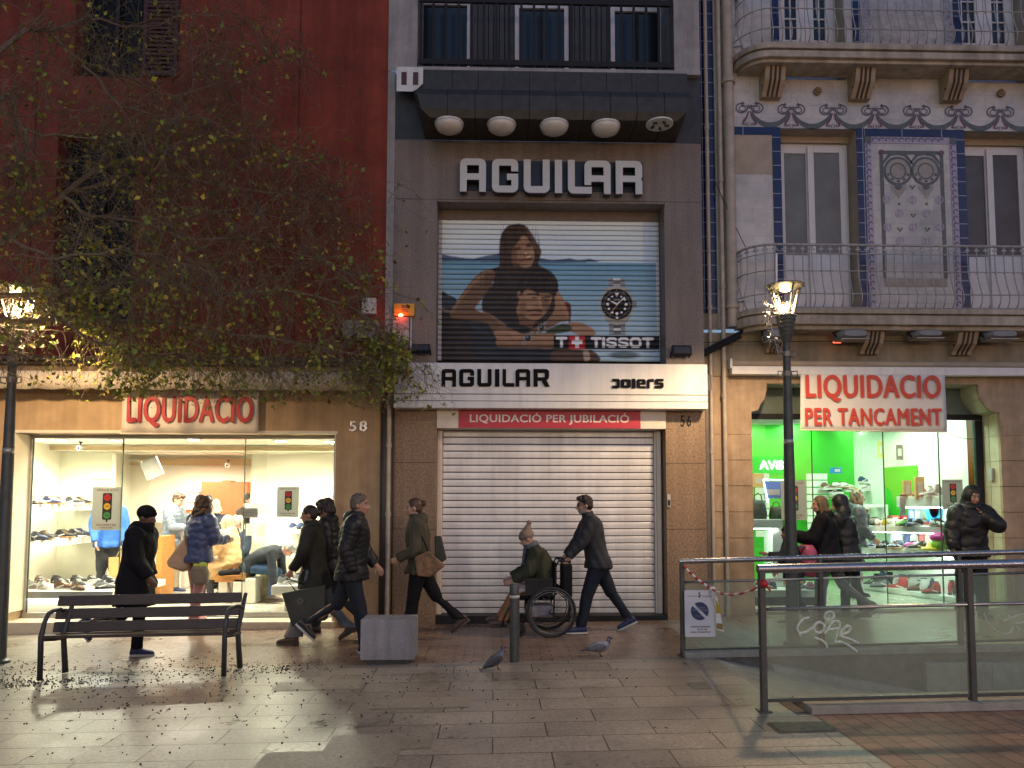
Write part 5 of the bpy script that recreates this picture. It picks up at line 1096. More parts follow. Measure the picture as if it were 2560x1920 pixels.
m_winw = M('white_window_paint', (.62,.60,.60), .4, var=.05); m_blind = M('grey_blind', (.15,.16,.16), .55, var=.15, scale=3)
m_iron = M('painted_iron', (.33,.32,.32), .5, var=.3, scale=20)
m_pipe = M('beige_pipe', (.40,.34,.27), .5, var=.2, scale=5)
TB = thing('tiled_house', 'ornate house clad in white and cobalt tiles above the green shoe shop', 'house', (5.5, YT, 0))
XT0, XT1 = XA1+.004, 14.0
zfr = P3(1100,868).z; zb_top = P3(1100,500).z
zlow = P4(1100,1300).z-.02
wx = [(P3(572,1100).x, P3(1085,1100).x), (P3(1812,1100).x, P3(2310,1100).x)]
zw0 = P4(1100,1170).z-.1; zw1 = zfr-.01
zu0 = 8.0
uw = [(P3(560,100).x, P3(1000,100).x), (P3(1785,100).x, P3(2235,100).x)]
mb = MB(); wallgrid(mb, P3(235,600).x-.25, XT1, zlow, 14, [(wx[0][0], wx[0][1], zw0, zw1), (wx[1][0], wx[1][1], zw0, zw1), (uw[0][0], uw[0][1], zu0, 11.2), (uw[1][0], uw[1][1], zu0, 11.2)], YT, YT+.36, 0, 1)
mb.quad((XT0,YT+.05,zlow),(P3(235,600).x-.2,YT+.05,zlow),(P3(235,600).x-.2,YT+.05,14),(XT0,YT+.05,14),1)
mb.build('tile_wall', [m_wtile, m_sand], TB)
# beige repaired patch, cobalt strips
mb = MB(); a, b = P3(242,1172), P3(515,912); mb.box(a.x, YT-.006, a.z, b.x, YT-.001, b.z); mb.build('repaired_patch', m_sand, TB)
mb = MB()
for a, b in ((515,572),(1085,1137),(1757,1812)): mb.box(P3(a,1100).x, YT-.014, zw0, P3(b,1100).x, YT-.001, zfr)
mb.box(P3(242,900).x, YT-.012, P3(300,910).z, P3(514,900).x, YT-.001, zfr-.001); mb.box(P3(1138,900).x, YT-.012, P3(1400,924).z, P3(1756,900).x, YT-.001, zfr-.001)
for a, b in ((505,555),(1052,1102),(1733,1783)): mb.box(P3(a,100).x, YT-.014, zu0, P3(b,100).x, YT-.001, 11.2)
mb.box(P3(-8,600).x, YT+.035, P4(60,1190).z, P3(122,600).x, YT+.048, 14)
mb.build('cobalt_tile_strip', m_btile, TB)
# frieze of bows and garlands
mb = MB(); yz = YT-.006
def rb(pts, w, m): mb.ribbon([(P3(x, y).x, P3(x, y).z) for x, y in pts], w, yz-.0005*m, m)
bows = [-205+282*i for i in range(2, 12)]
for i, bx in enumerate(bows):
    by = 735+i*3.6+(-6 if i < 1 else 0); bx = 78+282*(i+1)
    for s in (-1, 1):
        rb([(bx+s*x, by+y) for x, y in arc(52, 0, 38, 32, 200, -120, 14)], .022, 0)
        rb([(bx+s*x, by+y) for x, y in arc(48, 4, 22, 18, 200, -140, 10)], .016, 0)
        rb([(bx+s*x, by+y) for x, y in arc(28, -28, 24, 16, 150, -60, 8)], .016, 0)
        rb([(bx+s*6, by+22), (bx+s*18, by+60), (bx+s*38, by+88), (bx+s*44, by+108), (bx+s*24, by+112), (bx+s*20, by+98)], [.02,.03,.04,.03,.02,.015], 2)
        rb([(bx+s*4, by+98), (bx+s*12, by+106), (bx+s*8, by+122)], .012, 2)
    rb([(bx-9, by-6), (bx+9, by-6)], .05, 0)
    rb([(bx+14+u*254, by+28+88*(1-(2*u-1)**2)**.8) for u in [k/16 for k in range(17)]], [.03+.055*(1-(2*k/16-1)**2) for k in range(17)], 1)
rb([(240, 862), (3000, 902)], .012, 1)
mb.build('bow_frieze', [m_purp, m_olive, m_maroon], TB)
# ornamental tile panel between the windows
mb = MB()
pa0, pa1 = P3(1140,1100).x, P3(1757,1100).x; pz1, pz0 = P3(1400,926).z, P4(1400,1165).z
def PX(u): return pa0+(pa1-pa0)*u
yz2 = YT-.010
bw = (pa1-pa0)*.072
mb.box(pa0, yz2, pz0, pa0+bw, YT-.001, pz1, 3); mb.box(pa1-bw, yz2, pz0, pa1, YT-.001, pz1, 3); mb.box(pa0+bw, yz2, pz1-bw, pa1-bw, YT-.001, pz1, 3)
for xx in (pa0+bw*.0, pa1-bw): mb.box(xx, yz2-.004, pz1-bw, xx+bw, yz2-.0005, pz1, 1)
n = int((pz1-pz0)/(bw*1.0))
for k in range(1, n):
    zc_ = pz1-bw*(k+.5)
    for xx in (pa0+bw*.5, pa1-bw*.5): mb.ribbon([(xx+bw*.3*cos(t), zc_+bw*.45*sin(t)) for t in np.linspace(.4, 3.9, 9)], .022, yz2-.002, 0)
for k in range(int((pa1-pa0)/bw)-2):
    xx = pa0+bw*(k+1.6); mb.ribbon([(xx+bw*.42*cos(t), pz1-bw*.5+bw*.3*sin(t)) for t in np.linspace(.4, 3.9, 9)], .022, yz2-.002, 0)
i0, i1 = P3(1250,1100).x, P3(1655,1100).x; iz1 = P3(1400,1030).z; iz0 = P4(1400,960).z
for pts in ([(i0,iz0),(i0,iz1),(i1,iz1),(i1,iz0)],):
    for p, q in zip(pts[:-1], pts[1:]): mb.ribbon([p, q], .055, yz2+.003, 1)
for p in ((i0,iz1),(i1,iz1)): mb.prism(arc(p[0],p[1],.04,.04,0,342,16), yz2-.003, YT-.002, 2)
for cxm in (1360,1547):
    c = P4(cxm,238); 
    mb.prism(arc(c.x,c.z,.185,.19,0,350,26), yz2+.0025, YT-.002, 4)
    for r, w in ((.20,.035),(.115,.022)): mb.ribbon(arc(c.x,c.z,r,r*1.02,0,360,24), w, yz2+.001, 1)
    for k in range(9): a_ = R(200+k*17.5); mb.prism(arc(c.x+.155*cos(a_),c.z+.155*sin(a_),.022,.022,0,330,8), yz2+.0005, YT-.003, 3 if k % 2 else 1)
    mb.ribbon([(c.x-.17,c.z),(c.x+.17,c.z)], .008, yz2+.0015, 3); mb.ribbon([(c.x,c.z-.17),(c.x,c.z+.18)], .008, yz2+.0012, 3)
    mb.ribbon([(c.x-.24,c.z+.10),(c.x-.12,c.z+.25),(c.x,c.z+.28),(c.x+.12,c.z+.25),(c.x+.24,c.z+.10)], [.02,.05,.06,.05,.02], yz2+.0025, 1)
    mb.prism(arc(c.x,c.z-.24,.05,.045,0,345,14), yz2-.001, YT-.002, 1)
    for k in range(-3, 4): mb.ribbon([(c.x+k*.035,c.z-.22-.03*abs(k)*0), (c.x+k*.035,c.z-.42+.045*abs(k))], .014, yz2+.001, 4)
    mb.prism(arc(c.x,c.z-.5,.018,.018,0,330,10), yz2, YT-.002, 1)
for zx, zy in ((1460,430),(1285,430),(1640,430),(1370,520),(1555,520),(1465,615),(1290,615),(1645,615),(1375,705),(1555,705)):
    c = P4(zx, zy); mb.ribbon(arc(c.x,c.z,.055,.055,0,360,14), .014, yz2+.002, 3); mb.ribbon([(c.x,c.z-.05),(c.x,c.z+.05)], .03, yz2+.0015, 3)
for zx, zy in ((1458,340),(1465,530),(1375,625),(1560,625)):
    c = P4(zx, zy)
    for dx, dz in ((-.025,0),(.025,0),(0,-.03)): mb.prism(arc(c.x+dx,c.z+dz,.014,.014,0,330,8), yz2, YT-.002, 1)
a, b = P4(1275,1015), P4(1692,962); mb.box(a.x, yz2, a.z, b.x, YT-.001, b.z, 4)
mb.build('ornamental_tile_panel', [m_purp, m_olive, m_maroon, M('glazed_mauve', (.36,.31,.40), .3, var=.2, scale=25), M('glazed_ochre', (.30,.27,.22), .4, var=.2)], TB)
a0, a1 = P3(1105,100).x, P3(1733,100).x
mb = MB(); frame(mb, a0+.02, a1-.02, zu0+.05, 11.2, YT-.012, YT-.001, .13, 0); mb.box(a0+.30, YT-.010, zu0+.22, a1-.30, YT-.0015, 11, 1)
mb.build('upper_tile_panel', [M('mottled_tiles', (.30,.29,.33), .4, var=.5, scale=25), M('worn_tiles', (.44,.42,.42), .5, var=.3, scale=9, stain=.5)], TB)
for x, y in ((815,622),(2050,635)):
    c = P3(x, y); mb = MB(); mb.lathe([(.06,0),(.06,.02),(.03,.025),(.03,.01),(0,.01)], (c.x,YT-.02,c.z), 14, 0, Matrix.Rotation(R(90),3,'X')); mb.build('air_vent', M('brass_vent', (.22,.16,.09), .4, .5), TB, smooth=True)
# windows
yw = YT+.33
for i, (a, b) in enumerate(wx):
    mb = MB(); frame(mb, a+.005, b-.005, zw0+.02, zw1-.10, yw-.05, yw+.02, .055); wn = mb.build('window', m_winw, TB, bevel=.004)
    mb = MB(); mb.box(a+.001, yw-.10, zw1-.10, b-.001, yw+.02, zw1-.002); mb.build('window_head', m_sand, wn)
    mid = (a+b)/2-.03
    for j, (s0, s1) in enumerate(((a+.06, mid+.04), (mid-.04, b-.06))):
        mb = MB(); yy = yw-.04-.035*j; frame(mb, s0, s1, zw0+.08, zw1-.16, yy-.03, yy, .095); mb.box(s0+.095, yy-.028, zw0+.17, s1-.095, yy-.004, zw0+1.0); mb.build('sash', m_winw, wn, bevel=.004)
        mb = MB(); mb.quad((s0+.09,yy-.012,zw0+1.0),(s1-.09,yy-.012,zw0+1.0),(s1-.09,yy-.012,zw1-.25),(s0+.09,yy-.012,zw1-.25)); mb.build('blind', m_blind if i == 0 else M('dark_blind', (.07,.07,.075), .5, var=.2, scale=3), wn)
    mb = MB(); mb.quad((a,yw+.025,zw0),(b,yw+.025,zw0),(b,yw+.025,zw1),(a,yw+.025,zw1)); mb.build('room_dark', m_void, wn)
for a, b in uw:
    mb = MB(); frame(mb, a+.004, b-.004, zu0, 11.2, yw-.05, yw, .05); wn = mb.build('french_window', m_winw, TB, bevel=.004); mid = (a+b)/2
    for s0, s1 in ((a+.055, mid-.004), (mid+.004, b-.055)):
        mb = MB(); frame(mb, s0, s1, zu0+.02, 11.15, yw-.09, yw-.052, .13); mb.box(s0+.13, yw-.085, zu0+.15, s1-.13, yw-.055, zu0+.78)
        for k in (1, 2, 3): mb.box(s0+.13, yw-.08, zu0+.78+k*.33, s1-.13, yw-.056, zu0+.805+k*.33)
        mb.box((s0+s1)/2-.012, yw-.081, zu0+.78, (s0+s1)/2+.012, yw-.0555, 11.0); mb.build('sash', m_winw, wn, bevel=.004)
        mb = MB(); mb.quad((s0+.12,yw-.06,zu0+.7),(s1-.12,yw-.06,zu0+.7),(s1-.12,yw-.06,11.1),(s0+.12,yw-.06,11.1)); mb.build('pane', M('night_glass', (.006,.008,.012), .1, var=0), wn)
# balconies
def balcony(x0, zt, yfr, tiers, corb, low):
    x1 = XT1; r = .42; out = lambda e: [(x1, YT-.001), (x1, yfr-e), *[(x0+r+(r+e)*cos(R(t)), yfr+r+(r+e)*sin(R(t)) if yfr+r+(r+e)*sin(R(t)) < YT-.05 else YT-.05) for t in (270,255,240,225,210,195,180)], (x0-e, YT-.001)]
    mb = MB(); z = zt
    for e, h, gap in tiers:
        plan(mb, out(e), z-h, z); z -= h
        if gap: plan(mb, out(-.03), z-gap, z); z -= gap
    bal = mb.build('balcony', M('worn_stucco', (.42,.36,.29), .75, var=.22, scale=6, bump=.3, stain=.6, streak=.4), TB, bevel=.012)
    # railing: plan line, bombe balusters
    pth = [(x0+.06+0*u, YT-.06-(YT-.06-(yfr+r))*u) for u in np.linspace(0, 1, 3)][:-1]+[(x0+.06+r+r*cos(R(t)), yfr+.05+r+r*sin(R(t))) for t in np.linspace(180, 270, 7)]+[(x1, yfr+.05)]
    def rail(h, off, rad, name):
        P = []; k = len(pth)
        for i, (x, y) in enumerate(pth):
            a = pth[max(i-1,0)]; b = pth[min(i+1,k-1)]; d = Vector((b[0]-a[0], b[1]-a[1])).normalized(); P.append((x+d.y*off*1, y-d.x*off, zt+h))
        mb = MB(); mb.tube(P, rad, 6); mb.build(name, m_iron, bal, smooth=True)
    rail(.93, 0, .018, 'top_rail'); rail(.80, 0, .008, 'rail'); rail(.55, .01, .008, 'rail'); rail(.20, .085, .009, 'rail'); rail(.02, .03, .010, 'rail')
    L = [0]
    for a, b in zip(pth[:-1], pth[1:]): L.append(L[-1]+math.hypot(b[0]-a[0], b[1]-a[1]))
    s = .06; me = None; cnt = 0
    prof = [(.02,.03),(.08,.075),(.15,.092),(.22,.085),(.35,.045),(.5,.012),(.6,.004),(.93,0)]
    while s < L[-1]-.05 and cnt < 96:
        i = max(j for j in range(len(L)) if L[j] <= s); i = min(i, len(pth)-2); u = (s-L[i])/(L[i+1]-L[i]); a, b = pth[i], pth[i+1]
        x, y = a[0]+(b[0]-a[0])*u, a[1]+(b[1]-a[1])*u; d = Vector((b[0]-a[0], b[1]-a[1])).normalized(); ang = math.atan2(d.y, d.x)
        if x > 9.0: break
        if me is None:
            mb = MB(); mb.tube([(0, -o, z) for z, o in prof], .0085, 6); mb.ell((0,0,.55),(.017,.017,.022),nu=6,nv=5); mb.ell((0,-.088,.20),(.016,.016,.02),nu=6,nv=5)
            mb.ell((0,-.004,.865),(.045,.006,.018),nu=8,nv=4); mb.ell((0,-.004,.885),(.018,.006,.035),nu=8,nv=4); me = mb.mesh('baluster', m_iron, True)
        o = bpy.data.objects.new('baluster', me); COL.objects.link(o); o.parent = bal; o.location = Vector((x, y, zt))-WL(TB); o.rotation_euler = (0, 0, ang); s += .132; cnt += 1
    for zx0, zx1, za, zb_ in corb:
        f = P3 if not low else P4; a, b = f(zx0, zb_, YT-.2), f(zx1, za, YT-.2); w = b.x-a.x; zt_, zb2 = b.z+.03, a.z; mb = MB()
        prof2 = [(YT, zb2), (YT-.10, zb2), (YT-.13, zb2+.05), (YT-.24, zb2+.3*(zt_-zb2)+.05), (YT-.30, zt_), (YT, zt_)]
        n = len(prof2); mb.add([(a.x, y, z) for y, z in prof2]+[(a.x+w, y, z) for y, z in prof2], [tuple(range(n))[::-1], tuple(range(n, 2*n))]+[(i, (i+1) % n, (i+1) % n+n, i+n) for i in range(n)])
        for k in range(3): x = a.x+w*(.28+.22*k); mb.tube([(x, y-.006, z) for y, z in prof2[1:5]], .016, 6, 1)
        mb.bar((a.x-.01, YT-.17, zb2+.13), (a.x+w+.01, YT-.17, zb2+.13), .03, .025, 1)
        mb.build('corbel', [M('ochre_stucco', (.36,.28,.19), .8, var=.15, stain=.3), M('dark_groove', (.07,.04,.03), .8)], bal)
zt1 = P3(1100,296,10.16).z; zt2 = P4(1400,1166,10.14).z
balcony(P3(290,350,10.3).x, zt1, 10.16, [(.02,.085,.02),(.0,.10,0),(-.06,.05,0)], [(460,592,445,628),(1068,1195,455,640),(1694,1820,462,650),(2320,2446,470,660)], False)
balcony(P4(300,1200,10.3).x, zt2, 10.14, [(.02,.075,.02),(.0,.13,0),(-.08,.06,0)], [(490,590,1375,1452),(1130,1252,1338,1462),(1752,1880,1345,1468),(2380,2500,1350,1470)], True)
# ochre band, awning box
zaw1, zaw0 = P6(1100,50,10.42).z, P6(1100,112,10.42).z
zar = P6(1100,180).z
mb = MB(); mb.box(XT0, YT-.03, zaw0-.0, XT1, YT+.02, zlow-.06); mb.box(P4(365,1300).x, YT-.034, zlow-.055, XT1, YT+.02, zlow+.07, 1); mb.build('ochre_band', [m_bandg, m_wtile], TB)
t = thing('awning_box', 'long closed white awning box above the green shop', 'awning', (6, 10.42, zaw0))
mb = MB(); mb.box(P6(30,80,10.42).x, 10.42, zaw0, XT1, YT-.032, zaw1); mb.build('front_bar', m_wht, t, bevel=.01)
mb = MB(); mb.tube([(P6(25,30,10.47).x,10.50,zaw1+.05),(XT1,10.50,zaw1+.05)], .045, 10); mb.build('roller', m_sand, t, smooth=True); mb = MB(); mb.box(P6(12,30,10.47).x,10.44,zaw1-.03,P6(28,30,10.47).x,YT-.032,zaw1+.11); mb.build('end_bracket', m_wht, t)
# stone ground floor with the shouldered opening
xL, xR = P6(180,700).x, P6(2040,700).x; xl2, xr2 = P6(290,300).x, P6(1872,300).x; zsh = P6(180,385).z; zop = zar
zpl = gz(5)+.02
op = [(xL, -.2), (xL, zsh), (xL+.10, zsh+.02), (xl2-.10, zsh+.10), (xl2-.03, zsh+.20), (xl2, zsh+.32), (xl2, zop), (xr2, zop), (xr2, zsh+.32), (xr2+.03, zsh+.20), (xr2+.10, zsh+.10), (xR-.12, zsh+.02), (xR, zsh), (xR, -.2)]
mb = MB()
courses = [-.15]; z = P6(180,1330).z
while z < zaw0+.3: courses.append(z); z += P6(180,1135).z-P6(180,1330).z
courses.append(zaw0+.02)
def seg(xa, xb_, za, zb_, m=0): mb.box(xa, YT-.004, za+.004, xb_, YT+.05, zb_-.004, m)
for za, zb_ in zip(courses[:-1], courses[1:]):
    if zb_ <= zsh+.02: seg(XT0+.15, xL, za, zb_); seg(xR, XT1, za, zb_)
zs_ = max(c for c in courses if c <= zsh+.02)
lo = [(XT0+.15, zs_), (xL, zs_)]+[p for p in op[1:7]]+[((xl2+xr2)/2, zop), ((xl2+xr2)/2, zaw0+.02), (XT0+.15, zaw0+.02)]
ro = [(XT1, zs_), (XT1, zaw0+.02), ((xl2+xr2)/2, zaw0+.02), ((xl2+xr2)/2, zop)]+op[7:13]+[(xR, zs_)]
mb.prism(lo, YT-.004, YT+.05); mb.prism(ro, YT-.004, YT+.05)
mb.box(XT0, YT+.0, -.15, XT0+.15, YT+.06, zaw0+.02)
mb.quad((XT0+.1,YT+.046,-.2),(xL,YT+.046,-.2),(xL,YT+.046,zs_),(XT0+.1,YT+.046,zs_),1); mb.quad((xR,YT+.046,-.2),(XT1,YT+.046,-.2),(XT1,YT+.046,zs_),(xR,YT+.046,zs_),1)
mb.build('stone_pier', [m_block2, M('dark_joint', (.10,.07,.05), .9)], TB)
YG2 = 11.02
m_reveal = M('shoplit_reveal_stone', (.46,.43,.30), .7, var=.12, scale=6, bump=.25, bscale=70)  # pier stone made paler and greener: shop light put into the colour
mb = MB()
for (x0, z0), (x1, z1) in zip(op[:-1], op[1:]):
    mb.quad((x0,YT+.05,z0),(x0,YG2+.06,z0),(x1,YG2+.06,z1),(x1,YT+.05,z1)); 
rv = mb.build('opening_reveal', m_reveal, TB)
mb = MB()
for z in courses[1:]:
    if z < zsh: mb.box(xR-.006, YT+.06, z-.004, xR+.004, YG2, z+.004)
mb.box(xR-.004, YT+.24, .1, xR+.002, YT+.248, zsh); mb.build('reveal_joint', M('reveal_joint', (.28,.26,.18), .9, var=0), rv)
# interior
zg0 = P6(300,1025+0,YG2).z; zhd = P6(600,404,YG2).z
ZF2, ZC2 = W(*z7(400,1022), YG2).z, zhd+.30
XJ0, XJ1, YJ = xL-.9, xR-.12, 14.3
m_green = M('vivid_green_paint', (.045,.47,.03), .5, var=.06, scale=2); m_gfloor = M('pale_green_floor', (.55,.62,.50), .25, var=.06); m_wh2 = M('shop_white_paint', (.80,.82,.78), .55, var=.02)
mb = MB(); plan(mb, [(xL-.02,YT+.02),(xR+.02,YT+.02),(xR+.02,YG2+.1),(xL-.02,YG2+.1)], -.2, ZF2-.05); mb.build('plinth', M('dark_plinth', (.09,.085,.075), .6, var=.3, scale=12), TB)
mb = MB(); mb.box(xL+.001, YT+.06, ZF2-.048, xR-.001, YG2+.09, ZF2-.004); mb.build('doorstep', M('pale_sill', (.55,.56,.48), .4, var=.1), TB)
mb = MB(); mb.quad((XJ0,YG2,ZF2),(XJ1+1,YG2,ZF2),(XJ1+1,YJ,ZF2),(XJ0,YJ,ZF2)); mb.build('shop_floor', m_gfloor, TB)
mb = MB(); mb.quad((XJ0,YG2,ZC2),(XJ0,YJ,ZC2),(XJ1+1,YJ,ZC2),(XJ1+1,YG2,ZC2)); plan(mb, [(XJ0,11.9),(xL+1.2,11.55),(xL+2.0,12.4),(xL+2.0,12.6),(XJ0,12.1)], ZC2-.16, ZC2-.01); mb.box(XJ0,13.3,ZC2-.2,XJ1+.9,13.5,ZC2-.012); mb.build('shop_ceiling', m_wh2, TB)
mb = MB(); mb.quad((XJ0,YJ,ZF2),(XJ1+1,YJ,ZF2),(XJ1+1,YJ,ZC2),(XJ0,YJ,ZC2)); mb.quad((XJ0,YG2,ZF2),(XJ0,YJ,ZF2),(XJ0,YJ,ZC2),(XJ0,YG2,ZC2)); mb.build('green_wall', m_green, TB)
A0, A1 = Vector((q2(0,0)[0]*0,0,0)), None
pa = W(*q1(1715,400), 13.2); pb = Vector((XJ1-.02, 11.15, 0))
mb = MB(); mb.quad((pa.x,13.2,ZF2),(pb.x,pb.y,ZF2),(pb.x,pb.y,ZC2),(pa.x,13.2,ZC2)); mb.quad((pa.x,13.2,ZF2),(pa.x,YJ,ZF2),(pa.x,YJ,ZC2),(pa.x,13.2,ZC2)); mb.build('white_display_wall', m_wh2, TB)
mb = MB(); c = W(*q1(1780,660),13.15); p0 = Vector((pa.x-.02,13.18,0)); p1 = p0.lerp(Vector((pb.x-.02,pb.y+.0,0)), .45)
mb.quad((p0.x,p0.y,ZF2+1.0),(p1.x,p1.y,ZF2+1.0),(p1.x,p1.y,c.z),(p0.x,p0.y,c.z)); mb.build('green_panel', m_green, TB)
# fascia panel over the glass, dark frame
mb = MB(); mb.box(xL-.05, YG2-.0, zhd+.0, xR+.05, YG2+.03, zop+.05); mb.build('fascia_panel', M('grey_green_panel', (.13,.155,.13), .5, var=.15, scale=4), TB)
mb = MB(); mb.box(xL+.001, YG2-.035, zhd-.085, xR-.001, YG2-.002, zhd-.0); xfr = P6(1850,900,YG2).x; mb.box(xfr, YG2-.034, ZF2, xR-.001, YG2-.001, zhd-.09); mb.build('window_frame', m_blackp, TB)
m_gl2 = GL('green_shop_glass', (.92,.97,.93), 1.1)
xg = [xL+.005, P6(632,900,YG2).x, P6(1172,900,YG2).x, P6(1588,900,YG2).x, xfr-.002]
glasspane(TB, xg[0], xg[1], ZF2+.02, zhd-.09, YG2+.015, mat=m_gl2, edge=g_edge); glasspane(TB, xg[2], xg[3]-.012, ZF2+.02, zhd-.09, YG2+.015, mat=m_gl2, edge=g_edge); glasspane(TB, xg[3], xg[4], ZF2+.02, zhd-.09, YG2+.015, mat=m_gl2, edge=g_edge)
a = W(*z7(160,965), YG2); b = W(*z7(622,965), YG2); mb = MB(); mb.box(xL+.003, YG2-.02, ZF2, b.x, YG2+.05, W(*z7(400,962),YG2).z); mb.build('window_base', m_blackp, TB)
m_lamp2 = EM('cool_diffuser', (.9,1.0,.92), 2.5)
for q in [cz(*q_, ZC2-.01) for q_ in (q1(385,95), q1(285,250), q1(1335,262), q1(505,382), q1(580,392))]+[Vector((5.0,12.2,0)), Vector((5.7,11.5,0)), Vector((6.35,11.35,0)), Vector((6.2,12.3,0)), Vector((6.75,11.8,0)), Vector((4.4,11.5,0)), Vector((5.2,13.4,0))]:  # the plain vectors are extra lamps, added to brighten the window display
    p = q.copy(); p.y = min(max(p.y, YG2+.25), YJ-.3); p.x = min(max(p.x, XJ0+.2), XJ1-.2)
    downlight(p, ZC2, 'ceiling_light', 'round cool white downlight among the seen and added ones in the green shop ceiling', 'downlights in the green shop', col=(.76,1.0,.77), pw=8, mat=m_lamp2)
# slat wall, display units
mb = MB(); a = W(*q1(950,690),13.9); b = W(*q1(1100,1000),13.9)
for k in range(9): z = a.z-.06-k*.135; mb.box(a.x-.15, 13.88, z-.115, b.x, 13.92, z)
for k in range(9): z = a.z-.06-k*.135; mb.box(W(*q1(290,700),13.9).x, 13.88, z-.115, W(*q1(450,700),13.9).x, 13.92, z)
mb.build('slatted_display_wall', m_wh2, TB)
m_led = EM('cool_led_strip', (.85,1.0,.88), 7)
def dshelf(poly, z0, z1, label, name='display_shelf', cat='shelf', mat=None, led=False):
    mb = MB(); plan(mb, poly, z0, z1); cx = sum(p[0] for p in poly)/len(poly); cy = sum(p[1] for p in poly)/len(poly)
    o = single(mb, name, [mat or m_wh2], label, cat, loc=(cx, cy, z0), bevel=.006)
    if led:
        p, q = Vector((*poly[0], z0-.006)), Vector((*poly[1], z0-.006)); d = (q-p).normalized(); nrm = Vector((-d.y, d.x, 0)); nrm = nrm if nrm.y > 0 else -nrm
        MB().bar(p+d*.05+nrm*.12, q-d*.05+nrm*.12, .035, .010).build('light_strip', m_led, o)
    return o
F0, F1 = Vector((P6(1848,900,YG2).x-.25, 11.25, 0)), None
def zz(x, y, d): return W(*q2(x, y), d)
e0, e1 = zz(415,575,12.15), zz(1270,600,11.3)
def line_shoes(p0, p1, n, z, where, pal, back=(.12,.10), rz=None, kinds=('low',), sc=.85):
    for i in range(n):
        u = (i+.5)/n; p = p0.lerp(p1, u); place_shoe(p.x+back[0]+random.uniform(-.04,.06), p.y+back[1]+random.uniform(-.03,.05), z, R(random.uniform(-60,60)+(180 if random.random() < .4 else 0)) if rz is None else rz, where, pal, sc*random.uniform(.9,1.1), kinds)
bk = [(XJ1-.03,11.35),(pa.x+.05,13.1)]
kid = ['blue','red','white','pink','yellow','orange','navy','grey','green','white','black']
dshelf([(e0.x,e0.y),(e1.x,e1.y),bk[0],bk[1]], e1.z-.10, e1.z, 'wide white shelf at waist height in the green shop window', led=True)
line_shoes(Vector((e0.x,e0.y,0)), Vector((e1.x,e1.y,0)), 11, e1.z+.002, 'on the wide white shelf of the green shop', kid, (.02,.05), sc=1.0); line_shoes(Vector((e0.x+.3,e0.y+.25,0)), Vector((e1.x+.2,e1.y+.3,0)), 7, e1.z+.002, 'on the wide white shelf of the green shop', kid)
u0, u1 = zz(790,265,11.9), zz(1300,265,11.3)
dshelf([(u0.x,u0.y),(u1.x,u1.y),(XJ1-.04,11.36),(u0.x+.35,u0.y+.5)], u1.z-.17, u1.z, 'highest white shelf at head height in the green shop window', led=True)
line_shoes(Vector((u0.x,u0.y,0)), Vector((u1.x,u1.y,0)), 6, u1.z+.002, 'on the highest white shelf of the green shop', ['navy','orange','grey','white','black','tan'], kinds=('low','boot'))
w0, w1 = zz(415,835,12.2), zz(1440,860,11.25)
dshelf([(w0.x,w0.y),(w1.x,w1.y),bk[0],bk[1]], w1.z-.10, w1.z, 'knee high white shelf of dark shoes in the green shop window', led=True)
line_shoes(Vector((w0.x,w0.y,0)), Vector((w1.x,w1.y,0)), 12, w1.z+.002, 'on the knee high shelf of the green shop', ['black','navy','navy','black','white','pink','grey'], (.02,.06), sc=1.0)
v0, v1 = zz(350,1218,13.1), zz(1450,1372,11.2)
dshelf([(v0.x,v0.y),(v1.x,v1.y),(XJ1-.03,11.3),(pa.x+.02,13.15)], ZF2+.005, v1.z, 'low white plinth of boots and trainers along the side of the green shop', 'display_plinth', 'plinth')
line_shoes(Vector((v0.x,v0.y,0)), Vector((v1.x,v1.y,0)), 12, v1.z+.002, 'on the low side plinth of the green shop', ['black','white','red','blue','black','grey','pink'], kinds=('low','boot','boot'), sc=1.05); line_shoes(Vector((v0.x+.25,v0.y,0)), Vector((v1.x+.1,v1.y+.25,0)), 10, v1.z+.002, 'on the low side plinth of the green shop', ['black','navy','white','brown','blue'], kinds=('boot','low'), sc=1.1)
# lattice wall shoes
for q, c in ((q1(1110,860),'brown'), (q1(1240,850),'white'), (q1(1320,850),'white'), (q1(1195,905),'black'), (q1(1530,790),'navy'), (q1(1530,870),'white'), (q1(1685,790),'navy'), (q1(1880,790),'navy'), (q1(1770,870),'orange'), (q1(1210,960),'white'), (q1(1270,960),'white'), (q1(1360,880),'yellow')):
    d = 13.7 if q[0] < W(0,0,1).x+1900 else 13; p = W(*q, 13.75); mb = MB(); mb.box(p.x-.12, 13.70, p.z-.075, p.x+.12, 13.9, p.z-.06); single(mb, 'wall_bracket', [m_wh2], 'small white bracket shelf on the green back wall', 'shelf', 'bracket shelves on the green back wall', loc=(p.x,13.8,p.z-.07)); place_shoe(p.x-.13, 13.78, p.z-.058, R(random.choice((0,15,-15))), 'on the green back wall', [c], .95)
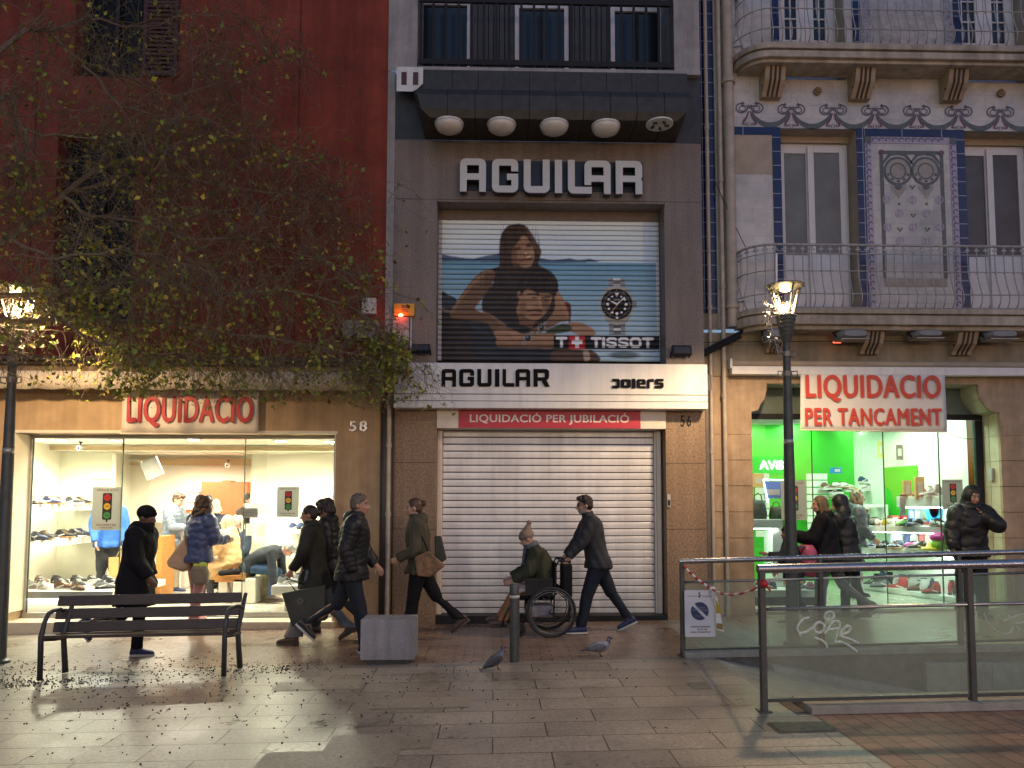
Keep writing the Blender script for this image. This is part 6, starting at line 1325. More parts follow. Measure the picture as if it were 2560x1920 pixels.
# white box niches
for (xa, xb_, ya, yb_) in ((425,700,355,560),):
    a, b = zz(xa, yb_, 12.9), zz(xb_, ya, 12.9); mb = MB(); frame(mb, a.x, b.x, a.z, b.z, 12.9, 13.2, .05); single(mb, 'box_niche', [m_wh2], 'open white box niche standing on the waist high shelf', 'niche', loc=tuple(a), bevel=.004)
def plaque(q, d, w, h, col, label, name='shoe_box', cat='box', dy=.12):
    p = W(*q, d); w *= .72; h *= .72; mb = MB(); mb.box(p.x-w/2, d, p.z-h/2, p.x+w/2, d+dy, p.z+h/2); mb.box(p.x-w*.3, d-.003, p.z-h*.25, p.x+w*.3, d-.0012, p.z+h*.25, 1)
    return single(mb, name, [M('card_'+name, col, .5, var=.05), m_paper], label, cat, loc=(p.x,d,p.z-h/2), bevel=.003)
plaque(q1(1210,690), 13.7, .24, .15, (.02,.20,.55), 'blue card sign on the green back wall')
plaque(q1(1685,460), 13.1, .10, .42, (.60,.55,.15), 'tall narrow yellow poster on the green wall', 'wall_poster', 'poster', .02)
plaque(q1(1900,490), 12.6, .15, .36, (.12,.11,.10), 'dark narrow photo poster on the white wall', 'wall_poster', 'poster', .02)
plaque(q2(860,375), 11.55, .13, .42, (.55,.56,.55), 'narrow white shelf talker hanging under the highest shelf', 'price_card', 'card', .004)
plaque(q2(885,512), 12.05, .13, .16, (.50,.03,.03), 'small red box on the waist high shelf'); plaque(q2(780,515), 12.1, .20, .16, (.60,.12,.10), 'red and white box beside a trainer on the waist high shelf')
plaque(q2(960,465), 12.0, .14, .30, (.20,.32,.55), 'blue patterned shoe card standing on the waist high shelf', 'price_card', 'card', .03); plaque(q2(1030,465), 11.95, .13, .30, (.45,.50,.58), 'pale blue patterned shoe card on the waist high shelf', 'price_card', 'card', .03)
plaque(q2(1050,170), 11.6, .20, .48, (.58,.42,.18), 'tan wooden display board leaning on the highest shelf', 'display_board', 'board', .05)
plaque(q2(915,190), 11.75, .18, .40, (.50,.36,.2), 'shorter tan display board at the left of the highest shelf', 'display_board', 'board', .05)
p = zz(1200,415,11.75); mb = MB(); Mx = Matrix.Rotation(R(90),3,'X'); mb.lathe([(.13,-.03),(.20,-.02),(.21,0),(.20,.02),(.13,.03),(.12,0),(.13,-.03)], p, 22, 0, Mx @ Matrix.Scale(.72,3,(1,0,0))); single(mb, 'swim_ring', [M('sky_blue_plastic', (.04,.40,.75), .3, var=.05)], 'sky blue ring propped upright on the waist high shelf', 'ring', loc=tuple(p), smooth=True)
def house_(q, d, col, label):
    d += .28; p = W(*q, d); mb = MB(); mb.prism([(p.x-.10,p.z),(p.x+.10,p.z),(p.x+.10,p.z+.24),(p.x,p.z+.36),(p.x-.10,p.z+.24)], d, d+.12, 0); mb.prism([(p.x-.06,p.z+.02),(p.x+.07,p.z+.02),(p.x+.07,p.z+.22),(p.x,p.z+.29),(p.x-.06,p.z+.22)], d-.004, d-.001, 1); single(mb, 'gabled_box', [M('gable_box', col, .5, var=.05), m_paper], label, 'box', loc=tuple(p))
house_(q2(838,850), 11.75, (.40,.42,.62), 'mauve gabled display box on the knee high shelf'); house_(q2(985,850), 11.6, (.05,.07,.16), 'navy gabled display box on the knee high shelf'); house_(q2(1145,850), 11.5, (.45,.12,.12), 'red gabled display box on the knee high shelf')
p = zz(1250,855,11.3); mb = MB(); mb.lathe([(.09,0),(.12,.05),(.12,.12),(.08,.16)], p, 16); mb.ell(p+Vector((0,0,.20)), (.12,.12,.07), m=1); single(mb, 'toy_pot', [M('lime_plastic', (.30,.55,.05), .4), M('hot_pink', (.70,.06,.35), .5)], 'lime pot with a bright pink cap on the knee high shelf', 'pot', loc=tuple(p), smooth=True)
p = zz(1165,850,11.35); mb = MB(); mb.lathe([(.15,0),(.13,.03),(.07,.05),(.04,.11),(0,.12)], p, 16); single(mb, 'yellow_hat', [M('bright_yellow', (.75,.55,.02), .5)], 'bright yellow hat on the knee high shelf', 'hat', loc=tuple(p), smooth=True)
# left window bay
l0 = W(*q1(295,1232),11.55); l1 = W(*q1(590,1232),11.55)
dshelf([(XJ0+.1,11.5),(l1.x,11.5),(l1.x,12.1),(XJ0+.1,12.1)], l0.z-.14, l0.z, 'white shelf with dark bags in the narrow side window of the green shop', led=True)
mb = MB(); c = W(*q1(500,1500),11.6); mb.box(c.x, 11.62, ZF2, c.x+.16, 12.0, l0.z-.142); single(mb, 'shelf_post', [m_wh2], 'white upright post carrying the side window shelf', 'post', loc=(c.x,11.7,ZF2))
dshelf([(XJ0+.1,11.2),(xg[1]+.25,11.2),(xg[1]+.6,11.9),(XJ0+.1,11.9)], ZF2+.004, ZF2+.20, 'low white plinth in the narrow side window of the green shop', 'display_plinth', 'plinth')
line_shoes(Vector((xL+.1,11.25,0)), Vector((xg[1]+.1,11.25,0)), 6, ZF2+.202, 'on the side window plinth of the green shop', ['blue','white','navy','pink'], (.0,.08)); line_shoes(Vector((xL+.1,11.6,0)), Vector((xg[1]+.3,11.6,0)), 6, ZF2+.202, 'on the side window plinth of the green shop', ['navy','orange','white','black'], (0,.08))
def bag(x, y, z, w, h, d, col, label, name='handbag', parent=None):
    t = thing(name, label, 'bag', (x, y, z)); mb = MB(); mb.loft([((x,y,z), (1,0,0), (0,1,0), w*.5, d*.5), ((x,y,z+h*.3), (1,0,0), (0,1,0), w*.52, d*.55), ((x,y,z+h*.8), (1,0,0), (0,1,0), w*.44, d*.35), ((x,y,z+h), (1,0,0), (0,1,0), w*.40, d*.15)], 16, 0, 3.5); mb.build('bag_body', M('bag_leather', col, .5, var=.2, scale=15), t, smooth=True)
    mb = MB(); mb.tube([(x-w*.25,y,z+h*.95),(x-w*.2,y,z+h*1.25),(x,y,z+h*1.38),(x+w*.2,y,z+h*1.25),(x+w*.25,y,z+h*.95)], .008, 6); mb.build('handle', M('bag_strap', tuple(c*.6 for c in col), .5), t, smooth=True); return t
bag(l0.x+.13, 11.75, l0.z+.002, .26, .30, .14, (.03,.035,.03), 'black rucksack nearest the pier on the side window shelf'); bag(l0.x+.42, 11.75, l0.z+.002, .22, .20, .12, (.04,.06,.03), 'small dark bag in the middle of the side window shelf'); bag(l0.x+.70, 11.75, l0.z+.002, .32, .34, .16, (.06,.065,.06), 'big dark grey bag by the poster on the side window shelf')
plaque(q1(335,800), 11.9, .26, .30, (.55,.38,.14), 'orange brown hanging card in the side window', 'price_card', 'card', .006); plaque(q1(600,1390), 11.75, .35, .62, (.06,.5,.04), 'green board under the side window shelf', 'display_board', 'board', .03)
m_neon = EM('neon_tube', (.45,.72,1.0), .6)
mb = MB(); P = [W(*q1(x, y), 11.25) for x, y in ((440,1040),(392,790),(655,800),(688,1068))]; mb.tube(P, .016, 6); single(mb, 'neon_sign', [m_neon], 'pale blue neon outline glowing in the side window', 'neon sign', loc=tuple(P[0]), smooth=True)
mb = MB(); a, b = W(*q1(410,1000),11.32), W(*q1(640,815),11.32); mb.box(a.x, 11.32, a.z, b.x, 11.34, b.z); mb.box(a.x+.03,11.317,a.z+.05,b.x-.1,11.3195,b.z-.12,1); single(mb, 'blue_panel', [M('blue_acrylic', (.05,.22,.55), .3, var=.2, scale=5), m_paper], 'blue acrylic panel behind the neon outline', 'panel', loc=tuple(a))
a, b = W(*q1(592,1240),YG2), W(*q1(862,800),YG2); poster(a.x, b.x, a.z, b.z, YG2+.004, 'grey discount poster half hidden by the lamp post at the green shop')
a, b = W(*q2(1297,405),YG2), W(*q2(1512,82),YG2); poster(a.x, b.x, a.z, b.z, YG2+.004, 'grey traffic light poster behind the person on the phone')
# banner of the green shop
yb = 10.36
t = thing('closing_banner', 'cream banner with two lines of red letters above the green shop', 'banner', (5.3, yb, P6(1090,530,yb).z))
c = [P6(x, y, yb) for x, y in ((540,522),(1640,538),(1622,108),(545,108))]; mb = gridsheet(MB(), lambda u, v: c[0].lerp(c[1],u).lerp(c[3].lerp(c[2],u),v)+Vector((0,.008*sin(7*u+2*v)+.004*sin(19*u-5*v),0)), 30, 10)
o = mb.build('banner_sheet', M('white_vinyl', (.62,.60,.56), .5, var=.05, scale=3), t, smooth=True); o.modifiers.new('s','SOLIDIFY').thickness = .003
m_bred2 = M('orange_red_print', (.50,.05,.025), .5, var=.04); mb = MB()
a, b = P6(575,305,yb), P6(1582,112,yb); text(mb, 'LIQUIDACIO', a.x, b.x, a.z-.02, b.z-.005, yb-.024, .003, .036, space=1.08)
a, b = P6(572,490,yb), P6(1590,362,yb); text(mb, 'PER TANCAMENT', a.x, b.x, a.z, b.z, yb-.024, .003, .036, space=1.1); mb.build('lettering', m_bred2, t)
mb = MB(); mb.tube([c[0]-Vector((0,0,.0)), c[1]], .012, 6); mb.build('hem_bar', m_cream, t)
mb = MB(); a, b = P6(1640,540,YT-.02), P6(1890,582,YT-.02); mb.tube([a.lerp(b,u)+Vector((0,0,-.05*4*u*(1-u))) for u in np.linspace(0,1,8)], .005, 5); single(mb, 'cable', [m_blackp], 'thin cable from the banner corner to the dark window frame', 'cable', loc=tuple(a))
p = P6(1948,850,YT); mb = MB(); pp = W(*z6(1948,855), YT+.2); mb.prism(rrect(-.045,-.1,.045,.1,.03), -.03, .0); o = single(mb, 'door_intercom', [M('grey_intercom', (.36,.36,.34), .4)], 'small rounded intercom on the pale reveal', 'intercom', loc=(xR-.012, YT+.2, pp.z), world=False); o.rotation_euler = (0,0,-pi/2)
# floodlights and wires under the lower balcony
for i, (x0, x1, y0, y1) in enumerate(((458,605,1300,1385),(945,1157,1305,1378),(1450,1655,1308,1372),(1940,2155,1312,1378))):
    y = 10.25; a, b = P4(x0, y0, y), P4(x1, y1, y); t = thing('floodlight', ['grey floodlight behind the lamp post under the lower balcony', 'grey floodlight above the letters LIQ under the lower balcony', 'grey floodlight above the end of the word LIQUIDACIO under the lower balcony', 'grey floodlight farthest from the lamp post under the lower balcony'][i], 'floodlight', ((a.x+b.x)/2, y, b.z), group='floodlights under the lower balcony')
    w, h = b.x-a.x, a.z-b.z; mb = MB(); mb.loft([((0,-.12,h*.5),(1,0,0),(0,0,1),w*.36,h*.25),((0,-.08,h*.5),(1,0,0),(0,0,1),w*.42,h*.42),((0,.05,h*.5),(1,0,0),(0,0,1),w*.5,h*.5),((0,.16,h*.4),(1,0,0),(0,0,1),w*.44,h*.4)],18,0,3.5); mb.build('housing', M('grey_flood', (.20,.21,.22), .5, var=.15), t, local=True, smooth=True, sharp=50)
    mb = MB(); mb.obox((0,0,.0),(w*.9,.22,.012)); mb.build('glass', M('flood_glass', (.30,.29,.26), .2), t, local=True)
    mb = MB(); mb.bar((0,.16,h*.5),(0,.34,h*.7),.03,.03); mb.bar((-w*.5,.0,h*.3),(-w*.5,.12,h*1.1),.02,.015); mb.build('bracket', m_blackp, t, local=True)
mb = MB(); y = YT-.1
for pts, r in (([(0,1480),(150,1400),(330,1310),(560,1290),(2400,1300)],.03), ([(0,1500),(160,1420),(300,1350)],.035)): mb.tube([P4(px_, py_, y) for px_, py_ in pts], r, 6)
mb.tube([P4(x, y2, y-.1) for x, y2 in ((0,1392),(400,1388),(900,1384),(1400,1384),(2400,1388))], .006, 5)
single(mb, 'cable_bundle', [m_blackp], 'sagging black cable bundle under the lower balcony', 'cable', loc=tuple(P4(0,1480,y)))
p = W(*z4(955,1390),YT-.2); mb = MB(); mb.box(p.x-.06,p.y,p.z-.012,p.x+.05,p.y+.02,p.z+.012); single(mb, 'red_led_tag', [EM('red_tag_light', (1,.12,.06), .3)], 'tiny red light on the cable above the closing banner', 'light', loc=tuple(p))
mb = MB(); mb.tube([P4(x, y2, YT-.12) for x, y2 in ((130,310),(180,420),(260,600),(335,752))], .006, 5); single(mb, 'cable', [m_blackp], 'thin dark cable slanting from the pipes to the lower balcony', 'cable', loc=tuple(P4(130,310,YT-.1)))
# pipes
def pipe(zx, r, ztop, zbot, y, label, bends=()):
    x = P3(zx, 400, y).x; mb = MB(); mb.tube([(x,y,ztop),(x,y,zbot)], r, 12)
    for z in bends: mb.lathe([(r*1.35,-.03),(r*1.35,.03)], (x,y,z), 12)
    return single(mb, 'drainpipe', [m_pipe], label, 'drainpipe', loc=(x,y,zbot), smooth=True, sharp=40)
pipe(65, .028, 14, .05, YT-.06, 'slim pale pipe next to the granite front', [7.2, 4.5, 2.4])
pipe(152, .032, 14, .05, YT-.08, 'slim pale pipe between the cobalt strip and the thick pipe', [6.4, 4.8, 3.2])
pipe(214, .075, 14, P4(214,1290,YT-.08).z, YT-.08, 'thick beige downpipe at the edge of the tiled house', [P4(200,1160,YT).z, 7.9])
mb = MB(); x = W(*z6(20,600),YT).x; mb.tube([(XT0+.08,YT-.05,3.3),(XT0+.08,YT-.05,.05)], .05, 10); mb.box(XT0+.03,YT-.09,W(1545,845,YT).z,XT0+.16,YT-.03,W(1545,812,YT).z)
single(mb, 'cable_duct', [M('grey_duct', (.12,.11,.10), .6, var=.2)], 'dark grey duct in the corner beside the granite front', 'duct', loc=(XT0+.08,YT,0))
# ================================================================ street lamps
m_lpost = M('lamp_post_paint', (.055,.062,.055), .45, var=.2, scale=14, bump=.1)
m_lglass = GL('lamp_glass_clear', (.95,.94,.90), .35)
m_bulb = EM('sodium_bulb', (1.0,.60,.22), 9)
m_arm = M('pale_lamp_arms', (.20,.18,.15), .4, .3, var=.05)
m_tinsel = M('silver_tinsel', (.24,.24,.23), .3, .8, var=.2, scale=30)
def lamp(x, y, label, lean=0):
    z0 = gz(x); t = thing('street_lamp', label, 'street lamp', (x, y, z0), group='street lamps along the paving'); H = 3.78
    mb = MB(); mb.lathe([(.11,0),(.11,.03),(.072,.05),(.07,.5),(.066,1.2),(.058,2.2),(.045,3.1),(.04,H-.30)], n=18); mb.build('pole', m_lpost, t, smooth=True, local=True, sharp=40)
    mb = MB(); mb.lathe([(.042,H-.32),(.055,H-.29),(.075,H-.2),(.098,H-.08),(.112,H),(.108,H+.008),(0,H+.008)], n=24)
    for k in range(6): zz_ = H-.24+k*.045; rr = .063+.0085*k*1.15; mb.lathe([(rr+.006,zz_),(rr+.010,zz_+.006),(rr+.008,zz_+.012)], n=24)
    mb.build('lamp_cup', m_lpost, t, smooth=True, local=True, sharp=40)
    mb = MB(); mb.lathe([(.106,H+.010),(.19,H+.335)], n=28); mb.f = mb.f[:28]; mb.m = mb.m[:28]; mb.build('glass', m_lglass, t, smooth=True, local=True)
    for k in range(4):
        a = pi/4*0+k*pi/2+R(8); mb = MB(); mb.tube([(cos(a)*.05,sin(a)*.05,H+.012),(cos(a)*.095,sin(a)*.095,H+.045),(cos(a)*.165,sin(a)*.165,H+.31),(cos(a)*.19,sin(a)*.19,H+.338)], .0125, 6); mb.build('lamp_arm', m_arm, t, smooth=True, local=True)
    mb = MB(); mb.lathe([(.20,H+.340),(.225,H+.350),(.21,H+.362),(.10,H+.395),(.03,H+.41),(0,H+.41)], n=28); mb.lathe([(.195,H+.3395),(.15,H+.352),(0,H+.356)], n=28); mb.build('lamp_cap', m_lpost, t, smooth=True, local=True, sharp=40)
    mb = MB(); mb.ell((0,0,H+.312), (.062,.045,.022)); mb.build('bulb', m_bulb, t, smooth=True, local=True)
    l = bpy.data.lights.new('street_lamp_light', 'SPOT' if y > 0 else 'POINT'); l.energy = LAMP_W if y > 0 else BACK_W
    if y > 0: l.spot_size = R(172); l.spot_blend = .5
    l.color = (1,.77,.52) if y < 0 else (1,.70,.40); l.shadow_soft_size = .10 if y > 0 else .45
    o = bpy.data.objects.new('street_lamp_light', l); COL.objects.link(o); o.parent = t; o.location = (0, 0, H+.245)
    for zz_ in (H-.45, H-.68):
        mb = MB(); mb.lathe([(.05,zz_-.03),(.054,zz_-.03),(.054,zz_+.03),(.05,zz_+.03)], n=14)
        for s in (-1, 1): mb.tube([(s*.05,-.02,zz_+.02),(s*.11,-.02,zz_+.03),(s*.115,-.02,zz_-.03),(s*.05,-.02,zz_-.045)], .008, 5)
        mb.build('pole_clamp', m_arm, t, local=True)
    mb = MB(); mb.lathe([(.0725,1.0),(.0725,1.04)], n=18); 
    mb = MB(); mb.lathe([(.0585,2.28),(.0585,2.34)], n=18); mb.build('label_band', m_alu, t, smooth=True, local=True)
    return t
LAMP_W = 75; BACK_W = 72
def tinsel(x, y, s, label):
    r = random.Random(5 if s > 0 else 9); mb = MB(); H = gz(x)+3.78
    for _ in range(60):
        u = r.random(); zz_ = H-.42+u*.75; xx = x+s*(.10+.10*sin(u*pi)+.05*u)+r.gauss(0,.02); yy = y-.05+r.gauss(0,.05)
        a, b, c = r.uniform(-.05,.05), r.uniform(-.03,.03), r.uniform(-.06,.06)
        mb.tube([(xx,yy,zz_),(xx+a,yy+b,zz_+c),(xx+a*1.6,yy-b,zz_+c*.2)], .004, 4)
        if r.random() < .3: mb.obox((xx,yy,zz_), (.03,.003,.025), Matrix.Rotation(r.uniform(0,6),3,'Y') @ Matrix.Rotation(r.uniform(0,6),3,'X'))
    mb.tube([(x+s*.12,y-.05,H-.45),(x+s*.20,y-.05,H-.1),(x+s*.26,y-.05,H+.35)], .006, 5)
    single(mb, 'lamp_decoration', [m_tinsel], label, 'decoration', loc=(x,y,H-.45))
lp = G(1985/K, 1616/K); lpx, lpy = 3.40, 8.42
lamp(lpx, lpy, 'street lamp with dark tapering post in front of the green shop')
lx2 = W(17, 1000, 8.3).x; lamp(lx2, 8.3, 'street lamp glowing among the branches before the red building')
tinsel(lpx, lpy, -1, 'crumpled silver tinsel ornament on the lamp before the green shop'); tinsel(lx2, 8.3, 1, 'crumpled silver tinsel ornament on the lamp among the branches')
mb = MB(); a, b = W(1677,548,8.42), W(1677,612,8.42); mb.bar(a, b, .02, .02); single(mb, 'lamp_antenna', [m_white], 'short white rod standing up beside the lamp head', 'antenna', loc=tuple(b))
for xx, lab in ((-3.2, 'added unseen street lamp for front fill, behind the viewer towards the red building'), (3.6, 'added unseen street lamp for front fill, behind the viewer towards the tiled house')):  # added out of view to light the fronts and paving from the camera side
    lamp(xx, -3.2, lab)
# lit bank sign across the street, seen mirrored in the green shop's glass
sg = W(*z6(345,785), YG2); mirY = 2*YG2-0
d0 = ray(*z6(235,820)); d1 = ray(*z6(455,750)); Dm = 2*(YG2+.015)+4.0
pA, pB = d0*(Dm/d0.y), d1*(Dm/d1.y); yS = -4.0
t = thing('bank_sign', 'lit white bank sign reading BBVA, seen mirrored in the glass of the green shop', 'sign', (pA.x, yS, CAMZ+pA.z))
mb = MB(); text(mb, 'BBVA', -pB.x, -pA.x, CAMZ+pA.z, CAMZ+pB.z, 0, .05, .03); mb.v = [(-x, yS-y, z) for x, y, z in mb.v]; mb.build('lettering', EM('lit_sign_letters', (.9,.95,1), 7), t)
mb = MB(); mb.box(pA.x-.2, yS-.12, CAMZ+pA.z-.15, pB.x+.2, yS-.06, CAMZ+pB.z+.15); mb.build('backing_board', m_navyside, t)
# ================================================================ tree
m_bark = M('bark', (.15,.115,.08), .85, var=.35, scale=14, bump=.6, bscale=30)
m_twg = M('fine_twigs', (.15,.115,.075), .85, var=.3, scale=6)
m_leaf = VC('autumn_leaves', .55, .35)
tr = random.Random(21)
tx, ty = -7.6, 7.7; T = thing('street_tree', 'half bare street tree with drooping twigs and yellow green leaves', 'tree', (tx, ty, gz(tx)))
trunk = MB(); trunk.tube([(tx,ty,gz(tx)-.1),(tx+.03,ty,1.0),(tx+.1,ty+.05,2.2),(tx+.25,ty+.1,3.4),(tx+.4,ty+.1,4.6),(tx+.5,ty+.2,6.2),(tx+.6,ty+.2,8.0),(tx+.9,ty+.2,9.6)], [.17,.15,.135,.12,.10,.075,.05,.02], 12)
crown = MB(); tw = []; LV = []; LC = []
def wob(P, n, amp):
    out = []
    for i in range(len(P)-1):
        for k in range(n):
            u = k/n; out.append(P[i].lerp(P[i+1], u)+Vector((tr.gauss(0,amp),tr.gauss(0,amp),tr.gauss(0,amp)*.8)))
    out.append(P[-1]); return out
limbs = []
def limb(px_pts, y0, y1, r0, r1, start=None):
    n = len(px_pts); P = [W(x, y, y0+(y1-y0)*i/(n-1)) for i, (x, y) in enumerate(px_pts)]
    if start is not None: P = [Vector(start)]+P
    P = wob(P, 3, .02); crown.tube(P, [r0+(r1-r0)*(i/(len(P)-1))**.8 for i in range(len(P))], 6, 0); limbs.append(P)
S1, S2, S3 = (tx+.25,ty+.1,3.4), (tx+.4,ty+.1,4.6), (tx+.5,ty+.2,6.2); S4 = (tx+.6,ty+.2,8.0)
limb([(-60,640),(60,640),(168,627),(291,604),(390,615),(498,631),(613,627),(712,646),(800,690),(855,760)], 8.0, 9.5, .045, .008, S1)
limb([(-90,560),(20,520),(134,421),(245,352),(330,330),(430,300),(540,300)], 8.0, 9.3, .055, .008, S2)
limb([(150,415),(291,371),(367,379),(555,413),(628,421),(720,430)], 8.5, 9.6, .022, .006)
limb([(-90,300),(20,200),(57,287),(46,364),(42,402)], 7.8, 8.2, .035, .008, S3)
limb([(-60,150),(60,60),(103,69),(184,142),(283,168),(380,210),(480,180),(590,120)], 8.0, 9.4, .035, .006, S4)
limb([(134,421),(200,470),(300,480),(420,520),(560,520),(690,560),(780,600)], 8.2, 9.4, .025, .006)
limb([(-80,700),(60,690),(180,700),(300,690),(430,715),(560,725),(680,745),(790,770)], 7.8, 9.2, .035, .007, S1)
limb([(60,640),(200,740),(330,760),(470,770),(600,790)], 7.9, 8.8, .018, .006)
limb([(20,520),(120,560),(260,540),(370,560),(470,600)], 7.7, 8.4, .02, .006)
limb([(103,69),(180,40),(300,60),(420,30),(560,60)], 8.3, 9.2, .018, .005)
limb([(184,142),(260,230),(360,260),(450,250),(560,330),(660,350)], 8.4, 9.4, .018, .005)
limb([(245,352),(300,400),(400,450),(520,450),(640,480)], 8.5, 9.3, .015, .005)
limb([(57,287),(160,300),(260,290),(360,310)], 8.0, 8.6, .015, .005)
def leaf(p, s):
    n = Vector((tr.gauss(0,1), tr.gauss(-.4,1), tr.gauss(.2,1))).normalized(); u = n.orthogonal().normalized(); u = (Matrix.Rotation(tr.uniform(0,6.3),3,n) @ u); v = n.cross(u)
    o = len(crown.v); k = tr.uniform(.6,.9)
    crown.v += [tuple(p), tuple(p+u*s*.35+v*s*.42*k), tuple(p+u*s*.62+v*s*.20*k+n*s*.08), tuple(p+u*s*1.0+n*s*.03), tuple(p+u*s*.62-v*s*.20*k+n*s*.08), tuple(p+u*s*.35-v*s*.42*k)]
    crown.f.append((o, o+1, o+2, o+3, o+4, o+5)); crown.m.append(2)
    q = tr.random(); c = (.14,.19,.025) if q < .36 else (.24,.25,.03) if q < .70 else (.36,.29,.04) if q < .90 else (.12,.07,.02)
    f = tr.uniform(.7,1.3); LC.append((len(crown.f)-1, tuple(a*f for a in c)))
def twig(p, d, L, r, lv, depth):
    P = [p]; n = 5
    for i in range(n):
        d = (d+Vector((tr.gauss(0,.25), tr.gauss(0,.2), tr.gauss(-.10 if p.z < 4.4 else -.02,.2)))).normalized(); P.append(P[-1]+d*L/n)
    if P[-1].y > 10.15: return
    while len(P) > 2 and P[-1].z < 2.80+.1*tr.random(): P.pop()
    n = len(P)-1
    if P[-1].z < 2.75: return
    crown.tube(P, [r*(1-.75*i/n) for i in range(n+1)], 3, 1, cap=False)
    for q in P[2:]:
        if tr.random() < lv: leaf(q+Vector((tr.gauss(0,.02),tr.gauss(0,.02),tr.gauss(0,.02))), tr.uniform(.04,.095))
    if depth > 0:
        for _ in range(tr.randint(3, 4)):
            k = tr.randint(1, n); dd = (d*.5+Vector((tr.gauss(0,.8), tr.gauss(0,.6), tr.gauss(-.5,.5)))).normalized(); twig(P[k], dd, L*tr.uniform(.4,.75), r*.6, lv, depth-1)
for li, P in enumerate(limbs):
    for i in range(2, len(P)):
        p = P[i]
        if p.x < -7.3: continue
        dens = 4 if p.z > 4.1 else 3
        for _ in range(dens if i < len(P)-3 else dens+2):
            low = max(0, min(1, (5.6-p.z)/2.2)); leftn = max(0, min(1, (-3.2-p.x)/3))
            lv = .02 if tr.random() < .62 else .14+.48*low+.30*leftn*low
            along = (P[min(i+1,len(P)-1)]-P[max(i-1,0)]).normalized()
            d = (along*.6+Vector((tr.gauss(0,.6), tr.gauss(-.1,.5), tr.gauss(.05,.6)))).normalized(); twig(p, d, tr.uniform(.45,1.0), .0065, lv*.8, 2)
# twigs hanging over the awning
for _ in range(80):
    x = tr.uniform(180, 850); p = W(x, tr.uniform(735, 800), tr.uniform(8.6, 9.7)); twig(p, Vector((tr.gauss(0,.35),tr.gauss(0,.2),-1)).normalized(), tr.uniform(.25,.62), .004, .16, 1)
for _ in range(26):
    x = tr.gauss(835, 22); p = W(x, tr.uniform(690, 760), tr.uniform(9.3, 9.8)); twig(p, Vector((tr.gauss(0,.4),tr.gauss(0,.2),-.8)).normalized(), tr.uniform(.25,.5), .004, .8, 2)
for _ in range(36):
    x = tr.gauss(300, 90); p = W(x, tr.uniform(690, 800), tr.uniform(8.2, 9.0)); twig(p, Vector((tr.gauss(0,.5),tr.gauss(0,.2),-.7)).normalized(), tr.uniform(.2,.5), .004, .9, 1)
trunk.build('trunk', m_bark, T, smooth=True)
co = crown.build('crown', [m_bark, m_twg, m_leaf], T)
at_ = co.data.color_attributes.new('Col', 'FLOAT_COLOR', 'CORNER'); arr = np.ones((len(co.data.loops), 4)); arr[:, :3] = .05
for fi, c in LC:
    pl = co.data.polygons[fi]; arr[pl.loop_start:pl.loop_start+pl.loop_total, :3] = c
at_.data.foreach_set('color', arr.ravel())
print('crown faces', len(crown.f))
# ================================================================ pigeons
m_pg = M('pigeon_grey', (.12,.125,.145), .6, var=.25, scale=25); m_pd = M('pigeon_dark', (.035,.037,.045), .5, var=.2, scale=30); m_pn = M('pigeon_neck', (.07,.06,.10), .35, var=.3, scale=30); m_pl = M('pigeon_light', (.28,.27,.28), .6, var=.15); m_leg = M('pigeon_leg', (.16,.07,.06), .6)
def pigeon(p, rz, tilt, label, light):
    t = thing('pigeon', label, 'pigeon', tuple(p), rz); t.scale = (.84,)*3; c_, s_ = cos(R(tilt)), sin(R(tilt))
    def Q(x, z): x *= 1.12; return (x*c_-(z-.10)*s_, 0, .10+x*s_+(z-.10)*c_)
    S = [(-.145,.085,.014,.010),(-.11,.095,.040,.024),(-.07,.105,.060,.048),(-.02,.112,.072,.064),(.04,.122,.074,.070),(.085,.140,.056,.058),(.105,.165,.030,.034),(.115,.195,.024,.026),(.12,.21,.026,.026),(.125,.228,.018,.014)]
    mb = MB(); mb.loft([(Q(x,z),(0,1,0),(-s_*.3,0,1) if i < 5 else (-.5,0,.86),ry,rz_) for i, (x, z, ry, rz_) in enumerate(S)], 16); o = mb.build('body', m_pl if light else m_pg, t, smooth=True, local=True)
    for s in (-1, 1):
        mb = MB(); mb.loft([(Vector(Q(x,z))+Vector((0,s*w,0)),(0,1,0),(0,0,1),.010,h) for x, z, w, h in ((.07,.128,.060,.014),(.03,.128,.072,.042),(-.04,.120,.066,.046),(-.10,.105,.046,.028),(-.15,.092,.022,.012))], 10); mb.build('wing', m_pg if light else m_pd, t, smooth=True, local=True)
        mb = MB(); mb.tube([Q(.01,.07),(Q(.01,.07)[0],s*.022,.02),(Q(.01,.07)[0]+.005,s*.022,.004)], .005, 5)
        for a in (-.5,0,.5): mb.bar((Q(.01,.07)[0],s*.022,.004),(Q(.01,.07)[0]+.03*cos(a),s*.022+.03*sin(a),.003),.005,.004)
        mb.build('leg', m_leg, t, local=True)
    mb = MB(); mb.loft([(Q(x,z),(0,1,0),(0,0,1),w,.006) for x, z, w in ((-.10,.098,.034),(-.15,.090,.038),(-.20,.080,.042),(-.205,.079,.038))], 8); mb.build('tail', m_pd, t, local=True, smooth=True)
    mb = MB(); h = Vector(Q(.125,.218)); mb.ell(Vector(Q(.108,.175)), (.032,.030,.035)); mb.ell(h, (.030,.024,.026)); mb.build('head', m_pn, t, local=True, smooth=True)
    mb = MB(); mb.cone(h+Vector((.026,0,-.002)), h+Vector((.052,0,-.010)), .008, .003, 8); mb.build('beak', m_pd, t, local=True)
    for s in (-1, 1): mb = MB(); mb.ell(h+Vector((.010,s*.022,.006)), .005, nu=8, nv=6); mb.build('eye', M('orange_eye', (.5,.12,.02), .2), t, local=True, smooth=True)
    return t
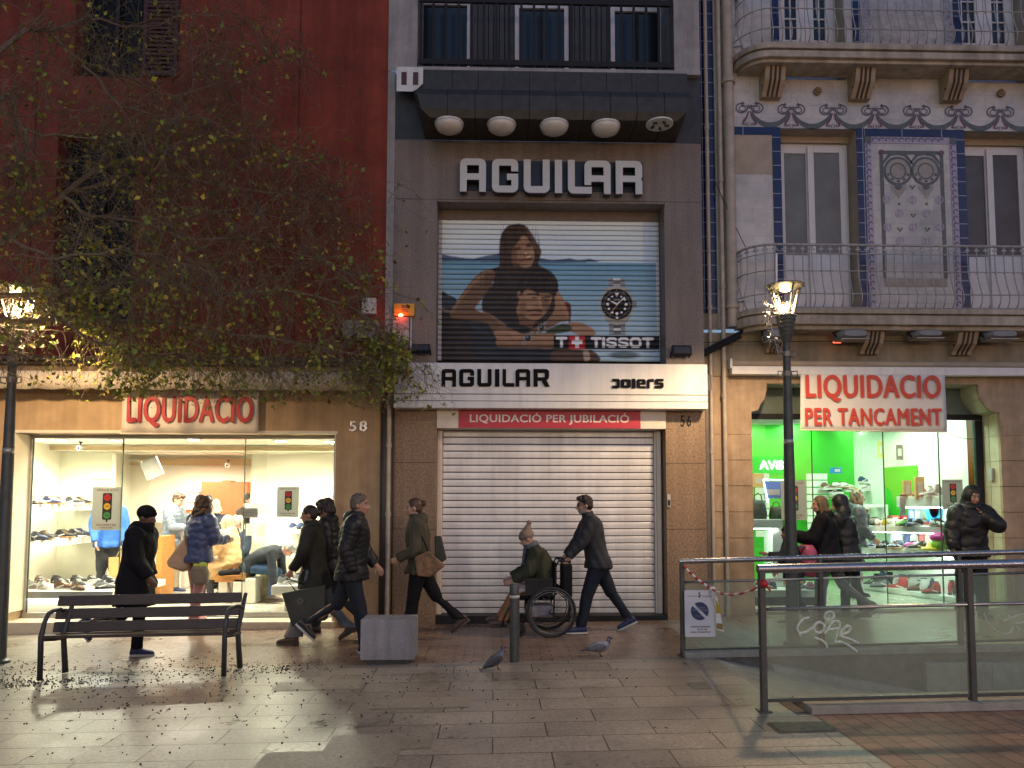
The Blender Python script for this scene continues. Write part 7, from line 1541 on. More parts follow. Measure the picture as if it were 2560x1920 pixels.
p = G(1240/K, 1674/K); pigeon(p, R(12), 22, 'dark grey pigeon pecking at the foot of the bollard', False)
p = G(1498/K, 1640/K); pigeon(p, R(4), 2, 'pale grey pigeon standing on the bricks away from the bollard', True)
# ================================================================ people
m_skin = VC('skin', .5, .35)
FAB = {}
def fab(n, col, rough=.75, var=.18, scale=9, bump=.25, bscale=120, **k):
    if n not in FAB: FAB[n] = M('cloth_'+n, col, rough, var=var, scale=scale, bump=bump, bscale=bscale, spec=k.pop('spec', .3), **k)
    return FAB[n]
def remesh(mb, vox, it=3):
    me = mb.mesh('tmp', [m_skin]); ob = bpy.data.objects.new('tmp', me); COL.objects.link(ob)
    r = ob.modifiers.new('r', 'REMESH'); r.mode = 'VOXEL'; r.voxel_size = vox; r.use_smooth_shade = True
    s = ob.modifiers.new('s', 'SMOOTH'); s.factor = .5; s.iterations = it
    dg = bpy.context.evaluated_depsgraph_get(); out = bpy.data.meshes.new_from_object(ob.evaluated_get(dg)); bpy.data.objects.remove(ob); bpy.data.meshes.remove(me); out.materials.clear(); return out
def VN(me):
    n = len(me.vertices); V = np.empty(n*3); me.vertices.foreach_get('co', V); Nn = np.empty(n*3); me.vertex_normals.foreach_get('vector', Nn); return V.reshape(-1, 3), Nn.reshape(-1, 3)
def setV(me, V): me.vertices.foreach_set('co', V.ravel()); me.update()
def segd(V, a, b):
    a, b = np.array(a), np.array(b); d = b-a; L2 = d @ d; u = np.clip((V-a) @ d/L2, 0, 1); return np.linalg.norm(V-a-u[:, None]*d, axis=1), u*math.sqrt(L2)
def put(me, name, mat, parent):
    me.name = name; me.materials.clear(); me.materials.append(mat); o = bpy.data.objects.new(name, me); COL.objects.link(o); o.parent = parent
    me.polygons.foreach_set('use_smooth', [True]*len(me.polygons)); return o
def folds(me, amp, seed, sc=.07):
    V, Nn = VN(me); r = np.random.default_rng(seed); d = 0
    for o in range(3):
        k = r.normal(0, 1, (3, 3))/sc*(1.6**o)*np.array([1, 1, .45]); ph = r.uniform(0, 6.28, 3); d = d+np.sin(V @ k[0]+ph[0]+1.5*np.sin(V @ k[1]*.5+ph[1]))*np.cos(V @ k[2]*.6+ph[2])/1.5**o
    setV(me, V+Nn*(amp*d)[:, None])
def ik(a, t, l1, l2, pole):
    a, t = Vector(a), Vector(t); d = t-a; L = min(d.length, (l1+l2)*.995); d.normalize(); t = a+d*L
    x = (l1*l1-l2*l2+L*L)/(2*L); h = math.sqrt(max(0, l1*l1-x*x)); p = Vector(pole); p = (p-d*p.dot(d)).normalized(); return a+d*x+p*h, t
def skel(H, P):
    s = H/1.75; J = {'s': s}; ln, sd = R(P.get('lean', 4)), R(P.get('side', 0)); bend = R(P.get('bend', 0))
    up = Vector((sin(ln), sin(sd), cos(ln))).normalized(); lat = Vector((0, 1, 0)); lat = (lat-up*lat.dot(up)).normalized(); fw = lat.cross(up)
    up2 = (Matrix.Rotation(bend, 3, lat) @ up); fw2 = lat.cross(up2)
    tw = Matrix.Rotation(R(P.get('twist', 0)), 3, up2); latS, fwS = tw @ lat, tw @ fw2
    J.update(up=up, lat=lat, fw=fw, up2=up2, latS=latS, fwS=fwS); o = Vector((0, 0, 0)); J['pel'] = o
    J['waist'] = up*.16*s; J['chest'] = J['waist']+up2*.18*s; J['shc'] = J['waist']+up2*.335*s; J['neck'] = J['waist']+up2*.405*s+fwS*.01*s
    hp, hy = R(P.get('hpitch', 8)), R(P.get('hyaw', 0)); hu = Matrix.Rotation(hy, 3, 'Z') @ Vector((sin(hp), 0, cos(hp)))
    base = Matrix.Rotation(R(P.get('twist', 0)), 3, 'Z'); hu = base @ hu; hf = base @ (Matrix.Rotation(hy, 3, 'Z') @ Vector((cos(hp), 0, -sin(hp)))); hl = hu.cross(hf)
    nk = (up2*.5+hu*.5).normalized(); J['hc'] = J['neck']+nk*.065*s+hu*.085*s+hf*.018*s; J.update(hu=hu, hf=hf, hl=hl)
    for k, sg in (('L', 1), ('R', -1)):
        h = lat*.088*s*sg-up*.02*s; a, kn, ab, ft = (R(P.get(q+k, 0)) for q in ('t', 'k', 'ab', 'f'))
        t1 = Vector((sin(a)*cos(ab), sg*sin(ab), -cos(a)*cos(ab))); t2 = Vector((sin(a-kn), sg*sin(ab)*.6, -cos(a-kn))).normalized()
        J['hip'+k] = h; J['kn'+k] = h+t1*.43*s; J['an'+k] = J['kn'+k]+t2*.42*s
        fa = R(P.get('f'+k, max(0, math.degrees(kn-a)*.75 if kn-a > .25 else 0))); fd = Vector((cos(fa), sg*.12, -sin(fa))).normalized(); J['ft'+k] = fd; J['fn'+k] = Vector((sin(fa), 0, cos(fa)))
        sh = J['shc']+latS*.172*s*sg; J['sh'+k] = sh
        J['s_'+k] = sh
    lows = []
    for k in 'LR':
        f, n = J['ft'+k], J['fn'+k]; heel = J['an'+k]-n*.082*s-f*.06*s; toe = J['an'+k]-n*.082*s+f*.19*s; lows += [heel.z, toe.z]
    dz = P['hipz'] if 'hipz' in P else -min(lows)
    sh = Vector((0, 0, dz))
    for k in list(J):
        if k in ('pel','waist','chest','shc','neck','hc') or k[:2] in ('hi','kn','an','sh') and k != 'shc': J[k] = J[k]+sh
    J['dz'] = dz
    for k, sg in (('L', 1), ('R', -1)):
        S0 = J['sh'+k]
        if 'hand'+k in P:
            t = Vector(P['hand'+k]); pole = Vector(P.get('pole'+k, (-.6, sg*.5, -.8))); e, w = ik(S0, t, .285*s, .255*s, pole)
        else:
            a, ab, el = R(P.get('a'+k, 0)), R(P.get('aab'+k, 9)), R(P.get('e'+k, 15)); d1 = J['fwS']*sin(a)*cos(ab)+J['latS']*sg*sin(ab)-Vector((0,0,1))*cos(a)*cos(ab)
            d2 = J['fwS']*sin(a+el)-Vector((0,0,1))*cos(a+el)-J['latS']*sg*.12*(1 if el > .3 else 0); d1.normalize(); d2.normalize(); e = S0+d1*.285*s; w = e+d2*.255*s
        J['el'+k], J['wr'+k] = e, w
    return J
def hand(mb, J, k, sg, curl):
    s = J['s']; w = J['wr'+k]; d = (w-J['el'+k]).normalized(); n = (-J['latS']*sg); n = (n-d*n.dot(d)); n = n.normalized() if n.length > .05 else d.orthogonal().normalized(); wd = d.cross(n)*sg
    mb.loft([(w-d*.02*s, n, wd, .020*s, .026*s), (w+d*.02*s, n, wd, .018*s, .032*s), (w+d*.06*s, n, wd, .016*s, .041*s), (w+d*.095*s, n, wd, .012*s, .039*s)], 10)
    for i, L in enumerate((.066, .076, .070, .054)):
        b = w+d*(.088-.006*abs(i-1.3))*s-wd*(-.030+.020*i)*s; c1 = curl*(.8+.08*i); d1 = d*cos(c1)+n*sin(c1); d2 = d*cos(c1*2)+n*sin(c1*2); m_ = b+d1*L*.55*s
        mb.cone(b, m_, .0095*s, .0088*s, 7); mb.cone(m_, m_+d2*L*.45*s, .0088*s, .0072*s, 7)
    b = w+d*.028*s+wd*.030*s; d1 = (d*.62+wd*.62+n*.35).normalized(); m_ = b+d1*.04*s; mb.cone(b, m_, .0125*s, .011*s, 7); mb.cone(m_, m_+(d1*.5+d*.6+n*.35).normalized()*.032*s, .011*s, .0085*s, 7)
def person(label, loc, rz, H, pose, wear, skin=(.42,.25,.17), hair=None, brows=(.03,.02,.015), beard=None, group=None, glasses=False, vox=.0095):
    J = skel(H, pose); s = J['s']; up, fw, lat = J['up'], J['fw'], J['lat']; up2, fwS, latS = J['up2'], J['fwS'], J['latS']
    mb = MB(); pel, wst = J['pel'], J['waist']; bul = wear.get('bulk', 1.0)
    T = [(pel-up*.07*s, fw, lat, .085, .125), (pel+up*.02*s, fw, lat, .108, .160), (wst-up*.03*s, fw, lat, .100, .145), (wst+up2*.06*s, fwS, latS, .102, .145), (J['chest'], fwS, latS, .115, .163), (J['chest']+up2*.10*s, fwS, latS, .105, .170), (J['shc']+up2*.01*s, fwS, latS, .080, .155), (J['neck']-up2*.02*s, fwS, latS, .060, .085)]
    mb.loft([(c, u, v, a*s, b*s) for c, u, v, a, b in T], 20)
    hc, hu, hf, hl = J['hc'], J['hu'], J['hf'], J['hl']; HM = Matrix((hf, hl, hu)).transposed()
    mb.cone(J['neck']-up2*.04*s, hc-hu*.05*s-hf*.015*s, .058*s, .052*s, 14)
    q = lambda a, b, c: hc+(hf*a+hl*b+hu*c)*s
    mb.ell(q(-.008,0,.022), (.097*s,.077*s,.098*s), HM); mb.ell(q(.028,0,-.045), (.062*s,.056*s,.068*s), HM); mb.ell(q(.058,0,-.088), (.026*s,.028*s,.022*s), HM); mb.ell(q(.052,0,.012), (.040*s,.060*s,.050*s), HM)
    mb.cone(q(.086,0,.010), q(.112,0,-.028), .009*s, .0155*s, 8); mb.ell(q(.098,0,-.033), (.014*s,.019*s,.010*s), HM); mb.ell(q(.088,0,-.062), (.010*s,.024*s,.007*s), HM); mb.ell(q(.086,0,-.073), (.010*s,.021*s,.008*s), HM)
    mb.ell(q(.082,0,.030), (.012*s,.052*s,.010*s), HM)
    for sg in (-1, 1): mb.ell(q(-.012,sg*.078,-.008), (.020*s,.009*s,.032*s), HM); mb.ell(q(.062,sg*.042,-.030), (.022*s,.018*s,.020*s), HM)
    for k, sg in (('L', 1), ('R', -1)):
        mb.cone(J['sh'+k], J['el'+k], .052*s, .042*s); mb.cone(J['el'+k], J['wr'+k], .042*s, .027*s); hand(mb, J, k, sg, pose.get('curl'+k, .45))
        mb.cone(J['hip'+k], J['kn'+k], .088*s, .056*s); mb.cone(J['kn'+k], J['an'+k], .056*s, .036*s); f, n = J['ft'+k], J['fn'+k]; an = J['an'+k]
        mb.cone(an-n*.035*s-f*.03*s, an-n*.05*s+f*.13*s, .034*s, .028*s)
    me = remesh(mb, vox, 2); V, Nn = VN(me); n = len(V); C = np.ones((n, 4)); C[:, :3] = np.array(skin)*(1+.06*np.sin(V @ np.array([37., 51, 43])))[:, None]
    Lh = (V-np.array(hc)) @ np.array([hf, hl, hu]).T/s
    def paint(mask, c, a=1.0): C[mask, :3] = C[mask, :3]*(1-a)+np.array(c)*a
    fr = Lh[:, 0] > .045
    ck = fr & (np.hypot(np.abs(Lh[:, 1])-.042, Lh[:, 2]+.034) < .022); paint(ck, (skin[0]*1.05, skin[1]*.82, skin[2]*.8), .6)
    paint(fr & (np.hypot((np.abs(Lh[:, 1])-.031)/1.5, Lh[:, 2]-.006) < .010), (.35,.32,.30)); paint(fr & (np.hypot(np.abs(Lh[:, 1])-.031, Lh[:, 2]-.006) < .0075), (.02,.015,.012))
    paint(fr & (np.abs(np.abs(Lh[:, 1])-.034) < .021) & (np.abs(Lh[:, 2]-.030+.15*np.abs(np.abs(Lh[:, 1])-.034)) < .0065), brows)
    paint((Lh[:, 0] > .06) & (np.abs(Lh[:, 1]) < .024) & (np.abs(Lh[:, 2]+.067) < .0105), (skin[0]*.85, skin[1]*.45, skin[2]*.45))
    if beard is not None: paint((Lh[:, 2] < -.048) & (Lh[:, 2] > -.14) & (Lh[:, 0] > .005) & (np.abs(Lh[:, 1]) < .075) & ~((np.abs(Lh[:, 1]) < .02) & (np.abs(Lh[:, 2]+.067) < .008)), beard, .9)
    at = me.color_attributes.new('Col', 'FLOAT_COLOR', 'POINT'); at.data.foreach_set('color', np.clip(C, 0, 1).ravel())
    root = put(me, 'person', m_skin, None); root.location = loc; root.rotation_euler = (0, 0, rz); tag(root, label, 'person', group)
    # trousers
    w = wear['legs']; mb = MB(); mb.loft([(pel-up*.08*s, fw, lat, .100*s, .145*s), (pel+up*.02*s, fw, lat, .122*s, .175*s), (pel+up*.10*s, fw, lat, .118*s, .165*s)], 18)
    for k in 'LR':
        fl = w.get('flare', .06); hem = w.get('hem', .97); an = J['kn'+k].lerp(J['an'+k], hem)
        mb.cone(J['hip'+k], J['kn'+k], .104*s*w.get('w', 1), .074*s*w.get('w', 1), 14); mb.loft([(J['kn'+k].lerp(an, u), Vector((1,0,0)), Vector((0,1,0)), r_*s, r_*s*.9) for u, r_ in ((-.06,.068*w.get('w',1)),(0,.073*w.get('w',1)),(.3,.072*w.get('w',1)),(.7,.052+fl*.25),(1.0,fl))], 14)
    me = remesh(mb, .013, 2); folds(me, .005, 3+len(label), .06); put(me, 'trousers', w['mat'], root)
    # shoes
    for k in 'LR':
        f, n, an = J['ft'+k], J['fn'+k], J['an'+k]; v = n.cross(f); mb = MB(); b0 = an-n*.082*s; boot = wear.get('boot', .095)
        mb.loft([(b0+f*x*s+n*(.018+h/2)*s, v, n, w_*s, h/2*s) for x, w_, h in ((-.075,.028,.06),(-.055,.038,boot),(-.01,.042,boot),(.04,.041,.085),(.09,.044,.062),(.14,.046,.052),(.175,.036,.042),(.195,.015,.025))], 12, 0, 2.5)
        mb.loft([(b0+f*x*s+n*.012*s, v, n, w_*s, .013*s) for x, w_ in ((-.08,.028),(-.05,.042),(.05,.044),(.14,.050),(.185,.034),(.203,.012))], 12, 1, 5)
        mb.build('shoe', [wear['shoe'], wear.get('sole', wear['shoe'])], root, smooth=True, local=True, sharp=55)
    # jacket or coat
    w = wear['top']; th = w.get('th', .03); hem = w.get('hem', -.06); mb = MB(); fl = w.get('flare', 0)
    S = []
    if hem < -.02:
        kz = .0; md = (J['knL']+J['knR'])/2-(J['hipL']+J['hipR'])/2; md = md/max(md.length, .01)
        kd = md if w.get('seated') else Vector((md.x*.35, md.y*.3, -1)).normalized(); ku = Vector((0,1,0)).cross(kd)*-1 if w.get('seated') else Vector((1,0,0))
        st = np.linspace(hem, -.03, 5)
        for t_ in st:
            u = (t_-hem)/(-.03-hem); spread = .03+.12*(-t_)*(1 if not w.get('seated') else .4)
            S.append((pel+kd*(-t_)*s, ku.normalized(), lat, (.118+th+fl*(1-u)+spread*.6)*s, (.165+th+fl*(1-u)+spread*.35)*s))
    S += [(pel+up*.03*s, fw, lat, (.112+th)*s, (.165+th)*s), (wst-up*.02*s, fw, lat, (.108+th*bul)*s, (.152+th*bul)*s), (wst+up2*.06*s, fwS, latS, (.110+th*bul)*s, (.152+th*bul)*s), (J['chest'], fwS, latS, (.120+th*bul)*s, (.165+th*bul)*s), (J['chest']+up2*.10*s, fwS, latS, (.110+th)*s, (.170+th)*s), (J['shc']+up2*.02*s, fwS, latS, (.082+th)*s, (.150+th)*s), (J['neck']+up2*.005*s, fwS, latS, (.066+th*.5)*s, (.076+th*.5)*s), (J['neck']+up2*(.02+w.get('collar', .02))*s, fwS, latS, (.066+th*.4)*s, (.072+th*.4)*s)]
    mb.loft(S, 22)
    for k in 'LR':
        ra, rb_, rc = (.060+th*.9)*s, (.052+th*.75)*s, (.036+th*.55)*s; we = J['el'+k].lerp(J['wr'+k], .97)
        mb.cone(J['sh'+k], J['el'+k], ra, rb_, 14); mb.loft([(J['el'+k], *frm(J['el'+k], we), rb_, rb_), (J['el'+k].lerp(we, .6), *frm(J['el'+k], we), (rb_+rc)/2, (rb_+rc)/2), (we, *frm(J['el'+k], we), rc, rc)], 14); mb.ell(J['el'+k], rb_)
    if w.get('hood') == 'down': mb.ell(J['neck']-fwS*.085*s+up2*.0*s, (.075*s,.115*s,.085*s), Matrix((fwS, latS, up2)).transposed()); mb.ell(J['neck']-fwS*.05*s+up2*.045*s, (.06*s,.10*s,.04*s), Matrix((fwS, latS, up2)).transposed())
    if w.get('hood') == 'up': mb.ell(hc-hf*.040*s+hu*.020*s, (.112*s,.114*s,.138*s), HM); mb.ell(J['neck']-fwS*.035*s+hu*.045*s, (.118*s,.130*s,.11*s), HM); mb.ell(J['neck']+fwS*.03*s+hu*.01*s, (.105*s,.130*s,.062*s), HM)
    me = remesh(mb, .0135, 2); V, Nn = VN(me)
    if w.get('quilt'):
        wl = w['quilt']*s; A = w.get('qa', .011); dT, cT = segd(V, pel-up*.5*s, J['shc']); c = cT; dm = dT-.10*s; wob_ = .012*np.sin(V @ np.array([23., 31, 9]))+.008*np.sin(V @ np.array([-51., 37, 20])+1)
        for k in 'LR':
            d1, c1 = segd(V, J['sh'+k], J['el'+k]); d2, c2 = segd(V, J['el'+k], J['wr'+k]); c2 = c2+.285*s
            for d_, c_ in ((d1, c1), (d2, c2)): mm = d_ < dm; dm = np.where(mm, d_, dm); c = np.where(mm, c_, c)
        setV(me, V+Nn*(A*(np.abs(np.sin(pi*(c+wob_)/wl))**.7-.6)*(.75+.35*np.sin(V @ np.array([19., -27, 33]))))[:, None])
    folds(me, 1.35*w.get('fold', .006), 11+len(label), .075); put(me, w.get('name', 'jacket'), w['mat'], root)
    if hair:
        hr(root, J, hair)
    for it in wear.get('extra', []): it(root, J)
    if glasses:
        mb = MB()
        for sg in (-1, 1): mb.tube([q(.092,sg*.032+.022*cos(t),.006+.016*sin(t)) for t in np.linspace(0,6.28,13)[:-1]], .0025, 5, closed=True); mb.tube([q(.088,sg*.055,.010), q(-.01,sg*.080,.012)], .0025, 5)
        mb.tube([q(.095,-.010,.01), q(.095,.010,.01)], .0025, 5); mb.build('glasses', m_blackp, root, local=True)
    return root, J
def frm(a, b): d = (b-a).normalized(); u = d.orthogonal().normalized(); return u, d.cross(u)
def hr(root, J, h):
    s, hc, hu, hf, hl = J['s'], J['hc'], J['hu'], J['hf'], J['hl']; HM = Matrix((hf, hl, hu)).transposed(); q = lambda a, b, c: hc+(hf*a+hl*b+hu*c)*s; k = h['kind']; rr = random.Random(len(root['label'])); mb = MB()
    if k in ('short', 'bald'):
        mb.ell(q(-.020,0,.040), (.096*s,.084*s,.092*s), HM); mb.ell(q(-.045,0,.0), (.066*s,.078*s,.075*s), HM)
        for sg in (-1, 1): mb.ell(q(-.015,sg*.070,.020), (.035*s,.015*s,.035*s), HM)
        if h.get('quiff'): mb.ell(q(.055,0,.098), (.045*s,.06*s,.028*s), HM)
        for _ in range(40): a, b = rr.uniform(-2.6,2.6), rr.uniform(.15,1.2); mb.ell(q(-.018+.092*cos(a)*cos(b),.082*sin(a)*cos(b),.042+.092*sin(b)), .016*s, nu=6, nv=5)
    elif k == 'bun':
        mb.ell(q(-.018,0,.036), (.098*s,.086*s,.094*s), HM); mb.ell(q(-.05,0,-.005), (.06*s,.074*s,.07*s), HM); mb.ell(q(-.115,0,h.get('bz', .02)), (.042*s,.045*s,.042*s), HM)
        for _ in range(14): a = rr.uniform(0,6.3); mb.tube([q(-.1+.05*cos(a),.04*sin(a),.05),q(-.11+.08*cos(a),.06*sin(a),.09)], .004*s, 4)
    elif k == 'long':
        L = h.get('len', .38); mb.ell(q(-.020,0,.034), (.100*s,.089*s,.100*s), HM)
        mb.loft([(q(-.045,0,.03), hf, hl, .075*s, .092*s), (q(-.060,0,-.10), hf, hl, .066*s, .096*s), (q(-.095,0,-.22), hf, hl, .05*s, .105*s), (q(-.115,0,-.10-L*.7), hf, hl, .035*s, .095*s), (q(-.115,0,-.06-L), hf, hl, .012*s, .06*s)], 18)
        for sg in (-1, 1): mb.cone(q(.012,sg*.080,.02), q(.0,sg*.092,-.16), .022*s, .022*s); mb.cone(q(.0,sg*.092,-.16), q(-.03,sg*.10,-.10-L*.55), .022*s, .010*s)
        for _ in range(26): y = rr.uniform(-.09,.09); x = rr.uniform(-.02,.02); mb.cone(q(-.10+x,y,-.08), q(-.135+x,y*1.05,-.08-L*rr.uniform(.7,1.02)), .012*s, .005*s, 6)
    elif k in ('curly', 'bob'):
        n, R0, dn = (190, .030, h.get('down', .16)) if k == 'curly' else (120, .026, h.get('down', .13)); mb.ell(q(-.03,0,.03), (.095*s,.09*s,.095*s), HM)
        for _ in range(n):
            a = rr.uniform(.55,5.73) if rr.random() < .8 else rr.uniform(-.6,.6); z = rr.uniform(-dn,.12)
            if abs((a+pi) % (2*pi)-pi) < .75 and z < .06: continue
            rad = .098*math.sqrt(max(.05, 1-(max(z-.03,0)/.11)**2))*(1+.25*max(0,-z)/.15)
            p = q(-.018+rad*cos(a)*1.02, rad*.96*sin(a), z+.005); r1 = R0*s*rr.uniform(.6,1.1)
            if k == 'curly': mb.ell(p, r1, nu=7, nv=5)
            else: mb.cone(p, p-hu*.05*s, r1*.7, r1*.5, 6)
    elif k in ('beanie', 'hat'):
        mb.ell(q(-.012,0,.052), (.112*s,.096*s,.095*s), HM); mb.loft([(q(-.006,0,.025), hf, hl, .108*s, .094*s), (q(-.006,0,.065), hf, hl, .113*s, .099*s)], 20)
        if h.get('peak'): mb.cone(q(-.02,0,.07), q(-.09,0,.165), .085*s, .035*s)
        if h.get('pom'):
            for _ in range(30): a, b = rr.uniform(0,6.3), rr.uniform(-1.5,1.5); mb.ell(q(h['pom'][0]+.03*cos(a)*cos(b),.03*sin(a)*cos(b),h['pom'][1]+.03*sin(b)), .012*s, nu=6, nv=5)
    me = remesh(mb, .0085, 1)
    V, Nn = VN(me); L2 = (V-np.array(hc)) @ np.array([hf, hl, hu]).T/s
    st = np.sin(np.arctan2(L2[:, 1], L2[:, 0]+.02)*26+6*np.sin(L2[:, 2]*30)) if k not in ('beanie','hat') else np.sin(np.arctan2(L2[:, 1], L2[:, 0])*44)
    setV(me, V+Nn*(.0028*st)[:, None]); put(me, 'hat' if k in ('beanie', 'hat') else 'hair', h['mat'], root)
def hairmat(n, c, c2=None): return M('hair_'+n, c, .5, var=.35, scale=40, stretch=(9,9,1), col2=c2, spec=.4)
def Wd(root, v): return Matrix.Translation(root.location) @ Matrix.Rotation(root.rotation_euler.z, 4, 'Z') @ Vector(v)
black = fab('black', (.009,.009,.011), spec=.15); bpuff = fab('black_nylon', (.011,.012,.015), .45, var=.15, bump=.15, spec=.32); charcoal = fab('charcoal', (.035,.037,.042)); dkjean = fab('dark_denim', (.013,.017,.027), .8, bscale=220)
olive = fab('olive', (.065,.058,.038)); gjean = fab('grey_denim', (.085,.095,.095), .8, bscale=220); navyp = fab('navy_nylon', (.035,.055,.14), .4, bump=.1, spec=.5); greyp = fab('grey_nylon', (.16,.20,.25), .45, bump=.1, spec=.5)
pink_ = fab('dusty_pink', (.40,.20,.19)); beigec = fab('beige_nylon', (.62,.42,.20), .5, bump=.12, spec=.4); bluej = fab('bright_blue', (.04,.14,.50)); lblue = fab('pale_denim', (.30,.42,.52), .8); bjean = fab('blue_denim', (.05,.10,.20), .8); khaki = fab('khaki', (.34,.28,.19)); gcoat = fab('slate_nylon', (.075,.095,.11), .45, spec=.5)
sblk = M('shoe_black_leather', (.02,.02,.022), .4); swht = M('shoe_white_rubber', (.55,.55,.52), .5); spink = M('shoe_pink', (.5,.22,.22), .6); sgrey = M('shoe_taupe', (.085,.06,.05), .6); snavy = M('shoe_navy', (.03,.04,.11), .6)
h_dk = hairmat('dark', (.022,.016,.013)); h_br = hairmat('brown', (.085,.05,.03)); h_bl = hairmat('ash_blond', (.55,.46,.30), (.22,.17,.10)); h_gr = hairmat('grey', (.40,.40,.40), (.22,.22,.22)); h_lb = hairmat('light_brown', (.17,.115,.055), (.06,.04,.022)); h_curl = hairmat('dark_curl', (.035,.022,.014), (.08,.05,.025)); h_pale = hairmat('pale_blond', (.75,.66,.46), (.48,.40,.26))
def on(px_, py_, dy=0): g_ = G(px_, py_); return Vector((g_.x, g_.y+dy, gz(g_.x)))
LEGW = dict
def scarf(mat, big=1.0):
    def f(root, J):
        s = J['s']; mb = MB(); c = J['neck']+J['up2']*.03*s
        for i in range(2): mb.tube([c+J['fwS']*.088*s*big*cos(t)+J['latS']*.09*s*big*sin(t)+J['up2']*(.012*sin(3*t+i)+i*.03)*s for t in np.linspace(0,6.28,17)[:-1]], .030*s*big, 8, closed=True)
        mb.cone(c+J['fwS']*.10*s, c+J['fwS']*.13*s-Vector((0,0,.20*s)), .03*s, .025*s)
        me = remesh(mb, .011, 1); folds(me, .004, 5, .04); put(me, 'scarf', mat, root)
    return f
# 1 dark walker behind the bench
L1 = on(288, 1421); L1.z = gz(L1.x)
pr, J = person('person in a long black parka and dark bobble beanie walking behind the bench', L1, 0, 1.64, dict(lean=5, tL=2, kL=4, tR=-14, kR=62, aL=-8, eL=35, aR=8, eR=30, hpitch=10),
   dict(legs=dict(mat=black, flare=.062), shoe=snavy, sole=swht, top=dict(mat=black, th=.062, hem=-.34, flare=.01, name='parka', collar=.05, hood='down', fold=.008), bulk=1.1, boot=.13, extra=[scarf(black, 1.12)]), skin=(.15,.085,.06), hair=dict(kind='beanie', mat=black))
# 2 pair walking left with a carrier bag
l2_, = [on(650+28, 1388)]
pr2, J2 = person('person in a dark jacket and wide grey trousers carrying a big black carrier bag', l2_, pi, 1.66, dict(lean=5, tL=20, kL=6, tR=-20, kR=22, aL=14, eL=22, aR=-8, eR=25, hpitch=6, curlL=1.2),
   dict(legs=dict(mat=fab('wide_grey', (.15,.15,.15)), flare=.125, w=1.18), shoe=sgrey, sole=sgrey, top=dict(mat=fab('dark_green_black', (.015,.016,.013), .6), th=.045, hem=-.22, flare=.02, name='jacket', collar=.06, fold=.008)), skin=(.36,.21,.14), hair=dict(kind='bun', mat=h_dk))
pr3, J3 = person('person in black walking left, half hidden behind the one with the carrier bag', Vector((W(712,1300,9.72).x, 9.72, gz(-2.4))), pi-.1, 1.73, dict(lean=5, tR=18, kR=6, tL=-20, kL=30, aL=-12, eL=25, aR=15, eR=20),
   dict(legs=dict(mat=dkjean, flare=.07), shoe=sblk, top=dict(mat=bpuff, th=.045, hem=-.10, quilt=.09, hood='down')), skin=(.36,.21,.14), hair=dict(kind='curly', mat=h_dk, down=.06))
w_ = Wd(pr2, J2['wrL']); d_ = Wd(pr2, J2['wrL']+(J2['wrL']-J2['elL']).normalized()*.11)
bc = W(651,1306,9.0); t = thing('carrier_bag', 'big matt black carrier bag swinging from the hand of the one in grey trousers', 'bag', (bc.x, w_.y-.02, bc.z-.22))
mb = MB(); y = w_.y-.03; cor = [W(*q, y) for q in ((610,1281),(703,1263),(706,1338),(634,1351))]; dv = Vector((0,.075,0)); mb.add([cor[0]-dv*.5,cor[1]-dv*.5,cor[2]-dv,cor[3]-dv,cor[0]+dv*.5,cor[1]+dv*.5,cor[2]+dv,cor[3]+dv], [(3,2,1,0),(4,5,6,7),(0,1,5,4),(1,2,6,5),(2,3,7,6),(3,0,4,7)]); o = mb.build('bag_body', M('matt_black_paper', (.022,.024,.018), .55, var=.25, scale=5, bump=.5, bscale=9), t, bevel=.008)
mb = MB(); cc = (cor[0]+cor[2])/2+Vector((-.03,-.079,.07)); 
for k in range(6): a = k*pi/3; mb.prism([(cc.x+.028*cos(a)+.014*cos(b),cc.z+.028*sin(a)+.014*sin(b)) for b in np.linspace(0,5.6,8)], cc.y-.012+.0005*k, cc.y-.010+.0005*k)
mb.build('flower_emblem', M('faded_print', (.12,.11,.09), .6, var=0), t)
mb = MB(); mb.tube([cor[0].lerp(cor[1],.3), d_, cor[0].lerp(cor[1],.7)], .008, 6); mb.build('handle', black, t, smooth=True)
# 4 man in a black puffer
l4 = on(758, 1408); 
pr4, J4 = person('man in a ribbed black padded jacket and dark jeans striding right beside the stone block', l4, 0, 1.76, dict(lean=4, tR=14, kR=4, tL=-24, kL=34, aL=10, eL=30, aR=-14, eR=30, hpitch=2),
   dict(legs=dict(mat=dkjean, flare=.075, w=1.08), shoe=sblk, sole=swht, top=dict(mat=bpuff, th=.052, hem=-.13, quilt=.062, qa=.010, collar=.06, hood='down')), skin=(.42,.24,.17), hair=dict(kind='short', mat=hairmat('grizzled', (.13,.10,.075))))
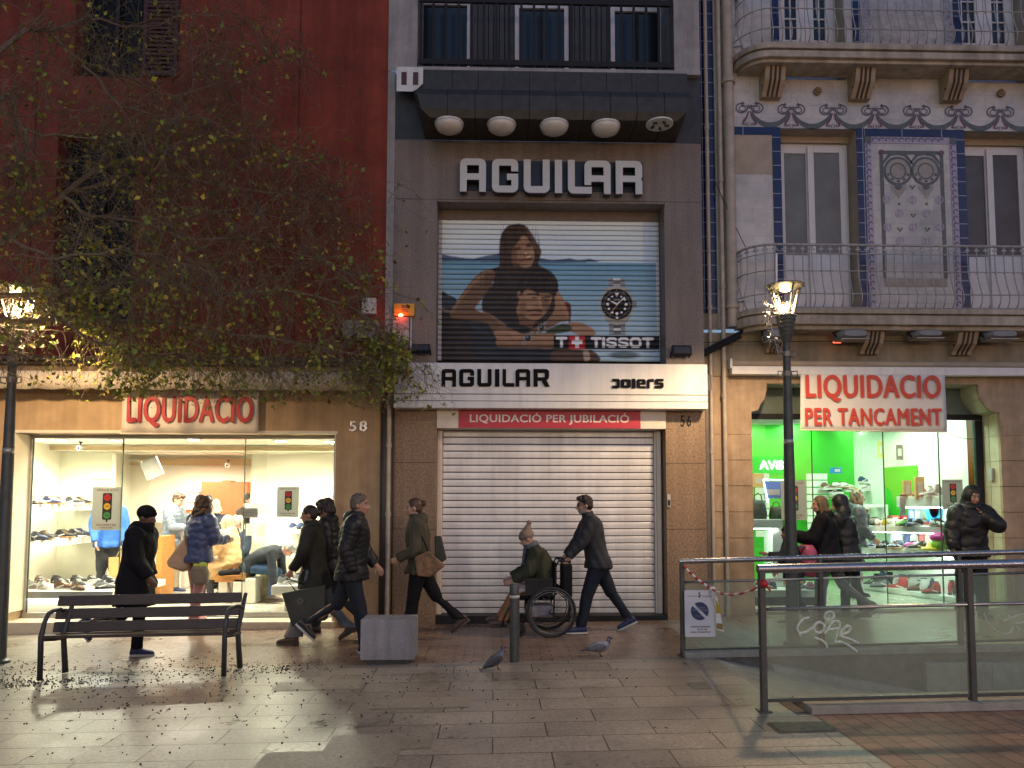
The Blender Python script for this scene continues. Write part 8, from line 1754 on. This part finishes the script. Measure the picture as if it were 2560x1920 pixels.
# 5 woman in olive jacket
l5 = on(905, 1386)
pr5, J5 = person('woman in an olive hooded jacket and black flared trousers walking left with a brown bag', l5, pi, 1.70, dict(lean=4, tL=10, kL=3, tR=-28, kR=20, aL=-4, eL=70, aR=-10, eR=40, hpitch=4, curlL=1),
   dict(legs=dict(mat=black, flare=.115, w=1.05), shoe=sgrey, top=dict(mat=olive, th=.04, hem=-.10, flare=.015, collar=.06, hood='down', fold=.009)), skin=(.46,.29,.20), hair=dict(kind='bun', mat=h_br, bz=.05))
cb = W(936,1220,9.0); t = thing('shoulder_bag', 'orange brown patterned bag pointing back from the hip of the woman in olive', 'bag', (cb.x, cb.y, cb.z-.15)); y = l5.y-.22
P_ = [W(*q, y) for q in ((895,1203),(925,1190),(962,1222),(930,1246),(902,1244))]; mb = MB(); mb.prism([(p.x,p.z) for p in P_], y-.05, y+.06); mb.build('bag_body', M('patterned_brown', (.30,.15,.06), .6, scale=14, var=.4, col2=(.05,.035,.025)), t, bevel=.015)
mb = MB(); mb.tube([P_[1], Wd(pr5, J5['shL']+Vector((0,.07,.05))), Wd(pr5, J5['shL']+Vector((-.05,-.1,.05)))], .010, 5); mb.build('strap', black, t)
y = l5.y+.2; P_ = [W(*q, y) for q in ((939,1158),(953,1158),(965,1208),(950,1218),(940,1200))]; mb = MB(); mb.prism([(p.x,p.z) for p in P_], y-.05, y+.05); single(mb, 'tote_bag', [M('black_green_tote', (.025,.030,.022), .6, var=.3)], 'narrow dark tote bag behind the back of the woman in olive', 'bag', loc=tuple(P_[0]), bevel=.012)
# 6 wheelchair, sitter, pusher
wcx, wcy = .715, 9.46; wz = gz(wcx)
t = thing('wheelchair', 'black wheelchair being pushed past the lower roller shutter', 'wheelchair', (wcx, wcy, wz), pi)
m_tyre = M('tyre_rubber', (.02,.02,.02), .7); m_chr = M('chair_chrome', (.14,.14,.14), .35, .9)
for sg in (-1, 1):
    yy = sg*.29; mb = MB(); mb.tube([(.295*cos(a),yy,.305+.295*sin(a)) for a in np.linspace(0,2*pi,41)[:-1]], .016, 8, closed=True); wh = mb.build('wheel', m_tyre, t, smooth=True, local=True)
    mb = MB(); mb.tube([(.272*cos(a),yy,.305+.272*sin(a)) for a in np.linspace(0,2*pi,41)[:-1]], .009, 6, closed=True)
    for a in np.linspace(0,2*pi,19)[:-1]: mb.tube([(.02*cos(a+.9),yy,.305+.02*sin(a+.9)),(.272*cos(a),yy,.305+.272*sin(a))], .0018, 4)
    mb.lathe([(.028,-.02),(.028,.02)], (0,yy,.305), 12, 0, Matrix.Rotation(R(90),3,'X')); mb.build('rim', m_chr, wh, smooth=True, local=True)
    mb = MB(); mb.tube([(.25*cos(a),yy+sg*.045,.305+.25*sin(a)) for a in np.linspace(0,2*pi,37)[:-1]], .008, 6, closed=True); mb.build('hand_rim', m_chr, wh, smooth=True, local=True)
    mb = MB(); mb.tube([(.40+.075*cos(a),sg*.24,.09+.075*sin(a)) for a in np.linspace(0,2*pi,25)[:-1]], .016, 7, closed=True); mb.lathe([(.06,-.012),(.06,.012)], (.40,sg*.24,.09), 14, 0, Matrix.Rotation(R(90),3,'X')); mb.tube([(.40,sg*.24,.09),(.43,sg*.24,.2),(.40,sg*.24,.40)], .012, 6); mb.build('caster', m_tyre, t, smooth=True, local=True)
    mb = MB(); mb.tube([(-.20,sg*.22,.92),(-.10,sg*.22,.93),(-.06,sg*.22,.85),(-.03,sg*.22,.2),(.40,sg*.22,.2),(.44,sg*.22,.50),(-.04,sg*.22,.50)], .012, 7); mb.tube([(.44,sg*.2,.50),(.58,sg*.16,.22),(.60,sg*.16,.12)], .011, 6); mb.build('frame', m_blackp, t, smooth=True, local=True)
    mb = MB(); mb.tube([(-.25,sg*.22,.915),(-.11,sg*.22,.93)], .019, 8); mb.build('push_handle', m_tyre, t, smooth=True, local=True)
    mb = MB(); mb.bar((-.02,sg*.25,.70),(.34,sg*.25,.70),.05,.03); mb.box(-.02,sg*.262-.004,.51,.32,sg*.262+.004,.685); mb.build('armrest', m_blackp, t, local=True)
    mb = MB(); mb.box(.55,sg*.10-.06,.10,.74,sg*.10+.06,.115); mb.build('footrest', m_blackp, t, local=True)
mb = MB(); mb.loft([((x,0,.47),(0,1,0),(0,0,1),.21,.03) for x in (-.04,.0,.4,.44)], 14, 0, 4); mb.build('seat', black, t, smooth=True, local=True)
mb = MB(); mb.box(-.075,-.21,.50,-.045,.21,.90); mb.build('backrest', black, t, local=True, bevel=.01)
mb = MB(); mb.box(-.05,-.17,.22,.3,.17,.37); mb.build('under_seat_bag', M('pale_patterned_bag', (.45,.40,.40), .7, scale=14, var=.3, col2=(.18,.15,.16)), t, local=True, bevel=.03)
patt = M('patterned_blanket', (.10,.16,.05), .8, scale=11, var=.3, col2=(.50,.10,.06), bump=.3)
sit = dict(lean=3, bend=20, tL=78, kL=52, tR=80, kR=50, fL=-8, fR=-8, aL=26, eL=60, aR=26, eR=62, hpitch=24, hipz=.60)
pr6, J6 = person('person in an olive coat and pale bobble hat sitting in the wheelchair', Vector((wcx-.06, wcy, wz)), pi, 1.56, sit, dict(legs=dict(mat=patt, flare=.075, w=1.1), shoe=sgrey, top=dict(mat=fab('dark_olive', (.032,.036,.022)), th=.06, hem=-.12, seated=True, collar=.05, fold=.009), extra=[scarf(fab('blue_grey_scarf', (.10,.12,.15)), .95)]), skin=(.42,.26,.2), hair=dict(kind='beanie', mat=fab('oat_wool', (.22,.165,.135), bump=.6, bscale=60), peak=1, pom=(-.115,.195)))
mb = MB(); 
k0 = Wd(pr6, (J6['knL']+J6['knR'])/2+Vector((-.06,0,.10))); 
for i in range(30): a = random.uniform(0,6.3); rr2 = random.random()**.5; mb.ell(k0+Vector((cos(a)*.14*rr2+.06, sin(a)*.21*rr2, -.05*rr2)), (.08,.08,.045), nu=8, nv=6)
me = remesh(mb, .012, 2); folds(me, .006, 8, .05); o = put(me, 'lap_blanket', M('white_floral_blanket', (.55,.50,.50), .8, scale=13, var=.2, col2=(.35,.22,.22)), None); tag(o, 'pale floral blanket bunched over the knees in the wheelchair', 'blanket')
pb = Vector((wcx+.245, wcy-.10, wz+.47)); t = thing('tote_bag', 'flat black tote bag hanging from the wheelchair handles', 'bag', tuple(pb)); mb = MB(); mb.box(pb.x-.11,pb.y-.17,pb.z,pb.x+.02,pb.y+.17,pb.z+.42); mb.build('bag_body', black, t, bevel=.03)
mb = MB(); mb.tube([pb+Vector((-.09,-.12,.41)), pb+Vector((-.045,-.12,.47)), pb+Vector((0,-.12,.41))], .008, 5); mb.build('handle', black, t)
l7 = Vector((1.33, wcy+.0, gz(1.3)))
h7 = lambda sg: (1.33-(wcx+.215), sg*.22, .935)
pr7, J7 = person('bearded man in glasses and a dark grey jacket pushing the wheelchair', l7, pi, 1.74, dict(lean=12, tL=20, kL=8, tR=-24, kR=10, handL=h7(-1 if False else 1), handR=h7(-1), hpitch=6, curlL=1.3, curlR=1.3),
   dict(legs=dict(mat=dkjean, flare=.075, w=1.08), shoe=snavy, sole=swht, top=dict(mat=fab('dark_slate', (.026,.028,.034)), th=.04, hem=-.10, collar=.05, fold=.008)), skin=(.40,.24,.17), hair=dict(kind='short', mat=h_dk, quiff=1), beard=(.30,.29,.27), glasses=True)
# 8 group at the green shop
l8 = Vector((W(1790,1330,9.85).x, 9.85, gz(4.4)))
pr8, J8 = person('long haired woman in a wide black coat and grey flared jeans at the green shop', l8, pi-.55, 1.66, dict(lean=4, tL=10, kL=4, tR=-26, kR=26, aL=24, eL=80, aR=14, eR=40, hyaw=18, hpitch=6),
   dict(legs=dict(mat=gjean, flare=.105, w=1.05), shoe=sgrey, top=dict(mat=black, th=.065, hem=-.20, flare=.07, name='coat', collar=.05, hood='down', fold=.01)), skin=(.46,.29,.21), hair=dict(kind='long', mat=h_lb, len=.42))
pr9, J9 = person('child in a dark jacket with one arm held out beside the lamp post', Vector((W(1716,1330,9.75).x, 9.75, gz(4.1))), pi-.15, 1.24, dict(lean=6, tL=12, kL=6, tR=-10, kR=14, handL=(.34,.06,.92), aR=10, eR=30, hpitch=2, curlL=.25),
   dict(legs=dict(mat=dkjean, flare=.07, w=1.1), shoe=sgrey, sole=swht, top=dict(mat=fab('navy_black', (.02,.024,.035)), th=.05, hem=-.12, collar=.04)), skin=(.30,.17,.11), hair=dict(kind='curly', mat=h_dk, down=.10), vox=.008)
bp_ = Wd(pr9, J9['chest']-J9['fwS']*.20+Vector((0,0,-.07))); t = thing('school_backpack', 'pink and red school backpack on the back of the child', 'backpack', (bp_.x, bp_.y, bp_.z-.2))
mb = MB(); mb.loft([(bp_+Vector((0,0,z)),(1,0,0),(0,1,0),a,b) for z, a, b in ((-.24,.085,.13),(-.15,.105,.155),(0,.11,.16),(.1,.10,.155),(.17,.06,.11))], 18, 0, 3); mb.build('pack_body', M('pink_nylon', (.42,.07,.13), .5, var=.25, scale=7), t, smooth=True)
mb = MB(); mb.loft([(bp_+Vector((.085,-.06,z)),(1,0,0),(0,1,0),a,b) for z, a, b in ((-.20,.04,.09),(-.10,.055,.11),(.0,.03,.09))], 14, 0, 3); mb.build('front_pocket', M('printed_pocket', (.35,.16,.06), .5, scale=18, col2=(.25,.05,.08), var=.2), t, smooth=True)
mb = MB(); mb.tube([bp_+Vector((-.06,-.10,.14)), Wd(pr9, J9['shL']+Vector((.06,0,.02))), bp_+Vector((-.10,-.12,-.12))], .018, 6); mb.tube([bp_+Vector((-.06,.10,.14)), Wd(pr9, J9['shR']+Vector((.06,0,.02))), bp_+Vector((-.10,.12,-.12))], .018, 6); mb.build('strap', M('grey_purple_strap', (.10,.09,.14), .6), t, smooth=True)
pr10, J10 = person('person in a black hooded padded coat behind the long haired woman', Vector((W(1836,1330,10.12).x, 10.12, gz(4.8))), pi-.8, 1.63, dict(lean=6, tL=4, kL=4, tR=-8, kR=8, aL=20, eL=60, aR=12, eR=50, hpitch=14),
   dict(legs=dict(mat=black, flare=.075), shoe=sblk, top=dict(mat=bpuff, th=.060, hem=-.17, flare=.03, quilt=.12, hood='up', name='coat')), skin=(.42,.26,.18), hair=dict(kind='short', mat=h_dk))
def chin(J_): return None
pr11, J11 = person('fair haired woman in a slate hooded jacket and pale jeans inside the green shop', Vector((W(1848,1200,11.75).x, 11.75, ZF2)), -.25, 1.66, dict(lean=3, tL=4, kL=3, tR=-6, kR=10, handL=(.17,.03,1.36), poleL=(.1,.5,-1), aR=8, eR=40, hyaw=0, hpitch=0, curlL=.9),
   dict(legs=dict(mat=lblue, flare=.085), shoe=sblk, top=dict(mat=gcoat, th=.055, hem=-.10, quilt=.12, hood='down')), skin=(.55,.36,.27), hair=dict(kind='bob', mat=hairmat('sandy', (.34,.25,.15), (.16,.11,.07)), down=.15))
l12 = Vector((W(2101,1330,10.0).x, 10.0, gz(6.4)))
pr12, J12 = person('person in a hooded black padded jacket holding a phone to the face', l12, -pi/2-.12, 1.74, dict(lean=5, tL=3, kL=4, tR=-2, kR=3, abL=3, abR=3, handL=(.165,.075,1.425), poleL=(-.15,1,-.55), handR=(.12,-.27,.92), poleR=(-.7,-.9,-.3), hpitch=12, hyaw=10, curlL=1.0, curlR=.9),
   dict(legs=dict(mat=black, flare=.085, w=1.05), shoe=sblk, top=dict(mat=bpuff, th=.068, hem=-.12, quilt=.135, qa=.014, hood='up', collar=.04)), skin=(.30,.17,.13), hair=dict(kind='short', mat=h_dk))
pp_ = Wd(pr12, J12['wrL']+(J12['wrL']-J12['elL']).normalized()*.085+J12['fwS']*.03); mb = MB(); mb.obox(pp_, (.07,.012,.145), Matrix.Rotation(R(25),3,'Y')); mb.obox(pp_+Vector((0,-.0065,0)), (.062,.002,.13), Matrix.Rotation(R(25),3,'Y'), 1); single(mb, 'phone', [m_blackp, M('phone_glass', (.03,.03,.035), .1)], 'dark phone held to the mouth of the hooded person', 'phone', loc=tuple(pp_), bevel=.003)
# inside the beige shop
ZI = ZF
def inside(px_, Y, z=None): return Vector((W(px_, 1200, Y).x, Y, ZI if z is None else z))
pi1, Ji1 = person('man in a grey padded jacket and khaki trousers looking down in the shoe shop', inside(368,13.3), -.1, 1.74, dict(lean=4, tL=6, kL=4, tR=-6, kR=8, aL=30, eL=75, aR=20, eR=70, hpitch=24, curlL=.9, curlR=.9),
   dict(legs=dict(mat=khaki, flare=.075, w=1.1), shoe=snavy, sole=swht, top=dict(mat=greyp, th=.042, hem=-.10, quilt=.065, hood='down')), skin=(.55,.34,.25), hair=dict(kind='short', mat=h_br, quiff=1))
ph = Wd(pi1, J_ := Ji1['wrL']+Vector((.10,-.06,.06))); mb = MB(); mb.obox(ph, (.03,.08,.15), Matrix.Rotation(R(-35),3,'Y')); single(mb, 'phone', [m_blackp], 'dark phone in the hands of the man in the grey padded jacket', 'phone', loc=tuple(ph), bevel=.004)
li2 = Vector((W(424,1340,10.12).x, 10.12, ZS0+.02))
pi2, Ji2 = person('woman with curly dark hair in a navy padded jacket and pink trousers on the doorstep', li2, .95, 1.66, dict(lean=4, tL=4, kL=3, tR=-4, kR=6, aL=-6, eL=38, aR=14, eR=78, hyaw=-22, hpitch=4, curlR=1),
   dict(legs=dict(mat=pink_, flare=.082, w=1.02), shoe=spink, sole=spink, top=dict(mat=navyp, th=.058, hem=-.10, quilt=.10, qa=.013, collar=.04)), skin=(.50,.32,.23), hair=dict(kind='curly', mat=h_curl, down=.20), glasses=True)
def softbag(name, label, pts, y, d, mat, strap=None):
    P = [W(*q, y) for q in pts]; mb = MB(); mb.prism([(p.x,p.z) for p in P], y-d/2, y+d/2); c = sum(P, Vector())/len(P); t = thing(name, label, 'bag', (c.x, y, min(p.z for p in P)))
    mb.build('bag_body', mat, t, bevel=d*.3)
    if strap: mb = MB(); mb.tube(strap, .010, 6); mb.build('strap', mat, t, smooth=True)
    return t
sA = Wd(pi2, Ji2['shL']+Vector((0,.04,.07)))
softbag('tote_bag', 'slouchy beige tote bag on the left shoulder of the woman in navy', [(402,1158),(410,1185),(414,1228),(398,1236),(365,1224),(362,1212)], li2.y-.06, .14, M('beige_canvas', (.36,.25,.17), .8, var=.25, scale=7, bump=.4, bscale=12), [W(402,1160,li2.y-.06), sA, W(409,1180,li2.y+.05)])
b_ = softbag('shopping_bag', 'grey bag with a lime scarf on top at the hip of the woman in navy', [(415,1222),(446,1222),(452,1238),(449,1262),(425,1266),(412,1250)], li2.y-.16, .12, M('taupe_leather', (.17,.14,.10), .6, var=.2, scale=8))
mb = MB(); 
for i in range(14): p = W(430+random.uniform(-10,14), 1221+random.uniform(-4,4), li2.y-.18); mb.ell(p, (.03,.025,.02), nu=7, nv=5)
me = remesh(mb, .01, 1); o = put(me, 'lime_scarf', fab('lime', (.42,.55,.10)), None); tag(o, 'lime green scarf poking out of the bag of the woman in navy', 'scarf')
pi3, Ji3 = person('blonde woman in a dark cardigan and pale scarf leaning by the terracotta panel', inside(476,14.0), -pi/2-.35, 1.62, dict(lean=16, tL=0, kL=2, tR=0, kR=2, aL=25, eL=40, aR=25, eR=40, hpitch=14, hyaw=-10),
   dict(legs=dict(mat=black), shoe=sblk, top=dict(mat=fab('ink_knit', (.025,.030,.050)), th=.03, hem=-.12, collar=.02), extra=[scarf(fab('pale_scarf', (.45,.42,.38)), .85)]), skin=(.58,.36,.28), hair=dict(kind='curly', mat=h_pale, down=.12))
pi4, Ji4 = person('long haired woman in a beige padded coat seated on the orange bench', inside(498,12.1), pi-.1, 1.66, dict(lean=2, bend=6, tL=82, kL=80, tR=78, kR=84, aL=28, eL=62, aR=24, eR=66, hpitch=-6, hipz=.60-.0),
   dict(legs=dict(mat=fab('dark_grey_trouser', (.08,.09,.10))), shoe=sblk, top=dict(mat=beigec, th=.062, hem=-.34, seated=True, quilt=.11, hood='down', name='coat')), skin=(.60,.40,.30), hair=dict(kind='long', mat=h_bl, len=.30))
mb = MB(); p = W(497,1238,11.85); mb.cone(p+Vector((-.14,0,0)), p+Vector((.13,0,.02)), .045, .045); single(mb, 'clutch_bag', [black], 'black rolled clutch on the lap of the woman in the beige coat', 'bag', loc=tuple(p), smooth=True)
pi5, Ji5 = person('blonde woman in dark clothes seated behind the woman in the beige coat', inside(516,12.95), -pi/2-.2, 1.62, dict(lean=4, tL=80, kL=82, tR=80, kR=82, aL=20, eL=50, aR=20, eR=50, hpitch=6, hyaw=-14, hipz=.60),
   dict(legs=dict(mat=dkjean), shoe=sblk, top=dict(mat=fab('dark_navy_wool', (.03,.04,.07)), th=.04, hem=-.06, seated=True)), skin=(.58,.36,.28), hair=dict(kind='bob', mat=h_pale, down=.16))
pi6, Ji6 = person('grey haired man bent forward trying on a shoe behind the right pane', inside(543,12.1), -.1, 1.72, dict(lean=38, bend=34, tL=78, kL=92, tR=84, kR=88, aL=18, eL=15, aR=22, eR=12, hpitch=68, hipz=.58),
   dict(legs=dict(mat=bjean, w=1.05), shoe=sgrey, top=dict(mat=fab('black_navy_knit', (.025,.030,.042)), th=.03, hem=-.07, seated=True)), skin=(.55,.32,.24), hair=dict(kind='short', mat=h_gr))
mb = MB(); p = inside(543,12.1); mb.box(p.x-.22,12.0-.1,ZI,p.x+.14,12.4,ZI+.40); single(mb, 'stool', [m_shelf], 'white cube stool under the bent grey haired man', 'stool', loc=tuple(p), bevel=.02)
p = W(571,1240,12.3); mb = MB(); mb.loft([((p.x,12.35,ZI+z),(1,0,0),(0,1,0),a,b) for z, a, b in ((0,.13,.10),(.12,.15,.11),(.34,.13,.10),(.43,.07,.06))], 16, 0, 2.6); mb.loft([((p.x+.02,12.23,ZI+z),(1,0,0),(0,1,0),.10,.05) for z in (.05,.12,.22)], 14, 0, 3); single(mb, 'backpack', [M('khaki_canvas', (.42,.34,.17), .8, var=.2, scale=8)], 'khaki backpack on the floor beside the bent man', 'backpack', loc=(p.x,12.35,ZI), smooth=True)
pi7, Ji7 = person('person in a bright blue jacket holding a kraft paper bag behind the poster', inside(233,12.35), -pi/2+.5, 1.74, dict(lean=3, tL=2, kL=2, tR=-2, kR=4, aL=10, eL=14, aR=14, eR=18, hpitch=4, curlL=1.2),
   dict(legs=dict(mat=charcoal, w=1.05), shoe=sblk, top=dict(mat=bluej, th=.045, hem=-.08, fold=.008)), skin=(.55,.34,.25), hair=dict(kind='short', mat=h_br))
hw = Wd(pi7, Ji7['wrL']+(Ji7['wrL']-Ji7['elL']).normalized()*.10); t = thing('paper_bag', 'kraft paper shopping bag hanging from the hand below the poster', 'bag', (hw.x, hw.y, hw.z-.50)); m_kraft = M('kraft_paper', (.52,.36,.14), .7, var=.08, bump=.2, bscale=14)
mb = MB(); mb.add([(hw.x+x*w2,hw.y+y*.07-.04,hw.z-z) for z, w2 in ((.50,.165),(.13,.18)) for x, y in ((-1,-1),(1,-1),(1,1),(-1,1))], [(0,3,2,1),(0,1,5,4),(1,2,6,5),(2,3,7,6),(3,0,4,7)]); mb.build('bag_body', m_kraft, t)
mb = MB(); mb.tube([(hw.x-.07,hw.y-.1,hw.z-.13),(hw.x-.03,hw.y-.05,hw.z-.01),(hw.x+.03,hw.y-.05,hw.z-.01),(hw.x+.07,hw.y-.1,hw.z-.13)], .005, 5); mb.build('handle', m_kraft, t)
pi8, Ji8 = person('person in dark jacket and blue jeans standing behind the glass door notices', inside(529,13.6), -.3, 1.72, dict(lean=2, tL=3, kL=2, tR=-3, kR=5, aL=10, eL=30, aR=10, eR=30),
   dict(legs=dict(mat=bjean, w=1.05), shoe=sblk, sole=swht, top=dict(mat=fab('brown_black', (.04,.032,.026)), th=.04, hem=-.08)), skin=(.55,.34,.25), hair=dict(kind='short', mat=h_dk))
# ================================================================ dusk light
w = bpy.data.worlds.new('World'); SC.world = w; w.use_nodes = True; N = w.node_tree.nodes; L = w.node_tree.links
sky = N.new('ShaderNodeTexSky'); sky.sky_type = 'NISHITA'; sky.sun_disc = False; sky.sun_elevation = R(-.4); sky.sun_rotation = R(150); sky.ozone_density = 2.4; sky.dust_density = 1.2
L.new(sky.outputs[0], N['Background'].inputs[0]); N['Background'].inputs[1].default_value = SKY_S
sl = bpy.data.lights.new('dusk_sun', 'SUN'); sl.energy = .012; sl.angle = R(60); sl.color = (.75,.80,1.0); so = bpy.data.objects.new('dusk_sun', sl); COL.objects.link(so)
so.rotation_euler = Vector((.35,.8,-.5)).to_track_quat('-Z','Y').to_euler()
SC.view_settings.view_transform = 'Standard'; SC.view_settings.look = 'None'; SC.view_settings.gamma = 1; SC.view_settings.exposure = EXPO
SC.render.engine = 'CYCLES'; cy = SC.cycles; cy.use_denoising = True; cy.max_bounces = 6; cy.diffuse_bounces = 3; cy.glossy_bounces = 3; cy.transmission_bounces = 4; cy.transparent_max_bounces = 12
cy.caustics_reflective = False; cy.caustics_refractive = False; cy.sample_clamp_indirect = 4; cy.sample_clamp_direct = 0
try: cy.denoiser = 'OPENIMAGEDENOISE'
except Exception: pass
